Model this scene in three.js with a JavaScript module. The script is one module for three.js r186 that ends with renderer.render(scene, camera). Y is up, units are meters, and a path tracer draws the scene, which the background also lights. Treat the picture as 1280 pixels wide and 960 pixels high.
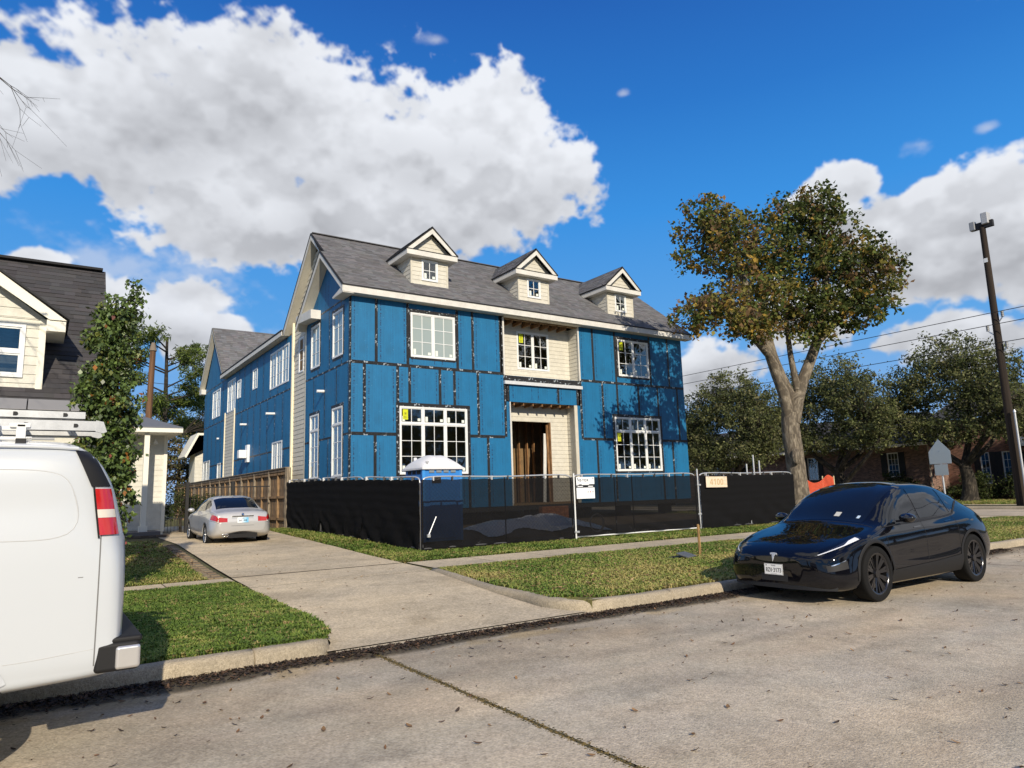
import * as THREE from 'three';
import { mergeGeometries, toCreasedNormals } from 'three/addons/utils/BufferGeometryUtils.js';
import { RoundedBoxGeometry } from 'three/addons/geometries/RoundedBoxGeometry.js';
import { Brush, Evaluator, SUBTRACTION } from 'three-bvh-csg';

// ---------------------------------------------------------------- camera, sky, sun, exposure
const scene = new THREE.Scene();
const camera = new THREE.PerspectiveCamera(57.81, 4 / 3, 0.1, 900);
camera.position.set(0, 1.65, 0);
camera.rotation.set(0.15654, -0.59685, -0.03066, 'YXZ');
scene.add(camera);
const renderer = new THREE.WebGLRenderer({ antialias: true });
renderer.setSize(1024, 768);
renderer.toneMapping = THREE.LinearToneMapping;
renderer.toneMappingExposure = 1.0;
renderer.shadowMap.enabled = true;

function mulberry(a) { return () => { a |= 0; a = a + 0x6D2B79F5 | 0; let t = Math.imul(a ^ a >>> 15, 1 | a); t = t + Math.imul(t ^ t >>> 7, 61 | t) ^ t; return ((t ^ t >>> 14) >>> 0) / 4294967296; }; }
let rnd = mulberry(20240611);
const rr = (a, b) => a + (b - a) * rnd();
const clamp = (x, a = 0, b = 1) => Math.min(b, Math.max(a, x));
const lerp = (a, b, t) => a + (b - a) * t;
const sstep = (a, b, x) => { const t = clamp((x - a) / (b - a)); return t * t * (3 - 2 * t); };
const PERM = new Uint8Array(512);
{ const r = mulberry(77), p = [...Array(256).keys()]; for (let i = 255; i > 0; i--) { const j = Math.floor(r() * (i + 1)); [p[i], p[j]] = [p[j], p[i]]; } for (let i = 0; i < 512; i++) PERM[i] = p[i & 255]; }
const VAL = new Float32Array(256); { const r = mulberry(5); for (let i = 0; i < 256; i++) VAL[i] = r(); }
function n3(x, y, z) {
  const xi = Math.floor(x), yi = Math.floor(y), zi = Math.floor(z);
  let fx = x - xi, fy = y - yi, fz = z - zi;
  fx = fx * fx * (3 - 2 * fx); fy = fy * fy * (3 - 2 * fy); fz = fz * fz * (3 - 2 * fz);
  const X = xi & 255, Y = yi & 255, Z = zi & 255, X1 = (X + 1) & 255, Y1 = (Y + 1) & 255, Z1 = (Z + 1) & 255;
  const a = PERM[PERM[X] + Y], b = PERM[PERM[X1] + Y], c = PERM[PERM[X] + Y1], d = PERM[PERM[X1] + Y1];
  const a0 = VAL[PERM[a + Z]], b0 = VAL[PERM[b + Z]], c0 = VAL[PERM[c + Z]], d0 = VAL[PERM[d + Z]], a1 = VAL[PERM[a + Z1]], b1 = VAL[PERM[b + Z1]], c1 = VAL[PERM[c + Z1]], d1 = VAL[PERM[d + Z1]];
  const p0 = a0 + (b0 - a0) * fx, q0 = c0 + (d0 - c0) * fx, p1 = a1 + (b1 - a1) * fx, q1 = c1 + (d1 - c1) * fx, l0 = p0 + (q0 - p0) * fy, l1 = p1 + (q1 - p1) * fy;
  return l0 + (l1 - l0) * fz;
}
function fbm(x, y, z, o = 4) { let s = 0, a = 0.5, t = 0; for (let i = 0; i < o; i++) { s += a * n3(x, y, z); t += a; x = x * 2.03 + 17.1; y = y * 2.03 + 3.7; z = z * 2.03 + 9.2; a *= 0.52; } return s / t; }
// periodic 2D value noise for textures that repeat
function pn(u, v, f, seed) {
  const x = u * f, y = v * f, xi = Math.floor(x), yi = Math.floor(y); let fx = x - xi, fy = y - yi;
  fx = fx * fx * (3 - 2 * fx); fy = fy * fy * (3 - 2 * fy);
  const h = (i, j) => VAL[PERM[(PERM[((i % f) + f) % f & 255] + (((j % f) + f) % f) + seed * 31) & 255]];
  return lerp(lerp(h(xi, yi), h(xi + 1, yi), fx), lerp(h(xi, yi + 1), h(xi + 1, yi + 1), fx), fy);
}
function pfbm(u, v, f, o, seed) { let s = 0, a = 0.5, t = 0; for (let i = 0; i < o; i++) { s += a * pn(u, v, f, seed + i); t += a; f *= 2; a *= 0.55; } return s / t; }

// sun: behind the camera and to its left, low winter afternoon
const SUN = new THREE.Vector3(-0.240, 0.438, 0.866).normalize();
const sun = new THREE.DirectionalLight(new THREE.Color(1.0, 0.89, 0.72), 4.8);
sun.position.copy(SUN).multiplyScalar(120).add(new THREE.Vector3(18, 0, -20));
sun.target.position.set(18, 0, -20);
sun.castShadow = true; sun.shadow.mapSize.set(4096, 4096);
Object.assign(sun.shadow.camera, { left: -70, right: 70, top: 60, bottom: -60, near: 1, far: 400 });
scene.add(sun, sun.target);

// sky: blue air with cumulus; directions as (azimuth from -z towards +x, elevation) in degrees
{
  const W = 4096, H = 2048, data = new Float32Array(W * H * 4);
  const puffs = [[-1.1, 25.9, 9.3, 4.6], [6.6, 28.6, 6.9, 4.8], [14.4, 30.4, 6.3, 4.7], [12.1, 22.8, 7.0, 4.8], [19.6, 27.0, 5.4, 5.3], [26.4, 27.4, 5.6, 5.9], [32.0, 28.1, 5.6, 5.1], [36.2, 25.9, 4.7, 4.1], [23.0, 21.2, 9.5, 4.0], [31.9, 23.2, 7.0, 3.3], [14.0, 20.1, 4.7, 2.7], [18.5, 23.5, 5, 4], [-2.3, 23.6, 5.1, 2.2],
    [60.8, 21.2, 2.6, 1.5], [58.6, 20.6, 3.0, 1.5], [62, 18.2, 3.6, 1.8], [65.5, 18.6, 3.4, 1.8], [69.0, 17.6, 4.1, 3.2], [63.7, 15.6, 4.4, 3.3], [72.1, 15.8, 4.3, 4.6], [66.1, 14.1, 5.4, 2.7], [65.2, 9.9, 3.3, 1.2], [67.9, 8.7, 3.9, 1.4], [49.9, 9.4, 3.6, 2.2], [-0.7, 17.0, 1.8, 0.8], [4.2, 13.5, 3.6, 2.2], [8.4, 14.8, 3.0, 1.6], [9.6, 11.9, 3.4, 1.8], [2.7, 12.0, 3.5, 2.2], [56, 12.5, 4, 2.4]];
  const thin = [[67.0, 23.3, 1.9, 0.8], [70.9, 23.2, 0.9, 0.5], [28.7, 35.3, 1.4, 0.6], [44.7, 30.9, 0.7, 0.4], [5, 16.5, 9, 3.5], [12, 12, 8, 4]];
  const cr = mulberry(99);
  for (let k = 0; k < 42; k++) {           // the same kind of broken cumulus all the way round
    const az = 84 + k * 6.1 + cr() * 8, el = 8 + cr() * 30, s = 2.5 + cr() * 5;
    if (az > 345) continue;
    for (let j = 0; j < 5; j++) puffs.push([az + (cr() - 0.5) * s * 3.4, el + (cr() - 0.35) * s * 0.9, s * (0.6 + 0.6 * cr()), s * (0.35 + 0.3 * cr())]);
  }
  for (let k = 0; k < 26; k++) puffs.push([-20 + cr() * 360, 46 + cr() * 30, 6 + cr() * 9, 2.5 + cr() * 3].map((x, i) => x));
  for (let i = puffs.length - 1; i >= 0; i--) { const p = puffs[i]; if (p[1] > 43 && Math.abs(((p[0] - 40 + 540) % 360) - 180) < 60) puffs.splice(i, 1); }
  const D = Math.PI / 180, AIR = [[-2, 0.36, 0.52, 0.80], [4, 0.27, 0.47, 0.80], [12, 0.12, 0.385, 0.80], [22, 0.048, 0.29, 0.76], [30, 0.028, 0.19, 0.60], [38, 0.020, 0.125, 0.47], [55, 0.014, 0.095, 0.39], [90, 0.012, 0.085, 0.36]];
  const field = (list, az, el, soft) => { let m = -1; for (const p of list) { let da = az - p[0]; if (da > 180) da -= 360; else if (da < -180) da += 360; da *= Math.cos(p[1] * D); const de = el - p[1]; const rx = p[2], ry = p[3]; if (Math.abs(da) > rx * 2.4 || Math.abs(de) > ry * 2.4) continue; const q = 1 - Math.sqrt((da / rx) ** 2 + (de / ry) ** 2); m = m < -0.9 ? q : Math.max(m, q) + 0.12 * Math.max(0, Math.min(m, q) + 0.25); } return m; };
  const buckets = []; for (let b = 0; b < 72; b++) buckets.push(puffs.filter(p => { let da = Math.abs(b * 5 - 177.5 - p[0]) % 360; da = Math.min(da, 360 - da); return da * Math.cos(p[1] * D) < p[2] * 2.4 + 5 || p[1] > 50; }));
  for (let j = 0; j < H; j++) {
    const el = ((j + 0.5) / H - 0.5) * 180, ce = Math.cos(el * D), se = Math.sin(el * D);
    for (let i = 0; i < W; i++) {
      const o = (j * W + i) * 4; data[o + 3] = 1;
      if (el < -1) { data[o] = 0.16; data[o + 1] = 0.16; data[o + 2] = 0.15; continue; }
      const th = ((i + 0.5) / W - 0.5) * 2 * Math.PI, x = ce * Math.cos(th), z = ce * Math.sin(th);
      let az = Math.atan2(x, -z) / D;
      let q = 0; while (q < AIR.length - 2 && el > AIR[q + 1][0]) q++;
      const A = AIR[q], Z = AIR[q + 1], k = clamp((el - A[0]) / (Z[0] - A[0]));
      let r = lerp(A[1], Z[1], k), g = lerp(A[2], Z[2], k), b = lerp(A[3], Z[3], k);
      const list = buckets[Math.floor((az + 180) / 5) % 72];
      const wob = (n3(x * 9, se * 9, z * 9) - 0.5) * 3.0;
      let m = list.length ? field(list, az + wob, el + (n3(x * 11 + 40, se * 11, z * 11) - 0.5) * 2.2) : -1;
      if (m > -0.75) {
        const f = fbm(x * 16, se * 22, z * 16, 7), bl = 1 - Math.abs(2 * fbm(x * 30 + 5, se * 38, z * 30, 5) - 1);
        const d = m + 0.10 + (f - 0.5) * 1.5 + (bl - 0.72) * 0.75;
        const a = sstep(0.0, 0.30, d);
        if (a > 0) {
          // self-shading of the cloud: thick and low parts are grey, rims and bosses facing the sun are white
          const up = fbm(x * 16, (se + 0.022) * 22, z * 16, 4), f4 = fbm(x * 16, se * 22, z * 16, 4);
          const boss = clamp(0.5 + (f4 - up) * 4.2 + (bl - 0.72) * 0.9);
          const big = fbm(x * 5 + 3, se * 9, z * 5, 3);
          const under = clamp(0.5 + (field(list, az, el + 2.2) - field(list, az, el - 2.2)) * 0.8);
          const thick = sstep(0.15, 0.85, d) * lerp(0.5, 1, under);
          let L = 0.70 + 0.16 * (boss - 0.3) + 0.09 * (1 - thick) + 0.28 * (big - 0.5) - 0.18 * under;
          L = clamp(L, 0.46, 0.90);
          const cr2 = L * 0.955, cg = L * 0.985, cb = L * 1.03 + 0.015;
          r = lerp(r, cr2, a); g = lerp(g, cg, a); b = lerp(b, cb, a);
        }
      }
      const mt = field(thin, az + wob * 0.6, el);
      if (mt > -0.6) { const d = mt + (fbm(x * 26, se * 40, z * 26, 6) - 0.52) * 2.2; const a = sstep(0, 0.9, d) * 0.5; r = lerp(r, 0.72, a); g = lerp(g, 0.75, a); b = lerp(b, 0.82, a); }
      data[o] = r; data[o + 1] = g; data[o + 2] = b;
    }
  }
  const sky = new THREE.DataTexture(data, W, H, THREE.RGBAFormat, THREE.FloatType);
  sky.mapping = THREE.EquirectangularReflectionMapping; sky.magFilter = sky.minFilter = THREE.LinearFilter; sky.needsUpdate = true;
  scene.background = sky; scene.environment = sky;
}

// ---------------------------------------------------------------- helpers
const V = (x, y, z) => new THREE.Vector3(x, y, z);
const taken = new Map();
function numbered(n) { const k = taken.get(n) || 0; taken.set(n, k + 1); return k ? `${n}_${String(k).padStart(3, '0')}` : n; }
function tag(o, label, category, group) { Object.assign(o.userData, { label, category }); if (group) o.userData.group = group; return o; }
function thing(name, label, category, at = [0, 0, 0], turn = 0, group) {
  const o = new THREE.Group(); o.name = numbered(name); o.position.set(...at); o.rotation.y = turn; scene.add(o); return tag(o, label, category, group);
}
function prep(g) { if (g.index) g = g.toNonIndexed(); for (const k of Object.keys(g.attributes)) if (!['position', 'normal', 'uv'].includes(k)) g.deleteAttribute(k); if (!g.attributes.uv) g.setAttribute('uv', new THREE.BufferAttribute(new Float32Array(g.attributes.position.count * 2), 2)); g.morphAttributes = {}; return g; }
function merged(list) { list = Array.isArray(list) ? list : [list]; return list.length === 1 ? list[0] : mergeGeometries(list.map(prep)); }
function obj(name, geos, mat, parent) { const m = new THREE.Mesh(merged(geos), mat); m.name = parent ? name : numbered(name); m.castShadow = m.receiveShadow = true; (parent || scene).add(m); return m; }
// part(): geometry given in world coordinates, hung under a thing that stands (unturned) at its own base
function part(name, geos, mat, parent) { const g = merged(geos), w = V(0, 0, 0); for (let p = parent; p && p !== scene; p = p.parent) w.add(p.position); g.translate(-w.x, -w.y, -w.z); return obj(name, g, mat, parent); }
function struct(name, geos, mat) { const m = obj(name, geos, mat); m.userData.kind = 'structure'; return m; }
function copyOf(o, at, turn, label) { const c = o.clone(); c.name = numbered(o.name.replace(/_\d{3}$/, '')); c.userData = { ...o.userData }; c.position.set(...at); if (turn !== undefined) c.rotation.y = turn; if (label) c.userData.label = label; scene.add(c); return c; }

// boxes with uv in metres
function box(x0, x1, y0, y1, z0, z1) {
  const g = new THREE.BoxGeometry(x1 - x0, y1 - y0, z1 - z0); g.translate((x0 + x1) / 2, (y0 + y1) / 2, (z0 + z1) / 2);
  const p = g.attributes.position, n = g.attributes.normal, u = g.attributes.uv;
  for (let i = 0; i < p.count; i++) { const ax = Math.abs(n.getX(i)), ay = Math.abs(n.getY(i)); if (ax > 0.5) u.setXY(i, p.getZ(i), p.getY(i)); else if (ay > 0.5) u.setXY(i, p.getX(i), p.getZ(i)); else u.setXY(i, p.getX(i), p.getY(i)); }
  return g;
}
function rbox(x0, x1, y0, y1, z0, z1, r = 0.01, s = 2) { const g = new RoundedBoxGeometry(x1 - x0, y1 - y0, z1 - z0, s, r); g.translate((x0 + x1) / 2, (y0 + y1) / 2, (z0 + z1) / 2); const p = g.attributes.position, u = g.attributes.uv; for (let i = 0; i < p.count; i++) u.setXY(i, p.getX(i) + p.getZ(i), p.getY(i) + p.getZ(i) * 0.3); return g; }
// polygon sheet or prism from explicit points: faces = lists of points (planar), uv in metres by dominant axis
function faces(list) {
  const pos = [], nor = [], uv = [];
  for (const pts of list) {
    const a = pts[0]; const n = V(0, 0, 0);
    for (let i = 1; i < pts.length - 1; i++) n.add(V(0, 0, 0).crossVectors(V(...pts[i]).sub(V(...a)), V(...pts[i + 1]).sub(V(...a))));
    n.normalize();
    const put = q => { pos.push(...q); nor.push(n.x, n.y, n.z); const ax = Math.abs(n.x), ay = Math.abs(n.y), az = Math.abs(n.z); if (ay > ax && ay > az) uv.push(q[0], q[2]); else if (ax > az) uv.push(q[2], q[1]); else uv.push(q[0], q[1]); };
    for (let i = 1; i < pts.length - 1; i++) { put(a); put(pts[i]); put(pts[i + 1]); }
  }
  const g = new THREE.BufferGeometry();
  g.setAttribute('position', new THREE.Float32BufferAttribute(pos, 3)); g.setAttribute('normal', new THREE.Float32BufferAttribute(nor, 3)); g.setAttribute('uv', new THREE.Float32BufferAttribute(uv, 2));
  return g;
}
// prism: polygon (list of 3D points) pushed along vector d; both caps and sides
function prism(pts, d) {
  const q = pts.map(p => [p[0] + d[0], p[1] + d[1], p[2] + d[2]]), n = pts.length, f = [];
  const nn = V(0, 0, 0); for (let i = 1; i < n - 1; i++) nn.add(V(0, 0, 0).crossVectors(V(...pts[i]).sub(V(...pts[0])), V(...pts[i + 1]).sub(V(...pts[0]))));
  const flip = nn.dot(V(...d)) > 0;
  f.push(flip ? [...pts].reverse() : pts, flip ? q : [...q].reverse());
  for (let i = 0; i < n; i++) { const j = (i + 1) % n; f.push(flip ? [pts[i], pts[j], q[j], q[i]] : [pts[j], pts[i], q[i], q[j]]); }
  return faces(f);
}
function bar(a, b, w, h) { // rectangular bar from a to b, w across, h "up"
  const A = V(...a), B = V(...b), L = A.distanceTo(B), g = new THREE.BoxGeometry(w, h === undefined ? w : h, L); const m = new THREE.Matrix4().lookAt(A, B, Math.abs(A.y - B.y) / L > 0.98 ? V(0, 0, 1) : V(0, 1, 0)); g.applyMatrix4(m); g.translate((a[0] + b[0]) / 2, (a[1] + b[1]) / 2, (a[2] + b[2]) / 2);
  const u = g.attributes.uv; for (let i = 0; i < u.count; i++) u.setXY(i, u.getX(i) * w, u.getY(i) * L); return g;
}
function rod(a, b, r, seg = 8, r2) { const A = V(...a), B = V(...b), L = A.distanceTo(B), g = new THREE.CylinderGeometry(r2 === undefined ? r : r2, r, L, seg, 1); g.applyQuaternion(new THREE.Quaternion().setFromUnitVectors(V(0, 1, 0), B.clone().sub(A).normalize())); g.translate((a[0] + b[0]) / 2, (a[1] + b[1]) / 2, (a[2] + b[2]) / 2); return g; }
function tube(pts, r, seg = 24, rad = 7, closed = false) { return new THREE.TubeGeometry(new THREE.CatmullRomCurve3(pts.map(p => V(...p)), closed), seg, r, rad, closed); }
function sheet(nu, nv, f, uvf) { // grid surface f(s,t) -> [x,y,z], s,t in 0..1, front = cross(ds, dt)
  const pos = [], uv = [], idx = [];
  for (let j = 0; j <= nv; j++) for (let i = 0; i <= nu; i++) { const p = f(i / nu, j / nv); pos.push(...p); uv.push(...(uvf ? uvf(i / nu, j / nv, p) : [p[0], p[2]])); }
  for (let j = 0; j < nv; j++) for (let i = 0; i < nu; i++) { const a = j * (nu + 1) + i, b = a + 1, c = a + nu + 1, d = c + 1; idx.push(a, b, d, a, d, c); }
  const g = new THREE.BufferGeometry(); g.setAttribute('position', new THREE.Float32BufferAttribute(pos, 3)); g.setAttribute('uv', new THREE.Float32BufferAttribute(uv, 2)); g.setIndex(idx); g.computeVertexNormals(); return g;
}
function tinted(g, fn) { const p = g.attributes.position, c = new Float32Array(p.count * 3); for (let i = 0; i < p.count; i++) { const q = fn(p.getX(i), p.getY(i), p.getZ(i)); c.set(q, i * 3); } g.setAttribute('color', new THREE.BufferAttribute(c, 3)); return g; }
// rectangle minus rectangles -> rectangles [u0,u1,v0,v1]
function rectMinus(r, holes) { let out = [r]; for (const h of holes) { const nx = []; for (const [a, b, c, d] of out) { const [e, f, g2, h2] = h; if (f <= a + 1e-4 || e >= b - 1e-4 || h2 <= c + 1e-4 || g2 >= d - 1e-4) { nx.push([a, b, c, d]); continue; } if (e > a) nx.push([a, e, c, d]); if (f < b) nx.push([f, b, c, d]); const l = Math.max(a, e), m = Math.min(b, f); if (g2 > c) nx.push([l, m, c, g2]); if (h2 < d) nx.push([l, m, h2, d]); } out = nx; } return out.filter(([a, b, c, d]) => b - a > 0.004 && d - c > 0.004); }

// ---------------------------------------------------------------- textures and materials
function tex(w, h, fn, o = {}) {
  const d = new Uint8Array(w * h * 4);
  for (let j = 0; j < h; j++) for (let i = 0; i < w; i++) { const c = fn((i + 0.5) / w, (j + 0.5) / h, i, j), k = (j * w + i) * 4; const a = typeof c === 'number' ? [c, c, c] : c; d[k] = clamp(a[0]) * 255; d[k + 1] = clamp(a[1]) * 255; d[k + 2] = clamp(a[2]) * 255; d[k + 3] = a.length > 3 ? clamp(a[3]) * 255 : 255; }
  const t = new THREE.DataTexture(d, w, h, THREE.RGBAFormat); t.wrapS = t.wrapT = THREE.RepeatWrapping; t.magFilter = THREE.LinearFilter; t.minFilter = THREE.LinearMipmapLinearFilter; t.generateMipmaps = true; if (!o.data) t.colorSpace = THREE.SRGBColorSpace; if (o.rep) t.repeat.set(o.rep[0], o.rep[1]); t.needsUpdate = true; return t;
}
function canvasTex(w, h, draw) { const c = document.createElement('canvas'); c.width = w; c.height = h; const x = c.getContext('2d'); draw(x, w, h); const t = new THREE.CanvasTexture(c); t.colorSpace = THREE.SRGBColorSpace; t.wrapS = t.wrapT = THREE.RepeatWrapping; return t; }
const lin = (r, g, b) => new THREE.Color().setRGB(r, g, b);
const std = (c, rough = 0.8, o = {}) => new THREE.MeshStandardMaterial({ color: Array.isArray(c) ? lin(...c) : c, roughness: rough, ...o });
const phys = (c, rough, o = {}) => new THREE.MeshPhysicalMaterial({ color: Array.isArray(c) ? lin(...c) : c, roughness: rough, ...o });
// ---------------------------------------------------------------- the ground
const GZ = [[9, 0.15], [-7.75, 0.15], [-12.7, 0.215], [-14.1, 0.24], [-16, 0.285], [-22, 0.5], [-30, 0.6], [-300, 0.6]];
function table(tb, z) { if (z >= tb[0][0]) return tb[0][1]; for (let i = 1; i < tb.length; i++) if (z >= tb[i][0]) return lerp(tb[i - 1][1], tb[i][1], (tb[i - 1][0] - z) / (tb[i - 1][0] - tb[i][0])); return tb[tb.length - 1][1]; }
const gy = (x, z) => lerp(table(GZ, z), 0.13, sstep(27, 31.5, x));
const driveY = z => z > -12.7 ? lerp(0.025, 0.215, sstep(-7.0, -13.2, z) * 0.5 + 0.5 * clamp((-7.6 - z) / 5.1)) : table(GZ, z) + 0.006;
const XL = [[-7.4, 2.62], [-7.75, 2.7], [-8.05, 2.86], [-8.6, 2.95], [-13.6, 3.08], [-22.7, 3.4], [-300, 3.45]];
const XR = [[-7.4, 6.75], [-7.66, 6.42], [-7.85, 6.2], [-8.3, 6.04], [-9.5, 6.12], [-11, 6.3], [-13.2, 6.6], [-22.6, 6.85], [-27, 7.25], [-300, 7.3]];
const xl = z => table(XL, z), xr = z => table(XR, z);

const concreteFine = (seed, base, spread, warm) => tex(1024, 1024, (u, v, i, j) => {
  const c = pfbm(u, v, 4, 4, seed), m = pfbm(u, v, 24, 3, seed + 7), f = pn(u, v, 256, seed + 3), g = pn(u, v, 128, seed + 5), st = pfbm(u, v * 0.999, 9, 4, seed + 20);
  let L = base + spread * ((c - 0.5) * 0.30 + (m - 0.5) * 0.22 + (f - 0.5) * 0.34 + (g - 0.5) * 0.2);
  if (f > 0.86) L += 0.05 * spread; if (f < 0.1) L -= 0.12 * spread; if (st > 0.64) L -= (st - 0.64) * 0.7 * spread;
  const w = warm * (0.6 + c * 0.8);
  return [L + w, L + w * 0.35, L - w * 0.9];
});
const bumpFine = tex(512, 512, (u, v) => pn(u, v, 128, 3) * 0.5 + pn(u, v, 256, 9) * 0.3 + pfbm(u, v, 16, 3, 4) * 0.2, { data: true });
const uvScale = (t, s) => { const c = t.clone(); c.repeat.set(1 / s, 1 / s); c.needsUpdate = true; return c; };
const roadTex = concreteFine(1, 0.71, 0.38, 0.022), driveTex = concreteFine(4, 0.74, 0.42, 0.035);
const MAT = {};
MAT.road = std([1.0, 0.87, 0.685], 0.93, { map: uvScale(roadTex, 3.1), bumpMap: uvScale(bumpFine, 1.3), bumpScale: 0.006, vertexColors: true });
MAT.drive = std([0.98, 0.865, 0.675], 0.93, { map: uvScale(driveTex, 3.7), bumpMap: uvScale(bumpFine, 1.7), bumpScale: 0.004, vertexColors: true });
MAT.walk = std([0.90, 0.80, 0.63], 0.93, { map: uvScale(driveTex, 2.9), bumpMap: uvScale(bumpFine, 1.7), bumpScale: 0.004, vertexColors: true });
MAT.kerb = std([0.78, 0.69, 0.54], 0.92, { map: uvScale(roadTex, 1.9), bumpMap: uvScale(bumpFine, 0.9), bumpScale: 0.008 });

// stains and tyre marks of the concrete: patches with their own grain
const stain = (x, z) => { const a = fbm(x * 0.55, 3, z * 1.3, 4), b = fbm(x * 2.3 + 9, 1, z * 3.1, 4), c = fbm(x * 0.25, 7, z * 2.2, 3); let L = 1 + (a - 0.5) * 0.55 + (b - 0.5) * 0.30; const blot = sstep(0.60, 0.72, b) * sstep(0.48, 0.62, a); L -= blot * 0.22; L -= sstep(0.56, 0.7, c) * 0.12; return L; };
function roadTint(x, y, z) {
  let L = stain(x, z), r = 1, g = 1, b = 1;
  // wet leaf mulch along the gutter
  const e = sstep(-7.16, -7.26, z + (fbm(x * 1.3, 0, z * 2, 4) - 0.5) * 0.42);
  L *= 1 - 0.80 * e; r += 0.06 * e; b -= 0.2 * e;
  const rust = sstep(-6.75, -7.2, z + (fbm(x * 1.1 + 5, 2, z, 3) - 0.5) * 0.8) * sstep(0.45, 0.62, fbm(x * 1.4, 8, z * 2.4, 3)) * (1 - e);
  L *= 1 - 0.16 * rust; r += 0.10 * rust; b -= 0.22 * rust;
  const h = fbm(x * 0.7 + 50, 3, z * 1.1, 4) - 0.5, h2 = fbm(x * 3 + 20, 6, z * 5, 3) - 0.5; r += h * 0.16 + h2 * 0.05; b -= h * 0.22; g += (0.5 - Math.abs(h)) * 0.0;
  return [L * r, L * g, L * b];
}
{ // road: cast slabs with open joints
  const road = new THREE.Group(); road.name = 'road'; road.userData.kind = 'structure'; scene.add(road);
  const xs = [-31, -19, -7.4, 3.1, 15.6, 28, 40, 56, 70], zs = [[-7.62, 2.9]];
  for (const [za, zb] of zs) for (let i = 0; i < xs.length - 1; i++) {
    const a = xs[i] + 0.02, b = xs[i + 1] - 0.02, near = a > -8 && a < 10, q = near ? 0.075 : 0.4;
    const g = sheet(Math.ceil((b - a) / q), Math.ceil((zb - za) / q), (s, t) => [lerp(a, b, s), 0, lerp(zb, za, t)]);
    obj('slab', tinted(g, roadTint), MAT.road, road);
  }
  const joint = std([0.085, 0.07, 0.04], 1, { map: uvScale(driveTex, 0.4) });
  obj('joint_filler', sheet(1, 1, (s, t) => [lerp(-31, 70, s), -0.012, lerp(2.9, -7.62, t)]), joint, road);
  // moss and grit standing in the open joint
  const bits = [], r = mulberry(31);
  for (let k = 0; k < 3400; k++) { const z = -7.3 + r() * 6.6, x = 3.1 + (r() - 0.5) * (0.06 + 0.06 * r()), s = 0.005 + r() * 0.011; const g = new THREE.OctahedronGeometry(s, 0); g.scale(1, 0.45, 1); g.rotateY(r() * 6); g.translate(x, -0.002, z); bits.push(g); }
  for (const [i, c] of [[0, [0.085, 0.066, 0.028]], [1, [0.15, 0.105, 0.03]], [2, [0.045, 0.042, 0.02]]]) { const moss = obj('joint_moss', bits.filter((_, k) => k % 3 === i), std(c, 1), road); moss.userData.kind = 'stuff'; }
}
const yardDirt = tex(512, 512, (u, v) => { const a = pfbm(u, v, 6, 4, 2), b = pn(u, v, 128, 8), c = pfbm(u, v, 40, 2, 6); const L = 0.36 + (a - 0.5) * 0.24 + (b - 0.5) * 0.2; return [L * 1.02 + c * 0.06, L * 1.02 + 0.03 * c, L * 0.58]; });
MAT.yard = std([0.85, 0.85, 0.85], 1, { map: uvScale(yardDirt, 2.3) });
MAT.soil = std([0.30, 0.23, 0.16], 1, { map: uvScale(driveTex, 2.2), bumpMap: uvScale(bumpFine, 0.8), bumpScale: 0.03 });
// yards on both sides of the driveway; far ground to the horizon
struct('lawn', sheet(40, 120, (s, t) => { const z = lerp(-7.75, -90, t * t * 0.55 + t * 0.45), x = lerp(-80, xl(z) - 0.02, Math.pow(Math.min(1, s * 40 / 39), 0.35)); return [x, s === 1 ? -0.1 : gy(x, z), z]; }), MAT.yard);
struct('lawn', sheet(70, 120, (s, t) => { const z = lerp(-7.75, -90, t * t * 0.55 + t * 0.45), x = lerp(xr(z) + 0.02 + 0.17 * sstep(-12.9, -11.6, z), 33.0, Math.max(0, (s * 70 - 1) / 69)); return [x, s === 0 ? -0.1 : gy(x, z), z]; }), MAT.yard);
struct('lawn', sheet(30, 30, (s, t) => { const z = lerp(-7.75, -90, t), x = lerp(44.2, 160, s); return [x, 0.13, z]; }), MAT.yard);
struct('lawn', sheet(30, 10, (s, t) => [lerp(-80, 160, s), 0.13, lerp(60, 3.1, t)]), MAT.yard);
struct('ground', sheet(4, 4, (s, t) => [lerp(-700, 800, s), -0.12, lerp(500, -800, t)]), std([0.09, 0.09, 0.055], 1));
struct('cross_road', tinted(sheet(30, 90, (s, t) => [lerp(33.1, 44.0, s), 0.0, lerp(-7.64, -90, t)]), (x, y, z) => { const L = stain(x, z); return [L, L, L]; }), MAT.road);

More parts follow.
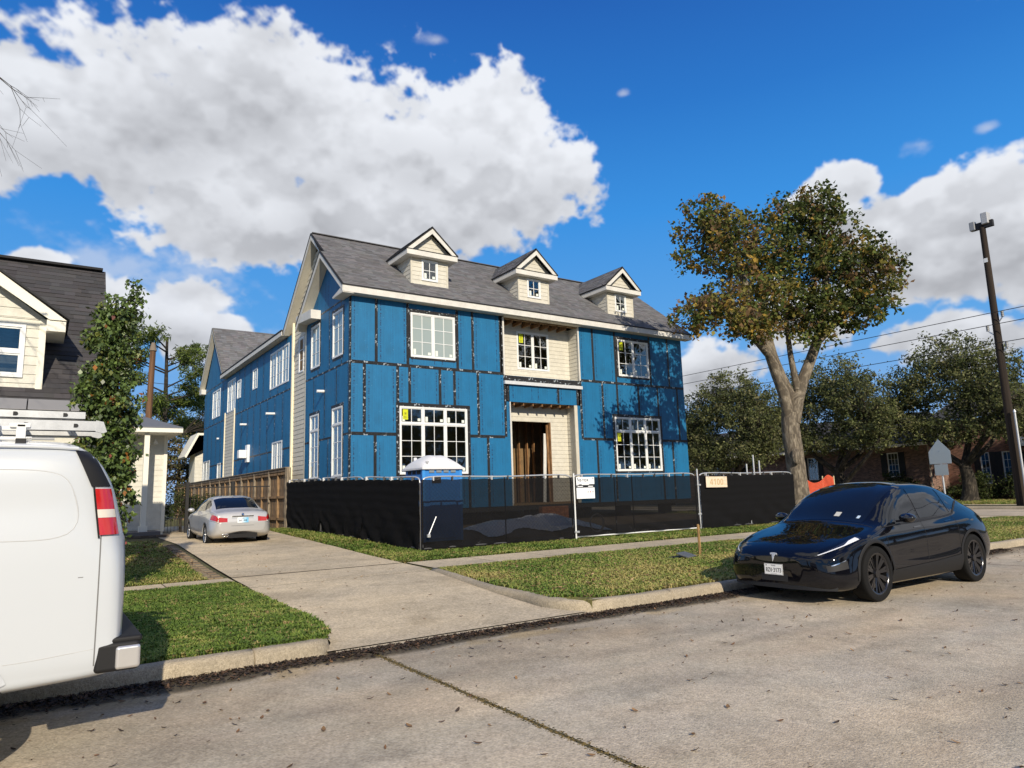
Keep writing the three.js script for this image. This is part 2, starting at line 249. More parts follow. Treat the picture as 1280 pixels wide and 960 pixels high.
{ // driveway slabs with joints
  const d = new THREE.Group(); d.name = 'driveway'; d.userData.kind = 'structure'; scene.add(d);
  const cuts = [-7.66, -12.62, -14.15, -19.2, -24.3, -29.4, -37];
  for (let i = 0; i < cuts.length - 1; i++) {
    const za = cuts[i] - 0.008, zb = cuts[i + 1] + 0.008;
    const g = sheet(56, Math.ceil((za - zb) / 0.07), (s, t) => { const z = lerp(za, zb, t), x = lerp(xl(z) + 0.01, xr(z) - 0.01, s); return [x, driveY(z) + 0.008 * (i === 2 ? 1 : 0), z]; });
    tinted(g, (x, y, z) => { const L = 0.45 + 0.55 * stain(x + 30, z * 0.8), dirt = sstep(0.57, 0.7, fbm(x * 0.9, 4, z * 0.7, 4)) * 0.16; return [L - dirt, L - dirt * 1.05, L - dirt * 1.15]; });
    obj('slab', g, MAT.drive, d);
  }
  obj('joint_filler', sheet(8, 60, (s, t) => { const z = lerp(-7.66, -36.9, t); return [lerp(xl(z) + 0.02, xr(z) - 0.02, s), driveY(z) - 0.02, z]; }), std([0.05, 0.042, 0.03], 1), d);
  // the lip that drops into the gutter
  obj('lip', prism([[2.78, -0.02, -7.64], [2.78, 0.024, -7.64], [2.78, 0.0, -7.56], [2.78, -0.02, -7.56]], [3.62, 0, 0]), MAT.kerb, d);
}
{ // brick edging strip along the driveway
  const e = new THREE.Group(); e.name = 'edging'; e.userData.kind = 'structure'; scene.add(e);
  const mats = [[0.42, 0.33, 0.22], [0.36, 0.27, 0.18], [0.48, 0.40, 0.28]].map(c => std(c, 0.95, { map: uvScale(driveTex, 0.9) }));
  for (let z = -14.25, k = 0; z > -22; z -= 0.405, k++) for (let c = 0; c < 2; c++) { const x = xl(z) - 0.36 + c * 0.17, y = gy(x, z); const g = rbox(-0.08, 0.08, -0.05, 0.012 + 0.008 * rnd(), -0.195, 0.195, 0.012, 1); g.rotateY((rnd() - 0.5) * 0.05); g.translate(x, y + 0.006, z - 0.2); obj('paver', g, mats[Math.floor(rnd() * 3)], e); }
}
{ // sidewalks
  for (const [xa, xb, nm] of [[-30, 3.02, 0], [6.66, 32.4, 1]]) {
    const w = new THREE.Group(); w.name = numbered('sidewalk'); w.userData.kind = 'structure'; scene.add(w);
    for (let x = xa; x < xb - 0.2; x += 1.52) {
      const x1 = Math.min(xb, x + 1.50), L0 = rr(0.92, 1.04), near = nm ? -12.75 : -13.45;
      const g = sheet(10, 10, (s, t) => { const z = lerp(near, -14.05, t), xx = lerp(x, x1, s); return [xx, gy(xx, z) + 0.022, z]; });
      obj('slab', tinted(g, (a, b, c) => { const L = L0 * (0.5 + 0.5 * stain(a + 60, c)); return [L, L, L]; }), MAT.walk, w);
    }
    obj('joint_filler', sheet(30, 2, (s, t) => { const z = lerp(nm ? -12.77 : -13.47, -14.03, t), xx = lerp(xa, xb, s); return [xx, gy(xx, z) + 0.012, z]; }), std([0.07, 0.06, 0.04], 1), w);
  }
  const w = new THREE.Group(); w.name = numbered('sidewalk'); w.userData.kind = 'structure'; scene.add(w);
  for (let z = -9; z > -60; z -= 1.52) obj('slab', tinted(sheet(2, 2, (s, t) => [lerp(46.2, 47.6, s), 0.152, lerp(z, z - 1.49, t)]), () => [1, 1, 1]), MAT.walk, w);
}
{ // kerbs in cast lengths, the ends turned in to the driveway
  const k = new THREE.Group(); k.name = 'kerb'; k.userData.kind = 'structure'; scene.add(k);
  // profile: [distance in from the gutter face, height]
  const prof = [[-0.01, -0.03], [0.0, 0.06], [0.015, 0.115], [0.045, 0.148], [0.08, 0.158], [0.16, 0.158], [0.175, 0.145], [0.18, 0.05]];
  function sweep(path, hs) { // path [x,z] with the gutter on the right-hand side when walking; hs heights 0..1
    const n = path.length, pos = [], uv = [], idx = []; let len = 0;
    for (let i = 0; i < n; i++) { const a = path[Math.max(0, i - 1)], b = path[Math.min(n - 1, i + 1)], dx = b[0] - a[0], dz = b[1] - a[1], l = Math.hypot(dx, dz), nx = dz / l, nz = -dx / l; if (i) len += Math.hypot(path[i][0] - path[i - 1][0], path[i][1] - path[i - 1][1]);
      prof.forEach(([d, h], j) => { const wob = 1 + (fbm(path[i][0] * 6, j, path[i][1] * 6, 3) - 0.5) * 0.09; pos.push(path[i][0] + nx * d, (h * hs[i] * wob) - (h < 0 ? 0.01 : 0), path[i][1] + nz * d); uv.push(len, j * 0.06); }); }
    const m = prof.length; for (let i = 0; i < n - 1; i++) for (let j = 0; j < m - 1; j++) { const a = i * m + j, b = a + 1, c = a + m, d = c + 1; idx.push(a, c, d, a, d, b); }
    // end caps
    for (const [o, f] of [[0, 1], [(n - 1) * m, 0]]) for (let j = 1; j < m - 1; j++) f ? idx.push(o, o + j, o + j + 1) : idx.push(o, o + j + 1, o + j);
    const g = new THREE.BufferGeometry(); g.setAttribute('position', new THREE.Float32BufferAttribute(pos, 3)); g.setAttribute('uv', new THREE.Float32BufferAttribute(uv, 2)); g.setIndex(idx); g.computeVertexNormals(); return g;
  }
  const run = (x0, x1) => { const p = []; const n = Math.max(2, Math.ceil((x1 - x0) / 0.12)); for (let i = 0; i <= n; i++) p.push([lerp(x0, x1, i / n), -7.6]); return p; };
  for (const [a, b] of [[-31, -25], [-25, -19], [-19, -13], [-13, -7], [-7, -2.2], [-2.2, 1.92]]) { const p = run(a + 0.008, b - 0.008); obj('kerb_length', sweep(p, p.map(() => 1)), MAT.kerb, k); }
  { const p = [...run(1.93, 2.45)]; for (let a = 10; a <= 95; a += 10) p.push([2.45 + Math.sin(a * Math.PI / 180) * 0.34, -7.94 + Math.cos(a * Math.PI / 180) * 0.34]); p.push([2.80, -8.2], [2.83, -8.5], [2.85, -9]); obj('kerb_return', sweep(p, p.map((q, i) => i > p.length - 4 ? [0.85, 0.95, 1][p.length - 1 - i] * 1.02 : 1)), MAT.kerb, k); }
  { const p = []; const src = [[6.52, -12.7], [6.36, -11.6], [6.22, -10.6], [6.13, -9.6], [6.12, -8.9], [6.10, -8.45], [6.16, -8.15], [6.32, -7.9], [6.55, -7.73], [6.85, -7.64], [7.2, -7.605], [7.6, -7.6]]; const c = new THREE.CatmullRomCurve3(src.map(q => V(q[0], 0, q[1]))); for (const q of c.getPoints(60)) p.push([q.x, q.z]); for (let i = 1; i <= 4; i++) p.push([7.6 + i * 0.09, -7.6]); obj('kerb_return', sweep(p, p.map((q, i) => q[0] > 7.0 ? 1 : lerp((driveY(q[1]) + 0.05 + 0.065 * sstep(-10.8, -8.3, q[1])) / 0.158, 1, sstep(6.25, 7.0, q[0])))), MAT.kerb, k); }
  for (const [a, b] of [[7.98, 10.9], [10.9, 17], [17, 23], [23, 29.6]]) { const p = run(a, b - 0.012); obj('kerb_length', sweep(p, p.map(() => 1)), MAT.kerb, k); }
  { const p = run(29.6, 31.4); for (let a = 10; a <= 90; a += 10) p.push([31.4 + Math.sin(a * Math.PI / 180) * 1.6, -9.2 + Math.cos(a * Math.PI / 180) * 1.6]); for (let z = -10; z > -60; z -= 2) p.push([33.0, z]); obj('kerb_return', sweep(p, p.map(() => 1)), MAT.kerb, k); }
  { const p = []; for (let z = -60; z < -10; z += 2) p.push([44.1, z]); for (let a = 0; a <= 90; a += 10) p.push([45.7 - Math.cos(a * Math.PI / 180) * 1.6, -9.2 + Math.sin(a * Math.PI / 180) * 1.6]); p.push([50, -7.6], [70, -7.6]); obj('kerb_return', sweep(p, p.map(() => 1)), MAT.kerb, k); }
  { const p = []; for (let x = 70; x > -31; x -= 3) p.push([x, 2.92]); obj('kerb_length', sweep(p, p.map(() => 1)), MAT.kerb, k); }
}
// ---------------------------------------------------------------- building helpers
const creamTex = tex(256, 256, (u, v) => { const L = 0.93 + (pfbm(u, v, 12, 3, 2) - 0.5) * 0.10 + (pn(u, v, 128, 4) - 0.5) * 0.05; return [L, L, L]; });
MAT.cream = std([0.70, 0.665, 0.565], 0.75, { map: uvScale(creamTex, 1.5) });
MAT.trim = std([0.76, 0.74, 0.68], 0.6, { map: uvScale(creamTex, 2.5) });
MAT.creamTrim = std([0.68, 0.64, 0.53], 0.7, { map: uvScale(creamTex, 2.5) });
MAT.vinyl = std([0.76, 0.77, 0.76], 0.4);
MAT.glass = phys([0.93, 0.97, 0.95], 0.02, { transmission: 1, thickness: 0, ior: 1.85, specularIntensity: 1 });
MAT.paleGlass = phys([0.40, 0.47, 0.45], 0.08, { transmission: 0.25, thickness: 0, ior: 1.8 });  // pale grey-green, mostly opaque pane colour given to chosen windows
MAT.sticker = std([0.72, 0.76, 0.68], 0.7);
MAT.yellowSticker = std([1, 1, 1], 0.6, { map: canvasTex(64, 128, (x, w, h) => { x.fillStyle = '#c9cf1c'; x.fillRect(0, 0, w, h); x.strokeStyle = '#5b5a10'; x.lineWidth = 3; x.beginPath(); x.arc(32, 52, 15, 0, 7); x.stroke(); x.fillStyle = '#4d4b12'; x.fillRect(27, 44, 10, 16); for (let i = 0; i < 4; i++) x.fillRect(10, 84 + i * 9, 44 - (i % 2) * 12, 3); }) });
MAT.dark = std([0.012, 0.012, 0.013], 0.7);
MAT.wood = std([0.45, 0.25, 0.11], 0.85, { map: tex(256, 512, (u, v) => { const g = pfbm(u, v * 0.08, 48, 3, 5), L = 0.72 + (g - 0.5) * 0.6 + (pfbm(u, v, 6, 3, 1) - 0.5) * 0.25; return [L, L * 0.96, L * 0.9]; }) });
MAT.osb = std([0.34, 0.23, 0.12], 0.9, { map: uvScale(driveTex, 1) });

function winAt(parent, side, u0, u1, y0, y1, plane, o = {}) {
  // side 'f': looks towards +z at z=plane, u = x; side 's': looks towards -x at x=plane, u = z
  const w = u1 - u0, h = y1 - y0, f = o.f || 0.055, geo = [];
  geo.push(box(0, f, 0, h, -0.06, 0.03), box(w - f, w, 0, h, -0.06, 0.03), box(f, w - f, 0, f, -0.06, 0.032), box(f, w - f, h - f, h, -0.06, 0.03));
  const rows = o.transom ? [[f, h - o.transom - 0.03, o.rows || 3], [h - o.transom + 0.03, h - f, 1]] : [[f, h - f, o.rows || 3]];
  if (o.transom) geo.push(box(f, w - f, h - o.transom - 0.03, h - o.transom + 0.03, -0.055, 0.028));
  const n = o.sashes || 1, cw = (w - f * 2 - (n - 1) * 0.07) / n;
  for (let i = 1; i < n; i++) { const x = f + i * cw + (i - 1) * 0.07; for (const [a, b] of rows) geo.push(box(x, x + 0.07, a, b, -0.055, 0.026)); }
  const m = obj('window', geo, MAT.vinyl, parent);
  const wp = V(0, 0, 0); for (let p = parent; p && p !== scene; p = p.parent) wp.add(p.position);
  if (side === 'f') m.position.set(u0 - wp.x, y0 - wp.y, plane - wp.z); else { m.rotation.y = -Math.PI / 2; m.position.set(plane - wp.x, y0 - wp.y, u0 - wp.z); }
  const cols = o.cols || 2; let k = 0;
  for (let i = 0; i < n; i++) for (const [a, b, nr] of rows) {
    const x0 = f + i * (cw + 0.07), x1 = x0 + cw, s = 0.03, g = [box(x0, x0 + s, a, b, -0.03, 0.012), box(x1 - s, x1, a, b, -0.03, 0.012), box(x0 + s, x1 - s, a, a + s, -0.03, 0.012), box(x0 + s, x1 - s, b - s, b, -0.03, 0.012)];
    obj('sash', g, MAT.vinyl, m);
    const mt = 0.011, ix0 = x0 + s, ix1 = x1 - s, iy0 = a + s, iy1 = b - s;
    const xs = [...Array(cols + 1)].map((_, c) => lerp(ix0, ix1, c / cols)), ys = [...Array(nr + 1)].map((_, c) => lerp(iy0, iy1, c / nr));
    const mg = []; for (let c = 1; c < cols; c++) mg.push(box(xs[c] - mt, xs[c] + mt, iy0, iy1, -0.012, 0.006)); for (let c = 1; c < nr; c++) for (let q = 0; q < cols; q++) mg.push(box(xs[q] + (q ? mt : 0), xs[q + 1] - (q < cols - 1 ? mt : 0), ys[c] - mt, ys[c] + mt, -0.011, 0.005));
    if (mg.length) obj('muntin', mg, MAT.vinyl, m);
    for (let c = 0; c < cols; c++) for (let r = 0; r < nr; r++) obj('pane', box(xs[c], xs[c + 1], ys[r], ys[r + 1], -0.010, -0.006), o.palePane ? MAT.paleGlass : MAT.glass, m);
    if (o.labels) { // maker's labels in the lower corners
      const l = obj('label_sticker', [box(ix0 + 0.03, ix0 + 0.13, iy0 + 0.02, iy0 + (nr > 1 ? 0.22 : 0.2), -0.005, -0.003), box(ix1 - 0.14, ix1 - 0.03, iy0 + 0.03, iy0 + 0.13, -0.005, -0.003)], MAT.sticker, m); l.userData.kind = 'stuff';
    }
    if (o.yellow && k === o.yellow - 1) { const sx = ix0 + 0.04, g2 = new THREE.BoxGeometry(0.2, 0.36, 0.002); g2.translate(sx + 0.11, iy1 - 0.2, -0.002); obj('permit_sticker', g2, MAT.yellowSticker, m); }
    k++;
  }
  return m;
}
// rectangles in groups that touch, so that pieces cut apart by a window become parts of their own
function islands(rs) { const g = rs.map((_, i) => i), f = i => g[i] === i ? i : f(g[i]); for (let i = 0; i < rs.length; i++) for (let j = 0; j < i; j++) { const [a, b, c, d] = rs[i], [e, h, k, l] = rs[j], ox = Math.min(b, h) - Math.max(a, e), oy = Math.min(d, l) - Math.max(c, k); if ((ox > -1e-3 && oy > 0.01) || (oy > -1e-3 && ox > 0.01)) g[f(i)] = f(j); } const m = new Map(); rs.forEach((r, i) => { const k = f(i); if (!m.has(k)) m.set(k, []); m.get(k).push(r); }); return [...m.values()]; }
// lap siding: every board a part. lim(y) -> [u0,u1]
function siding(parent, side, plane, y0, y1, lim, ex, mat, holes = [], name = 'siding_board') {
  const at = side === 'f' ? (u, y, n) => [u, y, plane + n] : side === 's' ? (u, y, n) => [plane - n, y, u] : (u, y, n) => [plane + n, y, u];
  const mk = (a0, a1, b0, b1, yb, yt, fr) => { // bottom a0..a1, top b0..b1
    const nb = 0.02, nt = 0.006, q = [[a0, yb, nb], [a1, yb, nb], [b1, yt, nt], [b0, yt, nt]].map(p => at(...p)), bk = [[a0, yb, 0], [a1, yb, 0], [b1, yt, 0], [b0, yt, 0]].map(p => at(...p));
    const F = [q, [bk[1], bk[0], bk[3], bk[2]], [bk[0], bk[1], q[1], q[0]], [q[3], q[2], bk[2], bk[3]], [bk[0], q[0], q[3], bk[3]], [q[1], bk[1], bk[2], q[2]]];
    return faces(side === 's' ? F : side === 'f' ? F : F.map(l => [...l].reverse()));
  };
  for (let y = y0; y < y1 - 0.01; y += ex) {
    const yt = Math.min(y1, y + ex), A = lim(y), B = lim(yt); if (A[1] - A[0] < 0.03 && B[1] - B[0] < 0.03) continue;
    const cut = holes.filter(h => h[2] < yt - 0.01 && h[3] > y + 0.01), gs = [];
    if (!cut.length) gs.push(mk(A[0], A[1], B[0], B[1], y, yt));
    else for (const [a, b, c, d] of rectMinus([A[0], A[1], y, yt], cut)) part(name, mk(a, b, a, b, c, d), mat, parent);
    if (gs.length) part(name, gs, mat, parent);
  }
}
// shingles: courses of single tabs on the plane o + u*U + v*S (S upslope), N outward
const shingleTone = { grey: [0.138, 0.137, 0.141], dark: [0.052, 0.050, 0.052] };
MAT.shingle = std([1, 1, 1], 0.95, { vertexColors: true, bumpMap: uvScale(bumpFine, 0.5), bumpScale: 0.004 });
function shingles(parent, o, U, S, len, lim, tone, ex = 0.143) {
  const O = V(...o), u = V(...U).normalize(), s = V(...S).normalize(), N = V(0, 0, 0).crossVectors(u, s).normalize(), rows = Math.ceil(len / ex), base = shingleTone[tone];
  const wp = V(0, 0, 0); for (let p = parent; p && p !== scene; p = p.parent) wp.add(p.position);
  const P = (a, b, n) => O.clone().addScaledVector(u, a).addScaledVector(s, b).addScaledVector(N, n).sub(wp);
  for (let r = 0; r < rows; r++) {
    const v0 = r * ex, v1 = Math.min(len, v0 + ex), [a, b] = lim((v0 + v1) / 2); if (b - a < 0.05) continue;
    const pos = [], nor = [], uv = [], col = []; let x = a - rnd() * 0.2;
    while (x < b) {
      const wd = rr(0.13, 0.42), xa = Math.max(a, x), xb = Math.min(b, x + wd); x += wd; if (xb - xa < 0.01) continue;
      const th = rnd() < 0.45 ? 0.019 : 0.011, L = rr(0.76, 1.24), c = [base[0] * L * rr(0.96, 1.06), base[1] * L, base[2] * L * rr(0.96, 1.04)];
      const A = P(xa, v0, th), B = P(xb, v0, th), C = P(xb, v1 + 0.01, 0.004), D = P(xa, v1 + 0.01, 0.004), E = P(xa, v0, 0), F = P(xb, v0, 0);
      const quad = (p, q, m, n2, nn) => { for (const k of [p, q, m, p, m, n2]) { pos.push(k.x, k.y, k.z); nor.push(nn.x, nn.y, nn.z); col.push(...c); uv.push((k.x + k.y * 0.7), k.z); } };
      quad(A, B, C, D, N); quad(E, F, B, A, s.clone().negate()); quad(E, A, D, E, u.clone().negate());
    }
    const g = new THREE.BufferGeometry(); g.setAttribute('position', new THREE.Float32BufferAttribute(pos, 3)); g.setAttribute('normal', new THREE.Float32BufferAttribute(nor, 3)); g.setAttribute('uv', new THREE.Float32BufferAttribute(uv, 2)); g.setAttribute('color', new THREE.Float32BufferAttribute(col, 3));
    const m = obj('shingle_course', g, MAT.shingle, parent); m.userData.kind = 'stuff';
  }
}
// ---------------------------------------------------------------- the house under construction
const bluePrint = canvasTex(512, 1024, (x, w, h) => {
  const im = x.createImageData(w, h), d = im.data;
  for (let j = 0; j < h; j++) for (let i = 0; i < w; i++) { const u = i / w, v = j / h, st = pn(u, v * 0.02, 64, 3), m = pfbm(u, v, 5, 4, 6), f = pn(u, v, 128, 9), k = (j * w + i) * 4, L = 1 + (st - 0.5) * 0.08 + (m - 0.5) * 0.18 + (f - 0.5) * 0.07; d[k] = 9 * L; d[k + 1] = 101 * L; d[k + 2] = 147 * L; d[k + 3] = 255; }
  x.putImageData(im, 0, 0);
  const r = mulberry(8); x.fillStyle = 'rgba(6,20,58,0.8)';
  for (const cx of [40, 256, 470]) { // rows of fastener ticks and the faint run of factory print beside the edges
    for (let y = 8; y < h; y += 26) if (r() < 0.8) x.fillRect(cx + r() * 4, y, 6, 7);
  }
  x.fillStyle = 'rgba(190,205,215,0.55)'; for (let i = 0; i < 26; i++) x.fillRect(r() * w, r() * h, 2 + r() * 14, 1 + r() * 3); x.fillStyle = 'rgba(6,20,58,0.8)';
  for (const cx of [40, 470]) {
    if (cx !== 256) for (let y = 60; y < h - 60; y += 10 + r() * 9) if (r() < 0.82) x.fillRect(cx + (cx < 200 ? 22 : -30), y, 9 + r() * 9, 4 + r() * 10);
  }
});
MAT.blue = std([1, 1, 1], 0.62, { map: (() => { bluePrint.repeat.set(1 / 1.22, 1 / 2.44); return bluePrint; })() });
MAT.tape = std([1, 1, 1], 0.45, { map: uvScale(tex(512, 512, (u, v) => { const a = pfbm(u, v, 12, 3, 3), b = pfbm(u, v, 26, 2, 12), c = pn(u, v, 64, 5); const w = sstep(0.605, 0.665, a * 0.6 + b * 0.4 + (c - 0.5) * 0.1); const L = 0.045 + (b - 0.5) * 0.05; return [lerp(L, 0.62, w), lerp(L, 0.66, w), lerp(L + 0.02, 0.69, w)]; }), 1.25), bumpMap: uvScale(bumpFine, 0.3), bumpScale: 0.01 });
const HX0 = 8.43, HX1 = 24.68, HZ0 = -22.1, HZ1 = -47.1, FL = 1.22;
const house = thing('unfinished_house', 'large two storey house under construction, clad in blue sheathing with black taped seams', 'house', [16.5, 0.5, -34]);
{
  const F = { W1u: [10.69, 12.5, 6.58, 8.21], W3u: [20.64, 22.49, 6.58, 8.21], W1l: [10.24, 12.96, 2.42, 4.79], W3l: [20.26, 22.96, 2.46, 4.77], up: [14.66, 18.45, 6.2, 8.46], low: [14.88, 18.2, FL, 5.17] };
  const fo = Object.values(F);
  const S = { a: [-23.72, -22.70, 6.58, 8.24], b: [-26.12, -25.12, 6.58, 8.24], c: [-23.72, -22.70, 2.4, 4.80], d: [-26.14, -25.15, 2.4, 4.80], big: [-31.92, -29.05, 6.6, 8.26], sm: [-35.05, -34.19, 7.05, 8.05], s2: [-38.3, -37.5, 7.02, 8.0], tall: [-40.57, -38.72, 6.52, 8.28], gw: [-44.62, -42.5, 6.6, 8.24], lw: [-31.33, -29.8, 2.4, 4.19], f1: [-46.9, -44.95, 2.2, 4.19], f2: [-42.7, -41.8, 2.2, 3.87] };
  const so = Object.values(S);
  // framed walls behind the sheathing
  const wall = [];
  for (const [a, b, c, d] of rectMinus([HX0, HX1, FL, 8.6], fo)) wall.push(box(a, b, c, d, HZ0 - 0.14, HZ0));
  for (const [a, b, c, d] of rectMinus([HZ1, HZ0 - 0.14, FL, 8.6], [...so, [-28.7, -26.78, FL, 8.7]])) wall.push(box(HX0, HX0 + 0.14, c, d, a, b));
  wall.push(box(HX1 - 0.14, HX1, FL, 8.6, HZ1, HZ0 - 0.14), box(HX0 + 0.14, HX1 - 0.14, FL, 8.6, HZ1, HZ1 + 0.14));
  part('framed_wall', wall, MAT.osb, house);
  part('right_sheathing', [box(HX1, HX1 + 0.012, FL - 0.02, 8.6, HZ1, HZ0)], MAT.blue, house);
  part('floor_deck', [box(HX0 + 0.15, HX1 - 0.15, FL - 0.02, FL + 0.06, HZ1 + 0.15, HZ0 - 0.15)], MAT.osb, house);
  part('upper_floor_deck', [box(HX0 + 0.15, HX1 - 0.15, 5.3, 5.62, HZ1 + 0.15, -23.4), box(HX0 + 0.15, 14.5, 5.3, 5.62, -23.4, HZ0 - 0.15), box(18.5, HX1 - 0.15, 5.3, 5.62, -23.4, HZ0 - 0.15)], MAT.osb, house);
  part('ceiling', [box(HX0 + 0.15, HX1 - 0.15, 8.5, 8.56, HZ1 + 0.15, HZ0 - 0.15)], MAT.osb, house);
  part('inner_partition', [box(HX0 + 0.15, HX1 - 0.15, FL + 0.07, 5.28, -28.6, -28.5), box(HX0 + 0.15, HX1 - 0.15, 5.64, 8.48, -28.6, -28.5), box(14.2, 14.3, FL + 0.07, 5.28, -28.4, -22.9), box(18.8, 18.9, FL + 0.07, 5.28, -28.4, -22.9)], MAT.osb, house);
  const pierMat = std([0.17, 0.16, 0.15], 0.95, { map: uvScale(driveTex, 1.1) });
  // piers under the floor and the dark beam
  for (const px of [9.0, 11.6, 14.3, 16.6, 18.9, 21.6, 24.2]) for (const pz of [-23.3, -26, -29]) part('pier', box(px - 0.22, px + 0.22, 0.3, FL - 0.03, pz - 0.22, pz + 0.22), pierMat, house);
  part('sill_beam', [box(HX0, HX1, 1.02, FL - 0.03, HZ0 - 0.2, HZ0 - 0.04), box(HX0 + 0.04, HX0 + 0.2, 1.02, FL - 0.03, HZ1, HZ0 - 0.2)], MAT.dark, house);

  // ---- blue panels, front
  const zf = HZ0, panel = (r, holes, side) => {
    for (const isl of islands(rectMinus(r, holes))) {
    const g = merged(isl.map(([a, b, c, d]) => side === 'f' ? box(a, b, c, d, zf, zf + 0.012) : box(HX0 - 0.012, HX0, c, d, a, b))), u = g.attributes.uv; for (let i = 0; i < u.count; i++) u.setXY(i, u.getX(i) - r[0], u.getY(i) - r[2]); part('sheathing_panel', g, MAT.blue, house); }
  };
  const R1 = 6.24, R2 = 3.80, TOP = 8.53;
  const rowsF = [[R1, TOP, [HX0 - 0.012, 9.38, 10.58, 12.6, 13.27, 14.52, 14.66]], [R2, R1, [HX0 - 0.012, 8.95, 10.18, 10.64, 11.85, 12.45, 13.46, 14.67, 14.88]], [FL - 0.02, R2, [HX0 - 0.012, 9.34, 10.18, 13.02, 13.85, 14.88]],
    [R1, TOP, [18.45, 19.21, 20.48, 22.58, 23.75, HX1]], [R2, R1, [18.2, 18.45, 19.65, 20.49, 21.75, 22.94, 24.21, HX1]], [FL - 0.02, R2, [18.2, 19.22, 20.2, 23.02, 23.71, HX1]]];
  for (const [c, d, xs] of rowsF) for (let i = 0; i < xs.length - 1; i++) panel([xs[i] + (i ? 0.002 : 0), xs[i + 1] - 0.002, c + 0.002, d - 0.002], fo, 'f');
  panel([14.88, 17.26, 5.17, 6.2], [], 'f'); panel([17.265, 18.2, 5.17, 6.2], [], 'f'); panel([14.67, 14.877, 5.17, 6.2], [], 'f'); panel([18.203, 18.45, 5.17, 6.2], [], 'f');
  // seam tape: strips cut where windows are
  const tape = (u0, u1, y0, y1, side, holes = [], lift = 0.0) => { for (const isl of islands(rectMinus([u0, u1, y0, y1], holes))) part('seam_tape', isl.map(([a, b, c, d]) => side === 'f' ? box(a, b, c, d, zf + 0.013, zf + 0.016 + lift) : box(HX0 - 0.016 - lift, HX0 - 0.013, c, d, a, b)), MAT.tape, house); };
  const TW = 0.055;
  for (const [c, d, xs] of rowsF) for (let i = 1; i < xs.length - 1; i++) tape(xs[i] - TW, xs[i] + TW, c, d, 'f', fo);
  tape(14.52, 14.66, R1, TOP, 'f'); tape(HX0 - 0.012, HX0 + 0.05, FL, TOP, 'f', [], 0.001);
  for (const [a, b] of [[HX0, 14.62], [18.47, HX1]]) for (const y of [R1, R2]) tape(a, b, y - TW, y + TW, 'f', fo, 0.002);
  for (const w of [F.W1u, F.W3u, F.W1l, F.W3l]) { const e = 0.13; tape(w[0] - e, w[1] + e, w[3], w[3] + e, 'f', [], 0.004); tape(w[0] - e, w[0], w[2] - 0.05, w[3], 'f', [], 0.004); tape(w[1], w[1] + e, w[2] - 0.05, w[3], 'f', [], 0.004); tape(w[0], w[1], w[2] - 0.08, w[2], 'f', [], 0.003); }
  tape(14.7, 18.43, 5.98, 6.19, 'f', [], 0.004);
  for (const x of [14.80, 17.26, 18.26]) tape(x - TW, x + TW, 5.2, 5.86, 'f', [], 0.002);
  // ---- blue panels, side
  const rowS = (c, d, off, z0, z1) => { let z = z1; const cuts = [z1]; for (z = z1 - off; z > z0 + 0.3; z -= 1.22) cuts.push(z); cuts.push(z0); for (let i = 0; i < cuts.length - 1; i++) { panel([cuts[i + 1] + 0.003, cuts[i] - 0.003, c + 0.003, d - 0.003], so, 's'); if (i) tape(cuts[i] - 0.03, cuts[i] + 0.03, c, d, 's', so); } };
  rowS(R1, TOP, 0.75, -26.75, HZ0); rowS(R2, R1, 1.22, -26.75, HZ0); rowS(FL - 0.02, R2, 0.8, -26.75, HZ0);
  for (const [a, b] of [[-38.65, -28.72], [HZ1, -41.05]]) { rowS(R1, TOP, 0.7, a, b); rowS(R2, R1, 1.1, a, b); rowS(FL - 0.02, R2, 0.9, a, b); }
  for (const [a, b] of [[-26.75, HZ0], [-38.65, -28.72], [HZ1, -41.05]]) for (const y of [R1, R2]) tape(a, b, y - 0.035, y + 0.035, 's', so, 0.002);
  tape(HZ0 - 0.06, HZ0, FL, TOP, 's', [], 0.003);
  for (const w of [S.a, S.b, S.c, S.d]) { tape(w[0] - 0.1, w[1] + 0.1, w[3], w[3] + 0.11, 's', [], 0.004); tape(w[1], w[1] + 0.1, w[2], w[3], 's', [], 0.004); tape(w[0] - 0.1, w[0], w[2], w[3], 's', [], 0.004); tape(w[0], w[1], w[2] - 0.1, w[2], 's', [], 0.004); }

  // ---- windows
  winAt(house, 'f', ...F.W1u, HZ0, { sashes: 2, palePane: true, labels: true });
  winAt(house, 'f', ...F.W3u, HZ0, { sashes: 2, labels: true, yellow: 1 });
  winAt(house, 'f', ...F.W1l, HZ0, { sashes: 3, transom: 0.6, labels: true, yellow: 2 });
  winAt(house, 'f', ...F.W3l, HZ0, { sashes: 3, transom: 0.6, labels: true, yellow: 1 });
  for (const k of ['a', 'b']) winAt(house, 's', ...S[k], HX0, { palePane: true });
  for (const k of ['c', 'd']) winAt(house, 's', ...S[k], HX0, { transom: 0.6, rows: 3 });
  winAt(house, 's', ...S.big, HX0, { sashes: 3, palePane: true }); winAt(house, 's', ...S.sm, HX0, { rows: 2, palePane: true }); winAt(house, 's', ...S.s2, HX0, { rows: 2, palePane: true }); winAt(house, 's', ...S.tall, HX0, { sashes: 2, palePane: true });
  winAt(house, 's', ...S.gw, HX0, { sashes: 2, palePane: true }); winAt(house, 's', ...S.lw, HX0, { sashes: 2, palePane: true }); winAt(house, 's', ...S.f1, HX0, { sashes: 2, palePane: true }); winAt(house, 's', ...S.f2, HX0, { palePane: true });

  // ---- front recesses
  const zb = -22.76, UW = [15.74, 17.36, 6.62, 8.2], door = [15.36, 17.26, FL, 4.5];
  const bk = []; for (const [a, b, c, d] of rectMinus([14.5, 18.6, FL, 8.6], [UW, door])) bk.push(box(a, b, c, d, zb - 0.12, zb)); part('recess_wall', bk, MAT.osb, house);
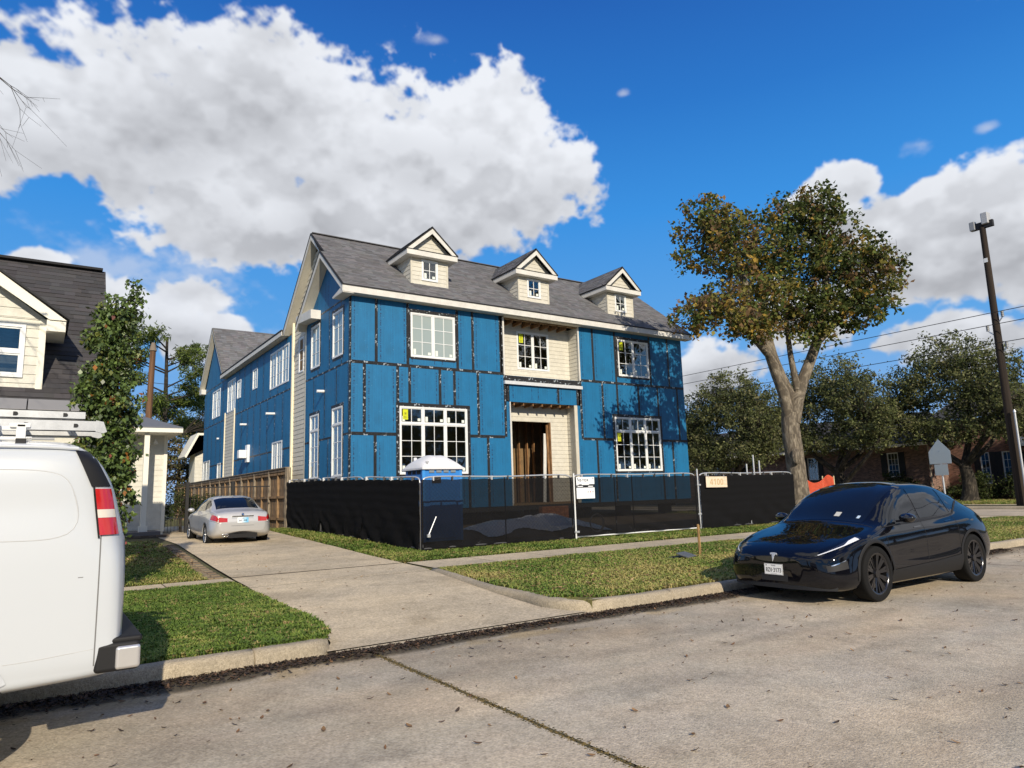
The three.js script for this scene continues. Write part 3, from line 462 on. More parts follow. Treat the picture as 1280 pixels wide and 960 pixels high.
  siding(house, 'f', zb, 6.22, 8.5, () => [14.66, 18.45], 0.165, MAT.cream, [UW]);
  siding(house, 'f', zb, FL, 5.2, () => [14.88, 18.2], 0.165, MAT.cream, [door]);
  siding(house, 's', 18.45, 6.22, 8.5, () => [zb + 0.03, HZ0 + 0.01], 0.165, MAT.cream); siding(house, 's', 18.2, FL, 5.2, () => [zb + 0.03, HZ0 + 0.01], 0.165, MAT.cream);
  part('recess_return', [box(18.452, 18.60, 6.2, 8.55, zb, HZ0 - 0.145), box(18.202, 18.35, FL, 5.6, zb, HZ0 - 0.145), box(14.5, 14.655, 6.2, 8.55, zb, HZ0 - 0.145), box(14.7, 14.875, FL, 5.6, zb, HZ0 - 0.145)], MAT.creamTrim, house);
  part('corner_trim', [box(18.41, 18.47, 6.22, 8.5, HZ0 - 0.02, HZ0 + 0.03)], MAT.trim, house); part('corner_trim', [box(14.63, 14.70, 6.22, 8.5, HZ0 - 0.02, HZ0 + 0.03)], MAT.trim, house);
  part('corner_trim', [box(18.06, 18.215, FL, 5.165, HZ0 - 0.01, HZ0 + 0.03)], MAT.creamTrim, house); part('corner_trim', [box(14.865, 14.91, FL, 5.165, HZ0 - 0.02, HZ0 + 0.03)], MAT.trim, house);
  part('ledge', [box(14.62, 18.47, 5.84, 5.97, HZ0 + 0.018, HZ0 + 0.13), box(14.7, 18.42, 5.97, 6.2, zb, HZ0)], std([0.72, 0.74, 0.76], 0.4, { map: uvScale(creamTex, 0.4) }), house);
  part('lintel', [box(14.66, 18.45, 5.165, 5.9, zb, HZ0 - 0.001)], MAT.osb, house);
  for (let x = 15.1; x < 18.2; x += 0.45) { part('joist', box(x, x + 0.05, 5.05, 5.16, zb + 0.03, HZ0 - 0.04), MAT.wood, house); part('joist', box(x, x + 0.05, 8.34, 8.5, zb + 0.03, HZ0 - 0.02), MAT.wood, house); }
  part('soffit_board', [box(14.66, 18.45, 8.50, 8.53, zb, HZ0 + 0.3)], MAT.creamTrim, house);
  winAt(house, 'f', ...UW, zb, { sashes: 2, labels: true, yellow: 1 });
  // what shows through the open doorway: bare studs and loose boards
  for (let i = 0; i < 9; i++) { const x = 14.7 + i * 0.40 + rr(-0.04, 0.04); part('wall_stud', box(x, x + 0.05, FL + 0.06, 5.25, -24.34, -24.2), MAT.wood, house); }
  part('inner_sheathing', box(14.35, 18.7, FL + 0.06, 5.25, -24.62, -24.6), MAT.osb, house);
  part('door_jamb', [box(15.30, 15.38, FL, 4.5, zb - 0.1, zb + 0.035)], MAT.trim, house); part('door_jamb', [box(17.24, 17.30, FL, 4.5, zb - 0.1, zb + 0.03)], MAT.wood, house);
  part('leaning_board', bar([16.78, FL + 0.06, -22.62], [17.12, 4.05, -22.9], 0.14, 0.03), MAT.trim, house);
  part('leaning_board', bar([17.05, FL + 0.06, -22.6], [17.2, 4.4, -22.86], 0.1, 0.05), MAT.wood, house);
  part('threshold', box(15.2, 18.2, FL - 0.02, FL + 0.0, zb - 0.1, HZ0), MAT.osb, house);

  // ---- cream strips on the side
  part('chase_core', [box(8.52, 8.66, FL, 8.8, -28.7, -26.78)], MAT.osb, house);
  siding(house, 's', 8.52, FL, 11.3, y => [Math.max(-28.62, -25.65 - (11.65 - Math.max(8.6, y)) / 0.9), y > 8.6 ? Math.min(-21.9 - (y - 8.6) / 0.79, -26.8 + (y - 8.6) * 3.4) : -26.84], 0.18, MAT.cream, [[-27.95, -27.35, 6.75, 8.2]]);
  part('corner_trim', [box(8.42, 8.56, FL, 9.0, -28.72, -28.6)], std([0.80, 0.72, 0.52], 0.7), house); part('corner_trim', [box(8.42, 8.56, FL, 8.7, -26.86, -26.76)], std([0.80, 0.72, 0.52], 0.7), house);
  winAt(house, 's', -27.95, -27.35, 6.75, 8.2, 8.52, { palePane: true, cols: 1 });
  siding(house, 's', 8.425, FL, 6.5, () => [-41.0, -38.72], 0.18, MAT.cream);
  part('corner_trim', [box(8.37, 8.43, FL, 6.6, -41.05, -40.95)], std([0.80, 0.72, 0.52], 0.7), house); part('corner_trim', [box(8.37, 8.43, FL, 6.6, -38.78, -38.68)], std([0.80, 0.72, 0.52], 0.7), house);
  panel([-41.05, -38.65, 6.5, TOP], so, 's');

  // ---- gable sheathing
  const gab = (z0, z1, apz, apy, yb, step) => { // triangle above yb, split in vertical panels
    const top = z => apy - Math.abs(z - apz) * (z > apz ? (apy - yb) / (z1 - apz) : (apy - yb) / (apz - z0));
    const cuts = [z1]; for (let z = z1 - 0.6; z > z0 + 0.2; z -= step) cuts.push(z); cuts.push(z0);
    for (let i = 0; i < cuts.length - 1; i++) { const b = cuts[i] - 0.003, a = cuts[i + 1] + 0.003, pts = [[HX0 - 0.012, yb, a], [HX0 - 0.012, yb, b], [HX0 - 0.012, top(b), b]]; if (apz > a && apz < b) pts.push([HX0 - 0.012, apy, apz]); pts.push([HX0 - 0.012, top(a), a]); part('sheathing_panel', prism(pts, [0.1, 0, 0]), MAT.blue, house); }
  };
  gab(-26.75, HZ0, -24.3, 10.45, TOP, 1.22); gab(HZ1, -41.05, -44.06, 11.85, TOP, 1.22);
  tape(-26.75, HZ0, TOP - 0.03, TOP + 0.03, 's', [], 0.003); tape(HZ1, -41.05, TOP - 0.03, TOP + 0.03, 's', [], 0.003);

  // ---- roof
  const deck = std([0.05, 0.05, 0.05], 0.9), M = 0.79, B = 0.9, E0 = -21.72, EY = 8.79, RZ = -25.65, RY = EY + M * (E0 - RZ), BZ = RZ - (RY - EY) / B;
  const slab = (pts, t = 0.07) => prism(pts, [0, -t, 0]);
  const roof = part('roof', [slab([[8.05, EY, E0], [25.05, EY, E0], [25.05, RY, RZ], [8.2, RY, RZ], [8.2, EY + M * (E0 + 24.1), -24.1], [8.05, EY + M * (E0 + 24.1), -24.1]]), slab([[8.2, RY, RZ], [25.05, RY, RZ], [25.05, EY, BZ], [8.2, EY, BZ]])], deck, house);
  shingles(roof, [8.05, EY + 0.002, E0 + 0.02], [1, 0, 0], [0, M, -1], (E0 - RZ) * Math.hypot(1, M), v => [v / Math.hypot(1, M) > E0 + 24.1 ? 0.15 : 0, 17.0], 'grey');
  part('ridge_cap', bar([8.2, RY + 0.02, RZ], [25.05, RY + 0.02, RZ], 0.26, 0.03), std([0.10, 0.10, 0.105], 0.95), house);
  // small gable slope over the front block, the flat wing and the rear cross gable
  const iy = EY + M * (E0 + 24.1), iz = -26.9, ily = iy - (24.1 - 26.9) * -M;
  const rf2 = part('roof', [slab([[8.05, iy, -24.1], [8.7, iy, -24.1], [8.7, ily, iz], [8.05, ily, iz]])], deck, house);
  const wing = part('roof', [slab([[8.1, EY, -41.3], [8.1, EY, BZ], [16, EY + 0.35, BZ], [16, EY + 0.35, -41.3]])], deck, house);
  const gm = 0.985, gx = 8.15, gA = -44.06, gY = 12.12, ge = -40.66, gf = -47.46;
  const rg = part('roof', [slab([[gx, gY - gm * (ge - gA), ge], [22, gY - gm * (ge - gA), ge], [22, gY, gA], [gx, gY, gA]]), slab([[gx, gY, gA], [22, gY, gA], [22, gY - gm * (gA - gf), gf], [gx, gY - gm * (gA - gf), gf]])], deck, house);
  shingles(rg, [gx, gY - gm * (ge - gA) + 0.002, ge + 0.02], [1, 0, 0], [0, gm, -1], (ge - gA) * Math.hypot(1, gm), () => [0, 13], 'grey', 0.2);
  // fascia, rakes, soffits
  part('fascia', box(8.05, 25.05, 8.53, 8.745, E0 - 0.005, E0 + 0.02), MAT.trim, house);
  part('drip_edge', box(8.04, 25.06, 8.748, 8.80, E0 + 0.0, E0 + 0.035), MAT.dark, house);
  part('soffit', [box(8.07, 25.03, 8.53, 8.545, HZ0, E0 - 0.008)], MAT.creamTrim, house);
  const rake = (x, a, b, h = 0.2) => { const [z0, y0] = a, [z1, y1] = b; part('rake_board', prism([[x, y0 - h - 0.05, z0], [x, y0 - 0.05, z0], [x, y1 - 0.05, z1], [x, y1 - h - 0.05, z1]], [0.03, 0, 0]), MAT.trim, house); part('drip_edge', prism([[x - 0.015, y0 - 0.05, z0], [x - 0.015, y0 + 0.012, z0], [x - 0.015, y1 + 0.012, z1], [x - 0.015, y1 - 0.05, z1]], [0.02, 0, 0]), MAT.dark, house); };
  const rsof = (x0, x1, a, b) => part('rake_soffit', prism([[x0, a[1] - 0.22, a[0]], [x1, a[1] - 0.22, a[0]], [x1, b[1] - 0.22, b[0]], [x0, b[1] - 0.22, b[0]]], [0, 0.02, 0]), MAT.creamTrim, house);
  rake(8.02, [E0, EY], [-24.1, iy]); rake(8.02, [-24.1, iy], [iz, ily]); rsof(8.06, 8.42, [E0 - 0.06, EY + 0.03], [-24.1, iy - 0.02]); rsof(8.06, 8.42, [-24.1, iy - 0.02], [iz, ily]);
  rake(8.17, [-24.1, iy], [RZ, RY]); rake(8.17, [RZ, RY], [BZ, EY]); rsof(8.21, 8.51, [RZ, RY - 0.02], [BZ, EY - 0.02]); rsof(8.21, 8.51, [-24.2, iy], [RZ, RY - 0.02]);
  rake(gx - 0.03, [ge, gY - gm * (ge - gA)], [gA, gY]); rake(gx - 0.03, [gA, gY], [gf, gY - gm * (gA - gf)]); rsof(gx, 8.41, [ge, gY - gm * (ge - gA)], [gA, gY - 0.02]); rsof(gx, 8.41, [gA, gY - 0.02], [gf, gY - gm * (gA - gf)]);
  part('cornice_return', [prism([[8.03, 8.36, -25.05], [8.03, 8.70, -25.05], [8.03, 8.82, -26.88], [8.03, 8.50, -26.88]], [0.38, 0, 0])], MAT.trim, house);
  part('cornice_return', [box(8.03, 8.42, 8.50, 8.52, -22.7, E0), prism([[8.03, 8.53, -22.72], [8.03, 8.56, -22.72], [8.03, 8.74, E0 - 0.01], [8.03, 8.53, E0 - 0.01]], [0.02, 0, 0])], MAT.trim, house);
  part('cornice_return', [box(8.15, 8.42, 8.45, 8.75, -47.5, -46.9)], MAT.trim, house);
  part('fascia', box(8.10, 8.13, 8.55, 8.75, -41.2, BZ - 0.02), MAT.trim, house); part('drip_edge', box(8.085, 8.1, 8.74, 8.80, -41.2, BZ - 0.02), MAT.dark, house); part('soffit', box(8.14, 8.42, 8.55, 8.565, -41.2, BZ - 0.02), MAT.creamTrim, house);
  part('gable_wall', [prism([[HX1 - 0.02, 8.6, HZ0], [HX1 - 0.02, 8.6, -29.2], [HX1 - 0.02, RY - 0.2, RZ]], [-0.1, 0, 0]), prism([[8.66, 8.6, HZ0 - 0.1], [8.66, 8.6, -29.2], [8.66, RY - 0.2, RZ]], [-0.1, 0, 0])], MAT.osb, house);

  // ---- dormers
  for (const cx of [11.72, 16.555, 21.4]) {
    const hw = 0.79, zf2 = -22.56, yb = 9.28, ye = 10.5, roofY = z => EY + M * (E0 - z), zEnd = E0 - (ye - EY) / M;
    const wn = [cx - 0.34, cx + 0.34, 9.63, 10.44];
    const core = rectMinus([cx - hw + 0.02, cx + hw - 0.02, yb, ye], [wn]).map(([a, b, c, d]) => box(a, b, c, d, zf2 - 0.1, zf2 - 0.002));
    const cheek = s => prism([[cx + s * (hw - 0.02), roofY(zf2) - 0.05, zf2 - 0.1], [cx + s * (hw - 0.02), ye, zf2 - 0.1], [cx + s * (hw - 0.02), ye, zEnd]], [-s * 0.05, 0, 0]);
    const dm = part('dormer', [...core, cheek(-1), cheek(1)], MAT.creamTrim, house);
    siding(dm, 'f', zf2, yb + 0.02, ye, () => [cx - hw + 0.06, cx + hw - 0.06], 0.165, MAT.cream, [wn]);
    siding(dm, 's', cx - hw + 0.02, yb + 0.08, ye, y => [E0 - (y - EY) / M, zf2 - 0.02], 0.165, MAT.cream);
    part('corner_trim', [box(cx - hw, cx - hw + 0.07, yb, ye, zf2 - 0.05, zf2 + 0.025), box(cx + hw - 0.07, cx + hw, yb, ye, zf2 - 0.05, zf2 + 0.025)], MAT.creamTrim, dm);
    part('base_trim', [box(cx - hw - 0.01, cx + hw + 0.01, yb - 0.06, yb + 0.03, zf2 - 0.04, zf2 + 0.03)], MAT.trim, dm);
    const W = hw + 0.27, zE = zf2 + 0.3, pk = 11.66, py = ye + 0.17, dmm = (pk - py) / W, zR = E0 - (pk - EY) / M, zL = E0 - (py - EY) / M;
    // eave box under the little gable
    part('cornice', [box(cx - W, cx + W, ye - 0.02, ye + 0.17, zE - 0.03, zE), box(cx - W, cx - W + 0.03, ye - 0.02, ye + 0.17, zL + 0.1, zE - 0.03), box(cx + W - 0.03, cx + W, ye - 0.02, ye + 0.17, zL + 0.1, zE - 0.03), box(cx - W + 0.03, cx + W - 0.03, ye - 0.02, ye, zf2 - 0.1, zE - 0.03), box(cx - W + 0.03, cx - hw + 0.02, ye - 0.02, ye, zL, zf2 - 0.1), box(cx + hw - 0.02, cx + W - 0.03, ye - 0.02, ye, zL, zf2 - 0.1)], MAT.trim, dm);
    part('pent_roof', prism([[cx - W - 0.01, ye + 0.172, zE + 0.015], [cx + W + 0.01, ye + 0.172, zE + 0.015], [cx + W + 0.01, ye + 0.26, zf2 + 0.02], [cx - W - 0.01, ye + 0.26, zf2 + 0.02]], [0, 0.025, 0]), MAT.dark, dm);
    siding(dm, 'f', zf2 + 0.02, ye + 0.27, pk - 0.22, y => [cx - Math.max(0, (pk - 0.15 - y) / dmm) + 0.1, cx + Math.max(0, (pk - 0.15 - y) / dmm) - 0.1], 0.165, MAT.cream);
    part('tympanum', prism([[cx - W + 0.1, ye + 0.2, zf2 + 0.018], [cx + W - 0.1, ye + 0.2, zf2 + 0.018], [cx, pk - 0.12, zf2 + 0.018]], [0, 0, -0.05]), MAT.creamTrim, dm);
    const rk = s => prism([[cx + s * (W - 0.02), py + 0.02, zE - 0.03], [cx, pk - 0.04, zE - 0.03], [cx, pk - 0.04 - 0.2, zE - 0.03], [cx + s * (W - 0.22), py + 0.02, zE - 0.03]], [0, 0, 0.025]);
    part('rake_board', [rk(-1), rk(1)], MAT.trim, dm);
    const dk = s => prism([[cx, pk - 0.03, zE + 0.02], [cx + s * (W + 0.03), py, zE + 0.02], [cx + s * (W + 0.03), py, zL - 0.15], [cx, pk - 0.03, zR - 0.15]], [0, 0.04, 0]);
    const dr = part('dormer_roof', [dk(-1), dk(1)], MAT.dark, dm);
    const sl = Math.hypot(W + 0.03, pk - py);
    shingles(dr, [cx - W - 0.03, py + 0.045, zL - 0.1], [0, 0, 1], [W + 0.03, pk - py, 0], sl, v => [-(v / sl) * (zL - zR), zE - zL + 0.09], 'grey');
    shingles(dr, [cx + W + 0.03, py + 0.045, zE], [0, 0, -1], [-(W + 0.03), pk - py, 0], sl, v => [0, zE - zL + (v / sl) * (zL - zR)], 'grey');
    winAt(dm, 'f', ...wn, zf2 + 0.015, { rows: 2, labels: true });
    part('dormer_back', box(cx - hw + 0.08, cx + hw - 0.08, yb, ye - 0.03, zf2 - 0.9, zf2 - 0.85), MAT.osb, dm);
  }
  // ---- pipes and boxes on the side wall
  for (const [z, y, l] of [[-31.04, 5.45, 0.4], [-36.15, 5.48, 0.32], [-24.6, 5.55, 0.28], [-42.6, 5.3, 0.12]]) part('vent_pipe', [rod([HX0 + 0.02, y, z], [HX0 - l, y - 0.01, z], 0.055, 12)], MAT.vinyl, house);
  part('meter_box', [rbox(HX0 - 0.14, HX0 - 0.013, 3.55, 4.4, -35.7, -35.25, 0.02), rbox(HX0 - 0.5, HX0 - 0.14, 3.75, 4.15, -35.75, -35.35, 0.03)], std([0.75, 0.77, 0.78], 0.5), house);
}
// ---------------------------------------------------------------- vehicles
function hermite(tb, k) { // monotone cubic through [s, ...] rows, column k
  const n = tb.length, x = tb.map(r => r[0]), y = tb.map(r => r[k]), d = [], m = [];
  for (let i = 0; i < n - 1; i++) d.push((y[i + 1] - y[i]) / (x[i + 1] - x[i]));
  m[0] = d[0]; m[n - 1] = d[n - 2]; for (let i = 1; i < n - 1; i++) m[i] = d[i - 1] * d[i] <= 0 ? 0 : 3 * (x[i + 1] - x[i - 1]) / ((2 * (x[i + 1] - x[i]) + x[i] - x[i - 1]) / d[i - 1] + (x[i + 1] - x[i] + 2 * (x[i] - x[i - 1])) / d[i]);
  return s => { if (s <= x[0]) return y[0]; if (s >= x[n - 1]) return y[n - 1]; let i = 0; while (s > x[i + 1]) i++; const h = x[i + 1] - x[i], t = (s - x[i]) / h, t2 = t * t, t3 = t2 * t; return (2 * t3 - 3 * t2 + 1) * y[i] + (t3 - 2 * t2 + t) * h * m[i] + (-2 * t3 + 3 * t2) * y[i + 1] + (t3 - t2) * h * m[i + 1]; };
}
class Body { // rows of [s, y, z] from the floor's middle up to the roof's middle
  constructor(L, rows) { this.L = L; this.rows = rows.map(r => [this.smooth(hermite(r, 1)), this.smooth(hermite(r, 2))]); this.n = rows.length - 1; this.cache = new Map(); }
  smooth(f) { const N = 240, a = new Float64Array(N + 1); for (let i = 0; i <= N; i++) a[i] = f(this.L * i / N); for (let p = 0; p < 26; p++) { const b = a.slice(); for (let i = 1; i < N; i++) { const e = Math.min(i, N - i) / N * this.L, w = 0.5 * clamp((e - 0.1) / 0.35); a[i] = lerp(b[i], (b[i - 1] + b[i + 1]) / 2, w); } } return s => { const t = clamp(s / this.L) * N, i = Math.min(N - 1, Math.floor(t)), u = t - i, p0 = a[Math.max(0, i - 1)], p1 = a[i], p2 = a[i + 1], p3 = a[Math.min(N, i + 2)]; return p1 + 0.5 * u * (p2 - p0 + u * (2 * p0 - 5 * p1 + 4 * p2 - p3 + u * (3 * (p1 - p2) + p3 - p0))); }; }
  section(s) { const key = Math.round(s * 2000); if (this.cache.has(key)) return this.cache.get(key); const p = this.rows.map(([y, z]) => V(y(s), z(s), 0)); const pts = [V(p[1].x, -p[1].y, 0), ...p, V(p[this.n - 1].x, -p[this.n - 1].y, 0)]; const c = new THREE.CatmullRomCurve3(pts, false, 'centripetal'); this.cache.set(key, c); return c; }
  at(s, v) { const q = this.section(clamp(s, 0, this.L)).getPoint((v + 1) / (this.n + 2)); return [s, q.x, Math.max(0, q.y)]; } // [s, y, z>=0]
  normal(s, v) { const e = 0.01, a = this.at(Math.min(this.L, s + e), v), b = this.at(Math.max(0, s - e), v), c = this.at(s, Math.min(this.n, v + 0.02)), d = this.at(s, Math.max(0, v - 0.02)); const n = V(0, 0, 0).crossVectors(V(c[0] - d[0], c[1] - d[1], c[2] - d[2]), V(a[0] - b[0], a[1] - b[1], a[2] - b[2])); if (n.lengthSq() < 1e-12) return V(0, 1, 0); n.normalize(); const m = this.at(s, v); if (n.z * m[2] + n.y * (m[1] - 0.6) < 0) n.negate(); return n; }
  hw(s, y) { let best = 0; const c = this.section(s); let p = c.getPoint(1 / (this.n + 2)); for (let i = 1; i <= 60; i++) { const q = c.getPoint((1 + this.n * i / 60) / (this.n + 2)); if ((p.x - y) * (q.x - y) <= 0 && Math.abs(p.x - q.x) > 1e-6) best = Math.max(best, lerp(p.y, q.y, (y - p.x) / (q.x - p.x))); p = q; } return best; }
  shell(nS = 96, nV = 44) {
    const pos = [], idx = [], row = 2 * nV + 1, st = [...Array(nS + 1)].map((_, i) => { const t = i / nS; return this.L * lerp(t, 0.5 - 0.5 * Math.cos(Math.PI * t), 0.8); });
    for (const s of st) for (let j = -nV; j <= nV; j++) { const q = this.at(s, this.n * (1 - Math.abs(j) / nV)); pos.push(q[0], q[1], j < 0 ? -q[2] : q[2]); }
    // j=-nV is the floor middle on the far side, j=0 the roof middle, j=+nV the floor middle again
    for (let i = 0; i < nS; i++) for (let j = 0; j < row - 1; j++) { const a = i * row + j, b = a + 1, c = a + row, d = c + 1; idx.push(a, b, d, a, d, c); }
    for (const [o, f] of [[0, 0], [nS * row, 1]]) { const c = pos.length / 3; let y = 0; for (let j = 0; j < row; j++) y += pos[(o + j) * 3 + 1] / row; pos.push(st[o ? nS : 0], y, 0); for (let j = 0; j < row - 1; j++) f ? idx.push(o + j, o + j + 1, c) : idx.push(o + j + 1, o + j, c); }
    const g = new THREE.BufferGeometry(); g.setAttribute('position', new THREE.Float32BufferAttribute(pos, 3)); g.setIndex(idx); g.computeVertexNormals(); g.setAttribute('uv', new THREE.Float32BufferAttribute(new Float32Array(pos.length / 3 * 2), 2)); return g;
  }
  // a skin patch over s0..s1 and lo(s)..hi(s) in row coordinates, lifted off the body
  patch(s0, s1, lo, hi, off, side, nu = 24, nv = 8) { const L = typeof lo === 'function' ? lo : () => lo, H = typeof hi === 'function' ? hi : () => hi; const f = (a, b) => { const s = lerp(s0, s1, a), v = lerp(L(s), H(s), b), p = this.at(s, v), n = this.normal(s, v); return [p[0] + n.x * off, p[1] + n.y * off, side * (p[2] + n.z * off)]; }; const g = sheet(nu, nv, (a, b) => side > 0 ? f(a, b) : f(1 - a, b), (a, b) => [a, b]); return g; }
  over(s0, s1, v0, off, nu = 24, nv = 16) { // across the middle, from row v0 to row v0
    const lo = typeof v0 === 'function' ? v0 : () => v0; return sheet(nu, nv * 2, (a, b) => { const s = lerp(s0, s1, a), w = (b - 0.5) * 2, v = lerp(this.n, lo(s), Math.abs(w)), p = this.at(s, v), n = this.normal(s, v); return [p[0] + n.x * off, p[1] + n.y * off, (w < 0 ? 1 : -1) * (p[2] + n.z * off)]; }, (a, b) => [a, b]);
  }
}
function carve(shellGeo, wheels, r, depth, hw) { // wheel wells cut out of the shell
  let b = new Brush(shellGeo); b.updateMatrixWorld(); const ev = new Evaluator(); ev.attributes = ['position', 'normal', 'uv']; ev.useGroups = false;
  for (const [s, y] of wheels) for (const sd of [-1, 1]) { const c = new THREE.CylinderGeometry(r, r, depth, 40); c.rotateX(Math.PI / 2); const k = new Brush(c); k.position.set(s, y, sd * (hw - depth / 2 + 0.08)); k.updateMatrixWorld(); b = ev.evaluate(b, k, SUBTRACTION); b.updateMatrixWorld(); }
  return b.geometry;
}
MAT.rubber = phys([0.007, 0.007, 0.007], 0.85, { specularIntensity: 0.5 }); MAT.plastic = phys([0.013, 0.013, 0.014], 0.6, { specularIntensity: 0.6 }); MAT.chrome = std([0.7, 0.7, 0.72], 0.15, { metalness: 1 }); MAT.alloy = std([0.45, 0.46, 0.48], 0.3, { metalness: 0.9 });
MAT.carGlass = phys([0.006, 0.008, 0.012], 0.3, { specularIntensity: 0, clearcoat: 1, clearcoatRoughness: 0.02, ior: 1.55 });
function wheel(parent, s, y, z, side, R, wd, spokes, rimMat, rimShare = 0.70, sw = 0.02, discMat = null) {
  const w = new THREE.Group(); w.name = 'wheel'; w.position.set(s, y, z); parent.add(w);
  const rr0 = R * rimShare, hwd = wd / 2, pr = [[rr0, -hwd], [R - 0.02, -hwd], [R - 0.004, -hwd * 0.85], [R, -hwd * 0.6], [R, hwd * 0.6], [R - 0.004, hwd * 0.85], [R - 0.02, hwd], [rr0 + 0.01, hwd * 1.02], [rr0, hwd * 0.9]].map(p => new THREE.Vector2(...p));
  const ty = new THREE.LatheGeometry(pr, 48); ty.rotateX(Math.PI / 2); obj('tyre', ty, MAT.rubber, w);
  const o = side; const rim = [];
  const rp = [[rr0 + 0.004, hwd * 0.93], [rr0 - 0.02, hwd * 0.96], [rr0 - 0.035, hwd * 0.7], [rr0 - 0.045, -hwd * 0.6]].map(p => new THREE.Vector2(p[0], p[1] * 1)); const rg = new THREE.LatheGeometry(rp, 48); rg.rotateX(Math.PI / 2); if (o < 0) rg.rotateY(Math.PI); rim.push(rg);
  for (let k = 0; k < spokes; k++) { const a = k / spokes * Math.PI * 2 + 0.2, tw = 0.10; for (const t of [-tw, tw]) { const g = bar([Math.cos(a) * 0.05, Math.sin(a) * 0.05, o * hwd * 0.62], [Math.cos(a + t) * (rr0 - 0.015), Math.sin(a + t) * (rr0 - 0.015), o * hwd * 0.80], sw, 0.035); rim.push(g); } }
  const hub = new THREE.CylinderGeometry(0.055, 0.06, 0.04, 20); hub.rotateX(Math.PI / 2); hub.translate(0, 0, o * hwd * 0.7); rim.push(hub); obj('rim', rim, rimMat, w);
  const d = new THREE.CylinderGeometry(rr0 * 0.72, rr0 * 0.72, 0.02, 30); d.rotateX(Math.PI / 2); d.translate(0, 0, o * hwd * 0.15); obj('brake_disc', d, discMat || std([0.12, 0.12, 0.12], 0.5, { metalness: 0.8 }), w);
  return w;
}
function archTrim(B, s, y, r0, r1, side, off, a0 = -0.15, a1 = Math.PI + 0.15) { return sheet(36, 3, (a, b) => { const t = lerp(a1, a0, side > 0 ? a : 1 - a), R = lerp(r0, r1, b), x = s + Math.cos(t) * R, yy = y + Math.sin(t) * R, h = Math.max(B.hw(clamp(x, 0.01, B.L - 0.01), Math.max(yy, 0.3)), 0.6); return [x, yy, side * (h + off * Math.sin(Math.PI * clamp(b * 0.7 + 0.15)))]; }); }
function plate(w, h, draw) { const t = canvasTex(256, 128, draw); const g = new THREE.BoxGeometry(w, h, 0.006); return [g, [std([0.7, 0.7, 0.7], 0.5), std([1, 1, 1], 0.45, { map: t })]]; }
function plateMesh(parent, w, h, draw, pos, rotY) { const [g, ms] = plate(w, h, draw); const m = new THREE.Mesh(g, [ms[0], ms[0], ms[0], ms[0], ms[1], ms[0]]); m.name = 'number_plate'; m.position.set(...pos); m.rotation.y = rotY; m.castShadow = m.receiveShadow = true; parent.add(m); return m; }

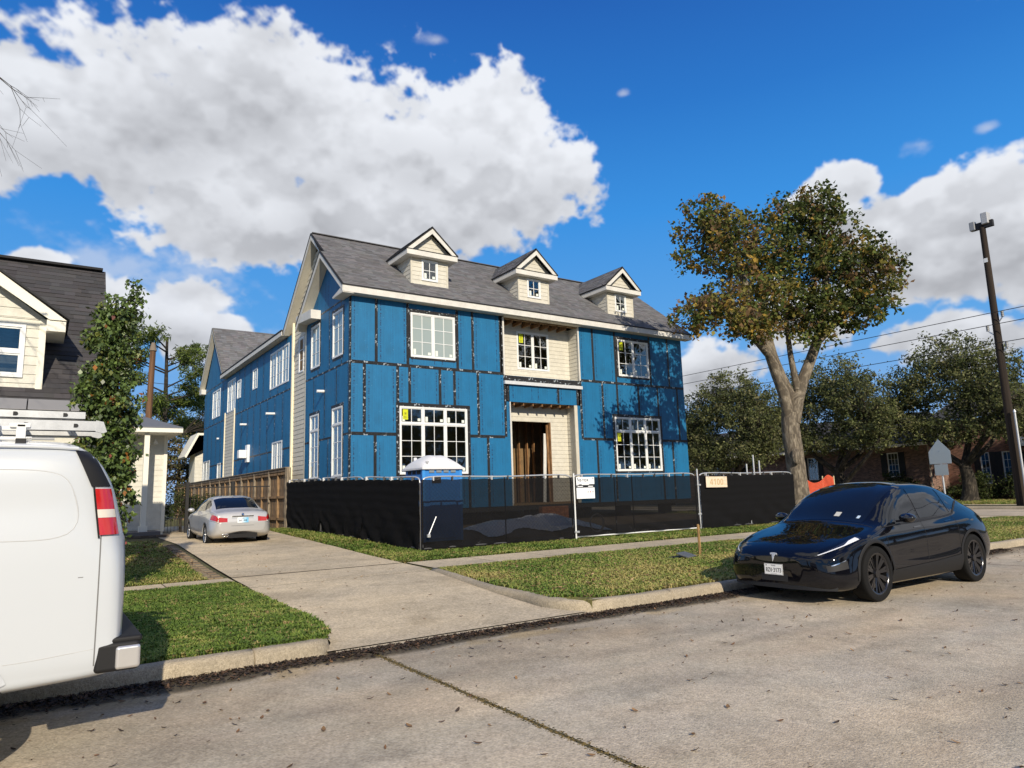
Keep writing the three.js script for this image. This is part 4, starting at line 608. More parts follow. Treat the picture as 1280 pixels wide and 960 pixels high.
// ---- black electric car at the kerb
{
  const B = new Body(5.05, [
    [[0, 0.27, 0], [0.3, 0.22, 0], [4.6, 0.24, 0], [5.05, 0.48, 0]],
    [[0, 0.275, 0.34], [0.05, 0.25, 0.55], [0.18, 0.215, 0.78], [0.5, 0.2, 0.88], [3.6, 0.2, 0.88], [4.5, 0.26, 0.86], [4.85, 0.36, 0.76], [5.0, 0.45, 0.6], [5.05, 0.49, 0.5]],
    [[0, 0.33, 0.40], [0.05, 0.33, 0.66], [0.18, 0.33, 0.86], [0.45, 0.34, 0.955], [1, 0.35, 0.975], [2.5, 0.36, 0.965], [3.94, 0.38, 0.985], [4.5, 0.42, 0.95], [4.85, 0.47, 0.85], [5.0, 0.52, 0.70], [5.05, 0.56, 0.55]],
    [[0, 0.47, 0.42], [0.05, 0.49, 0.67], [0.18, 0.52, 0.855], [0.45, 0.57, 0.945], [0.97, 0.62, 0.995], [1.6, 0.58, 0.972], [2.5, 0.56, 0.962], [3.3, 0.60, 0.975], [3.94, 0.67, 0.999], [4.5, 0.68, 0.965], [4.85, 0.70, 0.86], [5.0, 0.72, 0.7], [5.05, 0.72, 0.55]],
    [[0, 0.57, 0.40], [0.05, 0.61, 0.62], [0.18, 0.67, 0.80], [0.45, 0.76, 0.905], [0.97, 0.88, 0.965], [1.6, 0.86, 0.958], [2.5, 0.89, 0.955], [3.3, 0.94, 0.965], [3.94, 0.98, 0.965], [4.5, 0.97, 0.91], [4.8, 0.95, 0.80], [4.97, 0.90, 0.66], [5.05, 0.82, 0.5]],
    [[0, 0.61, 0.34], [0.05, 0.655, 0.53], [0.18, 0.73, 0.69], [0.45, 0.82, 0.80], [1, 0.955, 0.865], [1.5, 1.0, 0.89], [2.5, 1.04, 0.89], [3.3, 1.075, 0.885], [3.94, 1.13, 0.845], [4.5, 1.14, 0.77], [4.8, 1.09, 0.70], [4.96, 0.99, 0.58], [5.05, 0.86, 0.44]],
    [[0, 0.63, 0.25], [0.05, 0.675, 0.40], [0.18, 0.755, 0.52], [0.45, 0.845, 0.62], [1.0, 0.985, 0.66], [1.28, 1.05, 0.72], [1.7, 1.30, 0.715], [2.1, 1.485, 0.68], [2.5, 1.565, 0.65], [3.0, 1.565, 0.64], [3.5, 1.545, 0.615], [4.0, 1.45, 0.585], [4.5, 1.29, 0.565], [4.8, 1.16, 0.54], [4.95, 1.03, 0.45], [5.05, 0.88, 0.34]],
    [[0, 0.64, 0.13], [0.05, 0.69, 0.22], [0.18, 0.77, 0.30], [0.45, 0.862, 0.35], [1.0, 1.005, 0.37], [1.24, 1.07, 0.42], [1.7, 1.36, 0.45], [2.1, 1.555, 0.45], [2.5, 1.64, 0.43], [3.0, 1.64, 0.41], [3.5, 1.62, 0.39], [4, 1.535, 0.37], [4.5, 1.37, 0.36], [4.8, 1.22, 0.35], [4.94, 1.06, 0.29], [5.05, 0.885, 0.2]],
    [[0, 0.645, 0], [0.05, 0.695, 0], [0.18, 0.775, 0], [0.45, 0.87, 0], [1.0, 1.02, 0], [1.2, 1.075, 0], [1.7, 1.385, 0], [2.1, 1.58, 0], [2.5, 1.67, 0], [3.0, 1.67, 0], [3.5, 1.65, 0], [4, 1.56, 0], [4.5, 1.39, 0], [4.8, 1.235, 0], [4.94, 1.07, 0], [5.05, 0.89, 0]]]);
  const car = thing('parked_car', 'glossy black electric crossover parked at the kerb, white number plate on its nose', 'car', [8.90, 0, -6.5]);
  const paint = phys([0.0035, 0.0038, 0.006], 0.3, { specularIntensity: 0, clearcoat: 1, clearcoatRoughness: 0.03, ior: 1.5 }), gloss = phys([0.004, 0.004, 0.005], 0.12, { clearcoat: 1 });
  const ax = [[0.985, 0.382], [3.955, 0.382]];
  obj('body', carve(B.shell(110, 50), ax, 0.435, 0.42, 1.0), paint, car);
  for (const sd of [-1, 1]) for (const [s, y] of ax) obj('wheel_well', (() => { const c = new THREE.CylinderGeometry(0.428, 0.428, 0.3, 30, 1, true, Math.PI / 2, Math.PI); c.rotateX(Math.PI / 2); c.translate(s, y, sd * 0.78); return c; })(), MAT.plastic, car);
  obj('windscreen', B.over(1.27, 2.30, s => lerp(6.25, 6.12, clamp((s - 1.27) / 0.9)), 0.003, 26, 14), MAT.carGlass, car);
  obj('glass_roof', B.over(2.34, 3.5, 6.5, 0.003, 20, 10), MAT.carGlass, car); obj('rear_window', B.over(3.65, 4.62, 6.4, 0.003, 18, 10), MAT.carGlass, car);
  for (const sd of [-1, 1]) {
    const hi = s => Math.min(5.92, 5.2 + (s - 1.35) * 1.6), tail = s => s > 3.55 ? lerp(5.1, 5.75, clamp((s - 3.55) / 0.62)) : 5.1;
    obj('side_window', B.patch(1.42, 2.46, 5.1, hi, 0.004, sd), MAT.carGlass, car); obj('side_window', B.patch(2.53, 3.50, 5.1, 5.92, 0.004, sd), MAT.carGlass, car); obj('side_window', B.patch(3.54, 4.14, tail, s => lerp(5.92, 5.8, clamp((s - 3.55) / 0.62)), 0.004, sd), MAT.carGlass, car);
    obj('window_trim', [B.patch(1.40, 4.16, s => 4.98 + Math.max(0, s - 3.6) * 1.0, s => 5.06 + Math.max(0, s - 3.6) * 1.0, 0.006, sd, 40, 2)], MAT.plastic, car);
    for (const s0 of [1.36, 2.50, 3.52]) obj('door_gap', B.patch(s0, s0 + 0.007, 2.1, s0 < 1.4 ? 4.5 : 5.05, 0.0015, sd, 1, 20), MAT.dark, car);
    obj('door_handle', B.patch(2.22, 2.42, 4.52, 4.62, 0.006, sd, 6, 2), gloss, car); obj('door_handle', B.patch(3.2, 3.40, 4.52, 4.62, 0.006, sd, 6, 2), gloss, car);
    obj('sill_trim', B.patch(1.38, 3.54, s => 1.25, s => 2.22 + 0.25 * clamp((s - 1.4) / 2.1), 0.012, sd, 30, 6), MAT.plastic, car);
    for (const [s, y] of ax) obj('arch_trim', archTrim(B, s, y, 0.425, 0.475, sd, 0.012), MAT.plastic, car);
    // headlight with its bright hook-shaped lamp
    obj('headlight', B.patch(0.08, 0.76, s => 4.56 - 0.28 * (s - 0.08), s => lerp(4.82, 5.05, clamp((s - 0.1) / 0.5)) - Math.max(0, s - 0.66) * 1.6, 0.004, sd, 30, 8), phys([0.02, 0.022, 0.026], 0.05, { clearcoat: 1 }), car);
    const lt = s => (s - 0.1) / 0.6, ll = s => 4.60 - 0.26 * lt(s), lh = s => lerp(ll(s) + 0.13, 4.88, sstep(0.52, 0.82, lt(s)));
    obj('lamp_reflector', B.patch(0.10, 0.71, ll, lh, 0.009, sd, 40, 6), std([0.80, 0.82, 0.84], 0.3), car);
    obj('air_intake', B.patch(0.10, 0.36, s => 2.75, s => 3.25, 0.003, sd, 12, 4), MAT.dark, car);
    obj('intake_accent', B.patch(0.14, 0.34, s => 3.16 + (s - 0.14) * 0.5, s => 3.23 + (s - 0.14) * 0.5, 0.008, sd, 10, 2), MAT.chrome, car);
    // mirror
    const mg = new THREE.SphereGeometry(1, 20, 14); mg.scale(0.085, 0.07, 0.12); const mp = mg.attributes.position; for (let i = 0; i < mp.count; i++) { if (mp.getX(i) > 0.03) mp.setX(i, 0.03 + (mp.getX(i) - 0.03) * 0.25); } mg.computeVertexNormals(); mg.translate(1.80, 1.12, sd * 1.06);
    const mi = obj('mirror', mg, gloss, car); obj('mirror_arm', bar([1.80, 1.07, sd * 0.90], [1.80, 1.085, sd * 1.02], 0.07, 0.03), MAT.plastic, mi);
    obj('tail_light', B.patch(4.62, 5.0, 4.1, 4.5, 0.005, sd, 12, 4), phys([0.25, 0.01, 0.012], 0.08, { clearcoat: 1 }), car);
    for (const s of [0.985, 3.955]) wheel(car, s, 0.382, sd * 0.868, sd, 0.382, 0.255, 10, std([0.075, 0.075, 0.08], 0.2, { metalness: 0.85 }), 0.755, 0.017);
  }
  obj('hood_gap', [B.over(1.22, 1.232, 5.3, 0.002, 1, 12)], MAT.dark, car);
  obj('front_lip', sheet(40, 3, (a, b) => { const z = lerp(-0.84, 0.84, a), q = Math.abs(z), s = 0.02 + 0.26 * Math.pow(q / 0.9, 3.2); return [s - 0.03 + 0.012 * b, lerp(0.205, 0.275, b), z]; }), MAT.plastic, car);
  obj('lower_grille', sheet(24, 4, (a, b) => { const z = lerp(-0.52, 0.52, a), y = lerp(0.30, 0.40, b), q = Math.abs(z); return [0.0 - 0.004 + 0.085 * Math.pow(q / 0.6, 3), y, z]; }), MAT.dark, car);
  // emblem: a T shape of metal set on the nose
  { const sh = new THREE.Shape(); sh.moveTo(-0.048, 0.05); sh.quadraticCurveTo(0, 0.064, 0.048, 0.05); sh.lineTo(0.042, 0.032); sh.lineTo(0.022, 0.036); sh.lineTo(0, -0.05); sh.lineTo(-0.022, 0.036); sh.lineTo(-0.042, 0.032); const g = new THREE.ExtrudeGeometry(sh, { depth: 0.008, bevelEnabled: true, bevelSize: 0.002, bevelThickness: 0.002, bevelSegments: 1 }); g.rotateY(-Math.PI / 2); g.rotateZ(-0.35); g.scale(1, 1.15, 1.15); g.translate(0.005, 0.628, 0); obj('emblem', g, std([0.55, 0.56, 0.58], 0.4, { metalness: 0.4 }), car); }
  plateMesh(car, 0.305, 0.155, (x, w, h) => { x.fillStyle = '#f2f2ee'; x.fillRect(0, 0, w, h); x.strokeStyle = '#222'; x.lineWidth = 3; x.strokeRect(3, 3, w - 6, h - 6); x.fillStyle = '#15151c'; x.textAlign = 'center'; x.font = 'bold 22px sans-serif'; x.fillText('TEXAS', w / 2, 28); x.fillRect(22, 14, 14, 12); x.font = 'bold 62px sans-serif'; x.save(); x.translate(w / 2, 96); x.scale(0.82, 1.1); x.fillText('RZV·3173', 0, 0); x.restore(); x.font = '10px sans-serif'; x.fillText('the lone star state', w / 2, 118); }, [-0.012, 0.46, 0], -Math.PI / 2);
  obj('windscreen_sticker', [B.patch(1.36, 1.42, s => 6.55, s => 6.7, 0.007, 1, 3, 3)], std([0.55, 0.68, 0.8], 0.5), car);
  obj('windscreen_sticker', [B.patch(1.36, 1.45, s => 7.42, s => 7.62, 0.007, 1, 3, 3)], std([0.6, 0.58, 0.5], 0.5), car);
}

// ---- silver coupe in the driveway, seen from behind
{
  const B = new Body(4.36, [
    [[0, 0.3, 0], [0.4, 0.2, 0], [3.9, 0.24, 0], [4.36, 0.44, 0]],
    [[0, 0.3, 0.4], [0.1, 0.25, 0.62], [0.4, 0.2, 0.74], [3.7, 0.22, 0.74], [4.15, 0.28, 0.70], [4.32, 0.37, 0.6], [4.36, 0.45, 0.5]],
    [[0, 0.36, 0.5], [0.1, 0.34, 0.72], [0.4, 0.32, 0.83], [2, 0.32, 0.85], [3.7, 0.33, 0.86], [4.1, 0.36, 0.82], [4.3, 0.41, 0.70], [4.36, 0.48, 0.58]],
    [[0, 0.5, 0.5], [0.1, 0.5, 0.72], [0.4, 0.52, 0.83], [0.85, 0.56, 0.872], [2, 0.56, 0.86], [3.5, 0.58, 0.874], [4.0, 0.58, 0.85], [4.25, 0.57, 0.76], [4.34, 0.57, 0.66], [4.36, 0.58, 0.6]],
    [[0, 0.58, 0.46], [0.1, 0.62, 0.68], [0.4, 0.70, 0.80], [0.85, 0.77, 0.85], [2, 0.80, 0.855], [3.0, 0.82, 0.862], [3.5, 0.83, 0.86], [4.0, 0.82, 0.82], [4.2, 0.80, 0.75], [4.31, 0.76, 0.68], [4.36, 0.66, 0.6]],
    [[0, 0.62, 0.4], [0.1, 0.68, 0.58], [0.4, 0.78, 0.70], [0.9, 0.87, 0.76], [1.4, 0.90, 0.79], [2.2, 0.92, 0.80], [3.0, 0.95, 0.80], [3.5, 0.96, 0.79], [3.9, 0.95, 0.76], [4.15, 0.94, 0.72], [4.24, 0.92, 0.69], [4.31, 0.82, 0.64], [4.36, 0.68, 0.56]],
    [[0, 0.64, 0.3], [0.1, 0.70, 0.42], [0.4, 0.80, 0.55], [1.0, 0.91, 0.6], [1.3, 0.97, 0.66], [1.7, 1.17, 0.64], [2.1, 1.30, 0.60], [2.5, 1.335, 0.585], [2.9, 1.31, 0.58], [3.2, 1.22, 0.59], [3.5, 1.09, 0.61], [3.72, 0.99, 0.62], [4.0, 0.975, 0.6], [4.18, 0.97, 0.58], [4.25, 0.945, 0.56], [4.31, 0.84, 0.52], [4.36, 0.69, 0.46]],
    [[0, 0.65, 0.15], [0.1, 0.71, 0.22], [0.4, 0.81, 0.3], [1.0, 0.93, 0.33], [1.28, 0.98, 0.4], [1.7, 1.22, 0.42], [2.1, 1.365, 0.42], [2.5, 1.40, 0.41], [2.9, 1.375, 0.4], [3.2, 1.275, 0.41], [3.5, 1.13, 0.43], [3.70, 1.02, 0.44], [4.0, 0.995, 0.4], [4.2, 0.99, 0.38], [4.26, 0.955, 0.36], [4.31, 0.85, 0.33], [4.36, 0.695, 0.3]],
    [[0, 0.655, 0], [0.1, 0.715, 0], [0.4, 0.815, 0], [1.0, 0.935, 0], [1.26, 0.985, 0], [1.7, 1.235, 0], [2.1, 1.38, 0], [2.5, 1.41, 0], [2.9, 1.385, 0], [3.2, 1.29, 0], [3.5, 1.145, 0], [3.68, 1.035, 0], [4.0, 1.0, 0], [4.2, 0.995, 0], [4.26, 0.96, 0], [4.31, 0.855, 0], [4.36, 0.70, 0]]]);
  const zr = -21.6, car = thing('parked_car', 'silver coupe with red tail lights parked on the concrete driveway', 'car', [4.95, driveY(-23), zr - 4.36 + 0.28], -Math.PI / 2);
  car.rotation.order = 'YXZ'; car.rotation.z = -0.028;
  const paint = phys([0.50, 0.50, 0.50], 0.34, { metalness: 0.35, clearcoat: 0.8, clearcoatRoughness: 0.05 });
  const ax = [[0.84, 0.315], [3.5, 0.315]];
  obj('body', carve(B.shell(90, 44), ax, 0.36, 0.36, 0.875), paint, car);
  obj('rear_window', B.over(3.02, 3.62, s => 6.12, 0.004, 16, 12), MAT.carGlass, car); obj('windscreen', B.over(1.32, 1.98, 6.15, 0.003, 16, 10), MAT.carGlass, car);
  const red = phys([0.42, 0.012, 0.012], 0.1, { clearcoat: 1 });
  for (const sd of [-1, 1]) {
    obj('side_window', B.patch(1.55, 2.45, 5.12, s => Math.min(5.9, 5.3 + (s - 1.5) * 1.5), 0.003, sd), MAT.carGlass, car); obj('side_window', B.patch(2.52, 3.25, s => 5.12 + Math.max(0, s - 2.9) * 0.9, s => 5.9 - Math.max(0, s - 2.95) * 0.5, 0.003, sd), MAT.carGlass, car);
    obj('door_gap', B.patch(2.60, 2.608, 2.0, 5.0, 0.0015, sd, 1, 20), MAT.dark, car); obj('door_gap', B.patch(1.3, 1.308, 2.0, 4.9, 0.0015, sd, 1, 20), MAT.dark, car);
    const tl = obj('tail_light', [B.patch(4.02, 4.315, s => 3.75, s => 4.62, 0.006, sd, 14, 6)], red, car);
    obj('tail_light_inner', sheet(8, 6, (a, b) => { const z = lerp(0.66, 0.42, a), y = lerp(0.70 - 0.0, 0.84 - 0.03 * a, b), s = lerp(4.352, 4.325, b) + 0.006; return sd > 0 ? [s, y, z] : [s, y, -lerp(0.42, 0.66, a)]; }), red, car);
    obj('reflector', sheet(4, 1, (a, b) => { const z = lerp(0.70, 0.5, a); return [4.352, 0.69 + 0.022 * b, sd * z]; }), std([0.6, 0.58, 0.56], 0.2), tl);
    obj('mirror', (() => { const g = new THREE.SphereGeometry(1, 14, 10); g.scale(0.07, 0.065, 0.1); g.translate(1.62, 0.98, sd * 0.93); return g; })(), paint, car);
    for (const [s, y] of ax) wheel(car, s, y, sd * 0.755, sd, 0.315, 0.21, 10, MAT.alloy);
  }
  obj('boot_lid_gap', [B.over(3.70, 3.708, 5.6, 0.002, 1, 8)], MAT.dark, car);
  for (const sd of [-1, 1]) obj('bumper_gap', B.patch(3.9, 4.34, s => 3.62, s => 3.655, 0.002, sd, 16, 1), std([0.12, 0.12, 0.12], 0.6), car);
  obj('number_plate_recess', sheet(2, 2, (a, b) => [lerp(4.352, 4.325, b) + 0.001, lerp(0.66, 0.83, b), lerp(0.30, -0.30, a)]), std([0.42, 0.43, 0.45], 0.4, { metalness: 0.6 }), car);
  { const m = plateMesh(car, 0.305, 0.15, (x, w, h) => { x.fillStyle = '#e9ecee'; x.fillRect(0, 0, w, h); const g = x.createLinearGradient(100, 0, w, 0); g.addColorStop(0, '#dfe8ee'); g.addColorStop(1, '#58a8d4'); x.fillStyle = g; x.fillRect(100, 0, w - 100, h); x.fillStyle = '#1c2740'; x.textAlign = 'center'; x.font = 'bold 24px sans-serif'; x.fillText('TEXAS', w / 2, 34); for (let i = 0; i < 7; i++) if (i !== 3) { x.strokeStyle = '#1c2740'; x.lineWidth = 7; x.strokeRect(34 + i * 28, 56 + (i % 2) * 6, 13, 38 - (i % 3) * 8); } }, [4.358, 0.745, 0], Math.PI / 2); m.rotation.order = 'YXZ'; m.rotation.x = -0.15; }
  obj('plate_lamp_bar', box(4.30, 4.335, 0.845, 0.87, -0.3, 0.3), MAT.chrome, car);
  { const e = new THREE.CylinderGeometry(0.036, 0.036, 0.012, 24); e.rotateZ(Math.PI / 2); e.rotateZ(0.35); e.translate(4.315, 0.905, 0); const em = obj('emblem', e, std([0.03, 0.03, 0.035], 0.3), car); const q = [0, Math.PI].map(t => { const c = new THREE.CylinderGeometry(0.026, 0.026, 0.015, 12, 1, false, t, Math.PI / 2); c.rotateZ(Math.PI / 2); c.rotateZ(0.35); c.translate(4.316, 0.905, 0); return c; }); obj('emblem_quarter', q, std([0.05, 0.2, 0.6], 0.3), em); }
  obj('exhaust_pipe', [0.42, 0.51].map(z => { const g = new THREE.TorusGeometry(0.035, 0.012, 8, 18); g.rotateY(Math.PI / 2); g.translate(4.33, 0.33, z); return g; }).slice(0, 1), MAT.chrome, car); obj('exhaust_pipe', (() => { const g = new THREE.TorusGeometry(0.035, 0.012, 8, 18); g.rotateY(Math.PI / 2); g.translate(4.33, 0.33, 0.51); return g; })(), MAT.chrome, car);
  obj('bumper_line', sheet(30, 1, (a, b) => { const z = lerp(0.66, -0.66, a), q = Math.abs(z); return [4.362 - 0.11 * Math.pow(q / 0.72, 4) + 0.002, 0.585 + 0.012 * b, z]; }), std([0.2, 0.2, 0.21], 0.5), car);
  obj('rear_diffuser', box(4.2, 4.33, 0.25, 0.36, -0.42, 0.38), MAT.plastic, car);
  obj('aerial', (() => { const g = new THREE.ConeGeometry(0.03, 0.06, 8); g.scale(1.6, 1, 0.6); g.translate(2.95, 1.41, 0); return g; })(), paint, car);
}

// ---- white panel van, its rear corner in view
{
  const L = 5.7, X1 = 0.53, sy = 0.02;
  const R = (pts) => pts;
  const B = new Body(L, [
    [[0, 0.45, 0], [0.5, 0.4, 0], [5.5, 0.5, 0], [L, 0.56, 0]],
    [[0, 0.45, 0.6], [0.2, 0.42, 0.85], [0.6, 0.4, 0.95], [5.45, 0.53, 0.95], [5.64, 0.54, 0.92], [L, 0.56, 0.85]],
    [[0, 0.55, 0.65], [0.2, 0.52, 0.9], [0.6, 0.52, 0.985], [5.45, 0.60, 0.985], [5.62, 0.60, 0.975], [5.675, 0.60, 0.95], [L, 0.62, 0.89]],
    [[0, 0.7, 0.65], [0.2, 0.72, 0.9], [0.6, 0.78, 1.0], [5.45, 0.80, 1.0], [5.62, 0.80, 0.99], [5.675, 0.80, 0.962], [L, 0.80, 0.89]],
    [[0, 0.85, 0.62], [0.2, 0.95, 0.85], [0.6, 1.0, 0.96], [1.2, 1.1, 1.0], [5.43, 1.25, 0.998], [5.60, 1.25, 0.985], [5.655, 1.25, 0.955], [L, 1.22, 0.88]],
    [[0, 0.9, 0.5], [0.2, 1.02, 0.7], [0.6, 1.12, 0.8], [1.2, 1.3, 0.93], [1.6, 1.5, 0.965], [5.30, 1.6, 0.975], [5.49, 1.6, 0.958], [5.57, 1.58, 0.925], [5.64, 1.5, 0.87], [L, 1.35, 0.80]],
    [[0, 0.92, 0.4], [0.2, 1.05, 0.55], [0.6, 1.16, 0.62], [1.2, 1.5, 0.78], [1.7, 1.9, 0.88], [5.20, 1.98, 0.935], [5.38, 1.98, 0.92], [5.50, 1.93, 0.89], [5.6, 1.75, 0.84], [L, 1.4, 0.76]],
    [[0, 0.93, 0.2], [0.2, 1.06, 0.3], [0.6, 1.18, 0.35], [1.2, 1.55, 0.5], [1.7, 1.98, 0.66], [5.18, 2.06, 0.80], [5.36, 2.05, 0.79], [5.49, 1.98, 0.76], [5.6, 1.80, 0.70], [L, 1.42, 0.62]],
    [[0, 0.94, 0], [0.2, 1.07, 0], [0.6, 1.19, 0], [1.2, 1.57, 0], [1.7, 2.02, 0], [5.16, 2.12, 0], [5.35, 2.11, 0], [5.48, 2.03, 0], [5.6, 1.82, 0], [L, 1.43, 0]]]);
  const van = thing('work_van', 'white panel van with aluminium ladders on its roof rack, parked against the kerb', 'van', [X1 - L, sy, -6.5]);
  const paint = phys([0.69, 0.73, 0.765], 0.35, { clearcoat: 0.6, clearcoatRoughness: 0.1, map: uvScale(creamTex, 1) });
  const ax = [[1.0, 0.36], [4.62, 0.36]];
  obj('body', carve(B.shell(100, 50), ax, 0.46, 0.4, 1.0), paint, van);
  obj('windscreen', B.over(0.75, 1.5, 6.2, 0.004, 16, 10), MAT.carGlass, van);
  for (const sd of [-1, 1]) {
    for (const [s, y] of ax) wheel(van, s, y, sd * 0.84, sd, 0.36, 0.24, 8, std([0.55, 0.55, 0.54], 0.5, { metalness: 0.5 }));
    // upright seam of the corner post, and the pressed panel lines of the side
    obj('corner_seam', B.patch(5.535, 5.543, s => 2.0, s => 4.9, 0.0012, sd, 1, 24), std([0.16, 0.16, 0.16], 0.8), van);
    const groove = (g) => obj('pressed_line', g, std([0.5, 0.51, 0.51], 0.5), van);
    groove(tube([[3.6, 1.43], [4.9, 1.43], [5.27, 1.435], [5.36, 1.47], [5.40, 1.55], [5.36, 1.75], [5.31, 1.83], [5.2, 1.87], [4.5, 1.88], [3.6, 1.88]].map(([s, y]) => [s, y, sd * (B.hw(s, y) - 0.001)]), 0.0035, 80, 5));
    groove(tube([[5.05, 0.68], [5.2, 0.685], [5.4, 0.70], [5.53, 0.71]].map(([s, y]) => [s, y, sd * (B.hw(s, y) - 0.001)]), 0.003, 20, 5));
    obj('wheel_lip', archTrim(B, 4.62, 0.36, 0.45, 0.50, sd, 0.012, 0.42, Math.PI - 0.42), paint, van);
    // tall tail light with a clear band, black cap above it
    const lampAt = (y0, y1, s0f, s1f, off, mat, nm) => obj(nm, sheet(12, 8, (a, b) => { const y = lerp(y0, y1, b), A = s0f(y), Z = s1f(y), s = lerp(sd > 0 ? A : Z, sd > 0 ? Z : A, a); return [s, y, sd * (B.hw(Math.min(s, 5.68), y) + off)]; }), mat, van);
    const e0 = y => 5.488 + (1.76 - y) * 0.13, e1 = y => 5.588 + (1.76 - y) * 0.19, redL = phys([0.5, 0.012, 0.012], 0.12, { clearcoat: 1 });
    const lamp = lampAt(1.44, 1.75, y => e0(y), y => e1(y), 0.022, redL, 'tail_light'); lamp.material = redL;
    lampAt(1.555, 1.61, y => e0(y) - 0.0, y => e1(y), 0.0245, phys([0.72, 0.66, 0.55], 0.12, { clearcoat: 1 }), 'reversing_light');
    obj('tail_light_frame', sheet(1, 10, (a, b) => { const y = lerp(1.42, 1.77, b), s = e0(y) - 0.012 + 0.012 * a; return [s, y, sd * (B.hw(s, y) + 0.012)]; }), MAT.plastic, van);
    lampAt(1.765, 2.015, y => 5.36 + (2.02 - y) * 0.42, y => Math.min(5.60, 5.46 + (2.02 - y) * 0.50), 0.012, MAT.plastic, 'corner_cap');
  }
  obj('tail_light_backing', box(5.2, 5.4, 1.45, 1.7, -0.6, 0.6), MAT.plastic, van);
  // rear bumper: dark with bright metal ends
  const bum = obj('rear_bumper', [(() => { const g = new RoundedBoxGeometry(0.27, 0.19, 1.99, 4, 0.03); g.translate(5.675, 0.64, 0); return g; })(), rbox(5.55, 5.82, 0.72, 0.765, -0.985, 0.985, 0.02)], MAT.plastic, van);
  for (const sd of [-1, 1]) obj('bumper_end', [(() => { const g = new RoundedBoxGeometry(0.15, 0.15, 0.06, 4, 0.022); g.translate(5.735, 0.632, sd * 0.978); return g; })()], std([0.75, 0.74, 0.72], 0.28, { metalness: 0.7 }), bum);
  obj('drip_rail', [1, -1].map(sd => tube([[1.9, 2.03, sd * 0.895], [3.5, 2.045, sd * 0.905], [5.15, 2.035, sd * 0.905], [5.38, 2.025, sd * 0.89]], 0.014, 40, 6)).slice(0, 1), paint, van);
  obj('scuff', [box(5.42, 5.45, 1.17, 1.176, 0.9995, 1.0005), box(5.40, 5.43, 1.14, 1.143, 0.9998, 1.0006)], std([0.2, 0.2, 0.2], 0.8), van);
  // roof rack
  const white = std([0.78, 0.78, 0.76], 0.45), rack = obj('roof_rack', [4.9, 3.4, 1.9].flatMap(s => [rod([s, 2.19, -0.85], [s, 2.19, 0.85], 0.02, 8), rbox(s - 0.03, s + 0.03, 2.03, 2.2, 0.72, 0.78, 0.008), rbox(s - 0.03, s + 0.03, 2.03, 2.2, -0.78, -0.72, 0.008)]), white, van);
  obj('rack_rail', [rbox(1.7, 5.08, 2.155, 2.185, 0.70, 0.735, 0.008)], white, rack); obj('rack_rail', rod([1.7, 2.10, 0.74], [5.11, 2.10, 0.74], 0.014, 8), white, rack);
  obj('rack_bracket', [rbox(5.02, 5.075, 2.05, 2.20, 0.735, 0.76, 0.006), rbox(4.98, 5.1, 2.175, 2.205, 0.66, 0.76, 0.006)], white, rack); obj('rack_clamp', rbox(5.02, 5.08, 2.05, 2.10, 0.76, 0.775, 0.004), MAT.dark, rack);
  obj('rack_tube', rod([5.08, 2.10, 0.745], [5.24, 2.10, 0.745], 0.009, 8), std([0.35, 0.35, 0.34], 0.5), rack);
  // extension ladder: two sections lying flat one on the other (a thing of its own)
  const lad = thing('extension_ladder', 'long aluminium extension ladder lying flat on the white van roof rack', 'ladder', [X1 - 0.2, 2.19 + sy, -6.35]);
  const alu = std([0.62, 0.63, 0.63], 0.35, { metalness: 0.75, map: uvScale(creamTex, 0.6) });
  for (const [y0, y1, x1, w] of [[0.0, 0.085, 0.0, 0.46], [0.092, 0.155, -0.07, 0.40]]) for (const sd of [-1, 1]) {
    const z = sd * w / 2, h = y1 - y0; const rl = obj('rail', [box(-4.9, x1, y0, y1, z - 0.004, z + 0.004), box(-4.9, x1, y1 - 0.006, y1, z - 0.025, z + 0.004), box(-4.9, x1, y0, y0 + 0.006, z - 0.025, z + 0.004)], alu, lad);
    for (let x = x1 - 0.13; x > -4.8; x -= 0.305) { const d = new THREE.Shape(); d.moveTo(-0.012, -0.014); d.lineTo(0.004, -0.014); d.absarc(0.004, 0, 0.014, -Math.PI / 2, Math.PI / 2); d.lineTo(-0.012, 0.014); const g = new THREE.ExtrudeGeometry(d, { depth: 0.004, bevelEnabled: false }); g.translate(x, (y0 + y1) / 2, z + (sd > 0 ? 0.004 : -0.008)); obj('rung_end', g, MAT.dark, rl); }
  }
  for (const [y, w, x1] of [[0.042, 0.44, 0], [0.124, 0.38, -0.07]]) for (let x = x1 - 0.13; x > -4.8; x -= 0.305) obj('rung', rod([x, y, -w / 2], [x, y, w / 2], 0.014, 8), alu, lad);
  obj('ladder_foot', prism([[0, 0.0, 0.215], [0.0, 0.085, 0.215], [0.05, 0.075, 0.215], [0.075, 0.0, 0.215], [0.05, -0.012, 0.215]], [0, 0, 0.03]), alu, lad); obj('ladder_foot', prism([[0, 0.0, -0.245], [0.0, 0.085, -0.245], [0.05, 0.075, -0.245], [0.075, 0.0, -0.245], [0.05, -0.012, -0.245]], [0, 0, 0.03]), alu, lad);
}
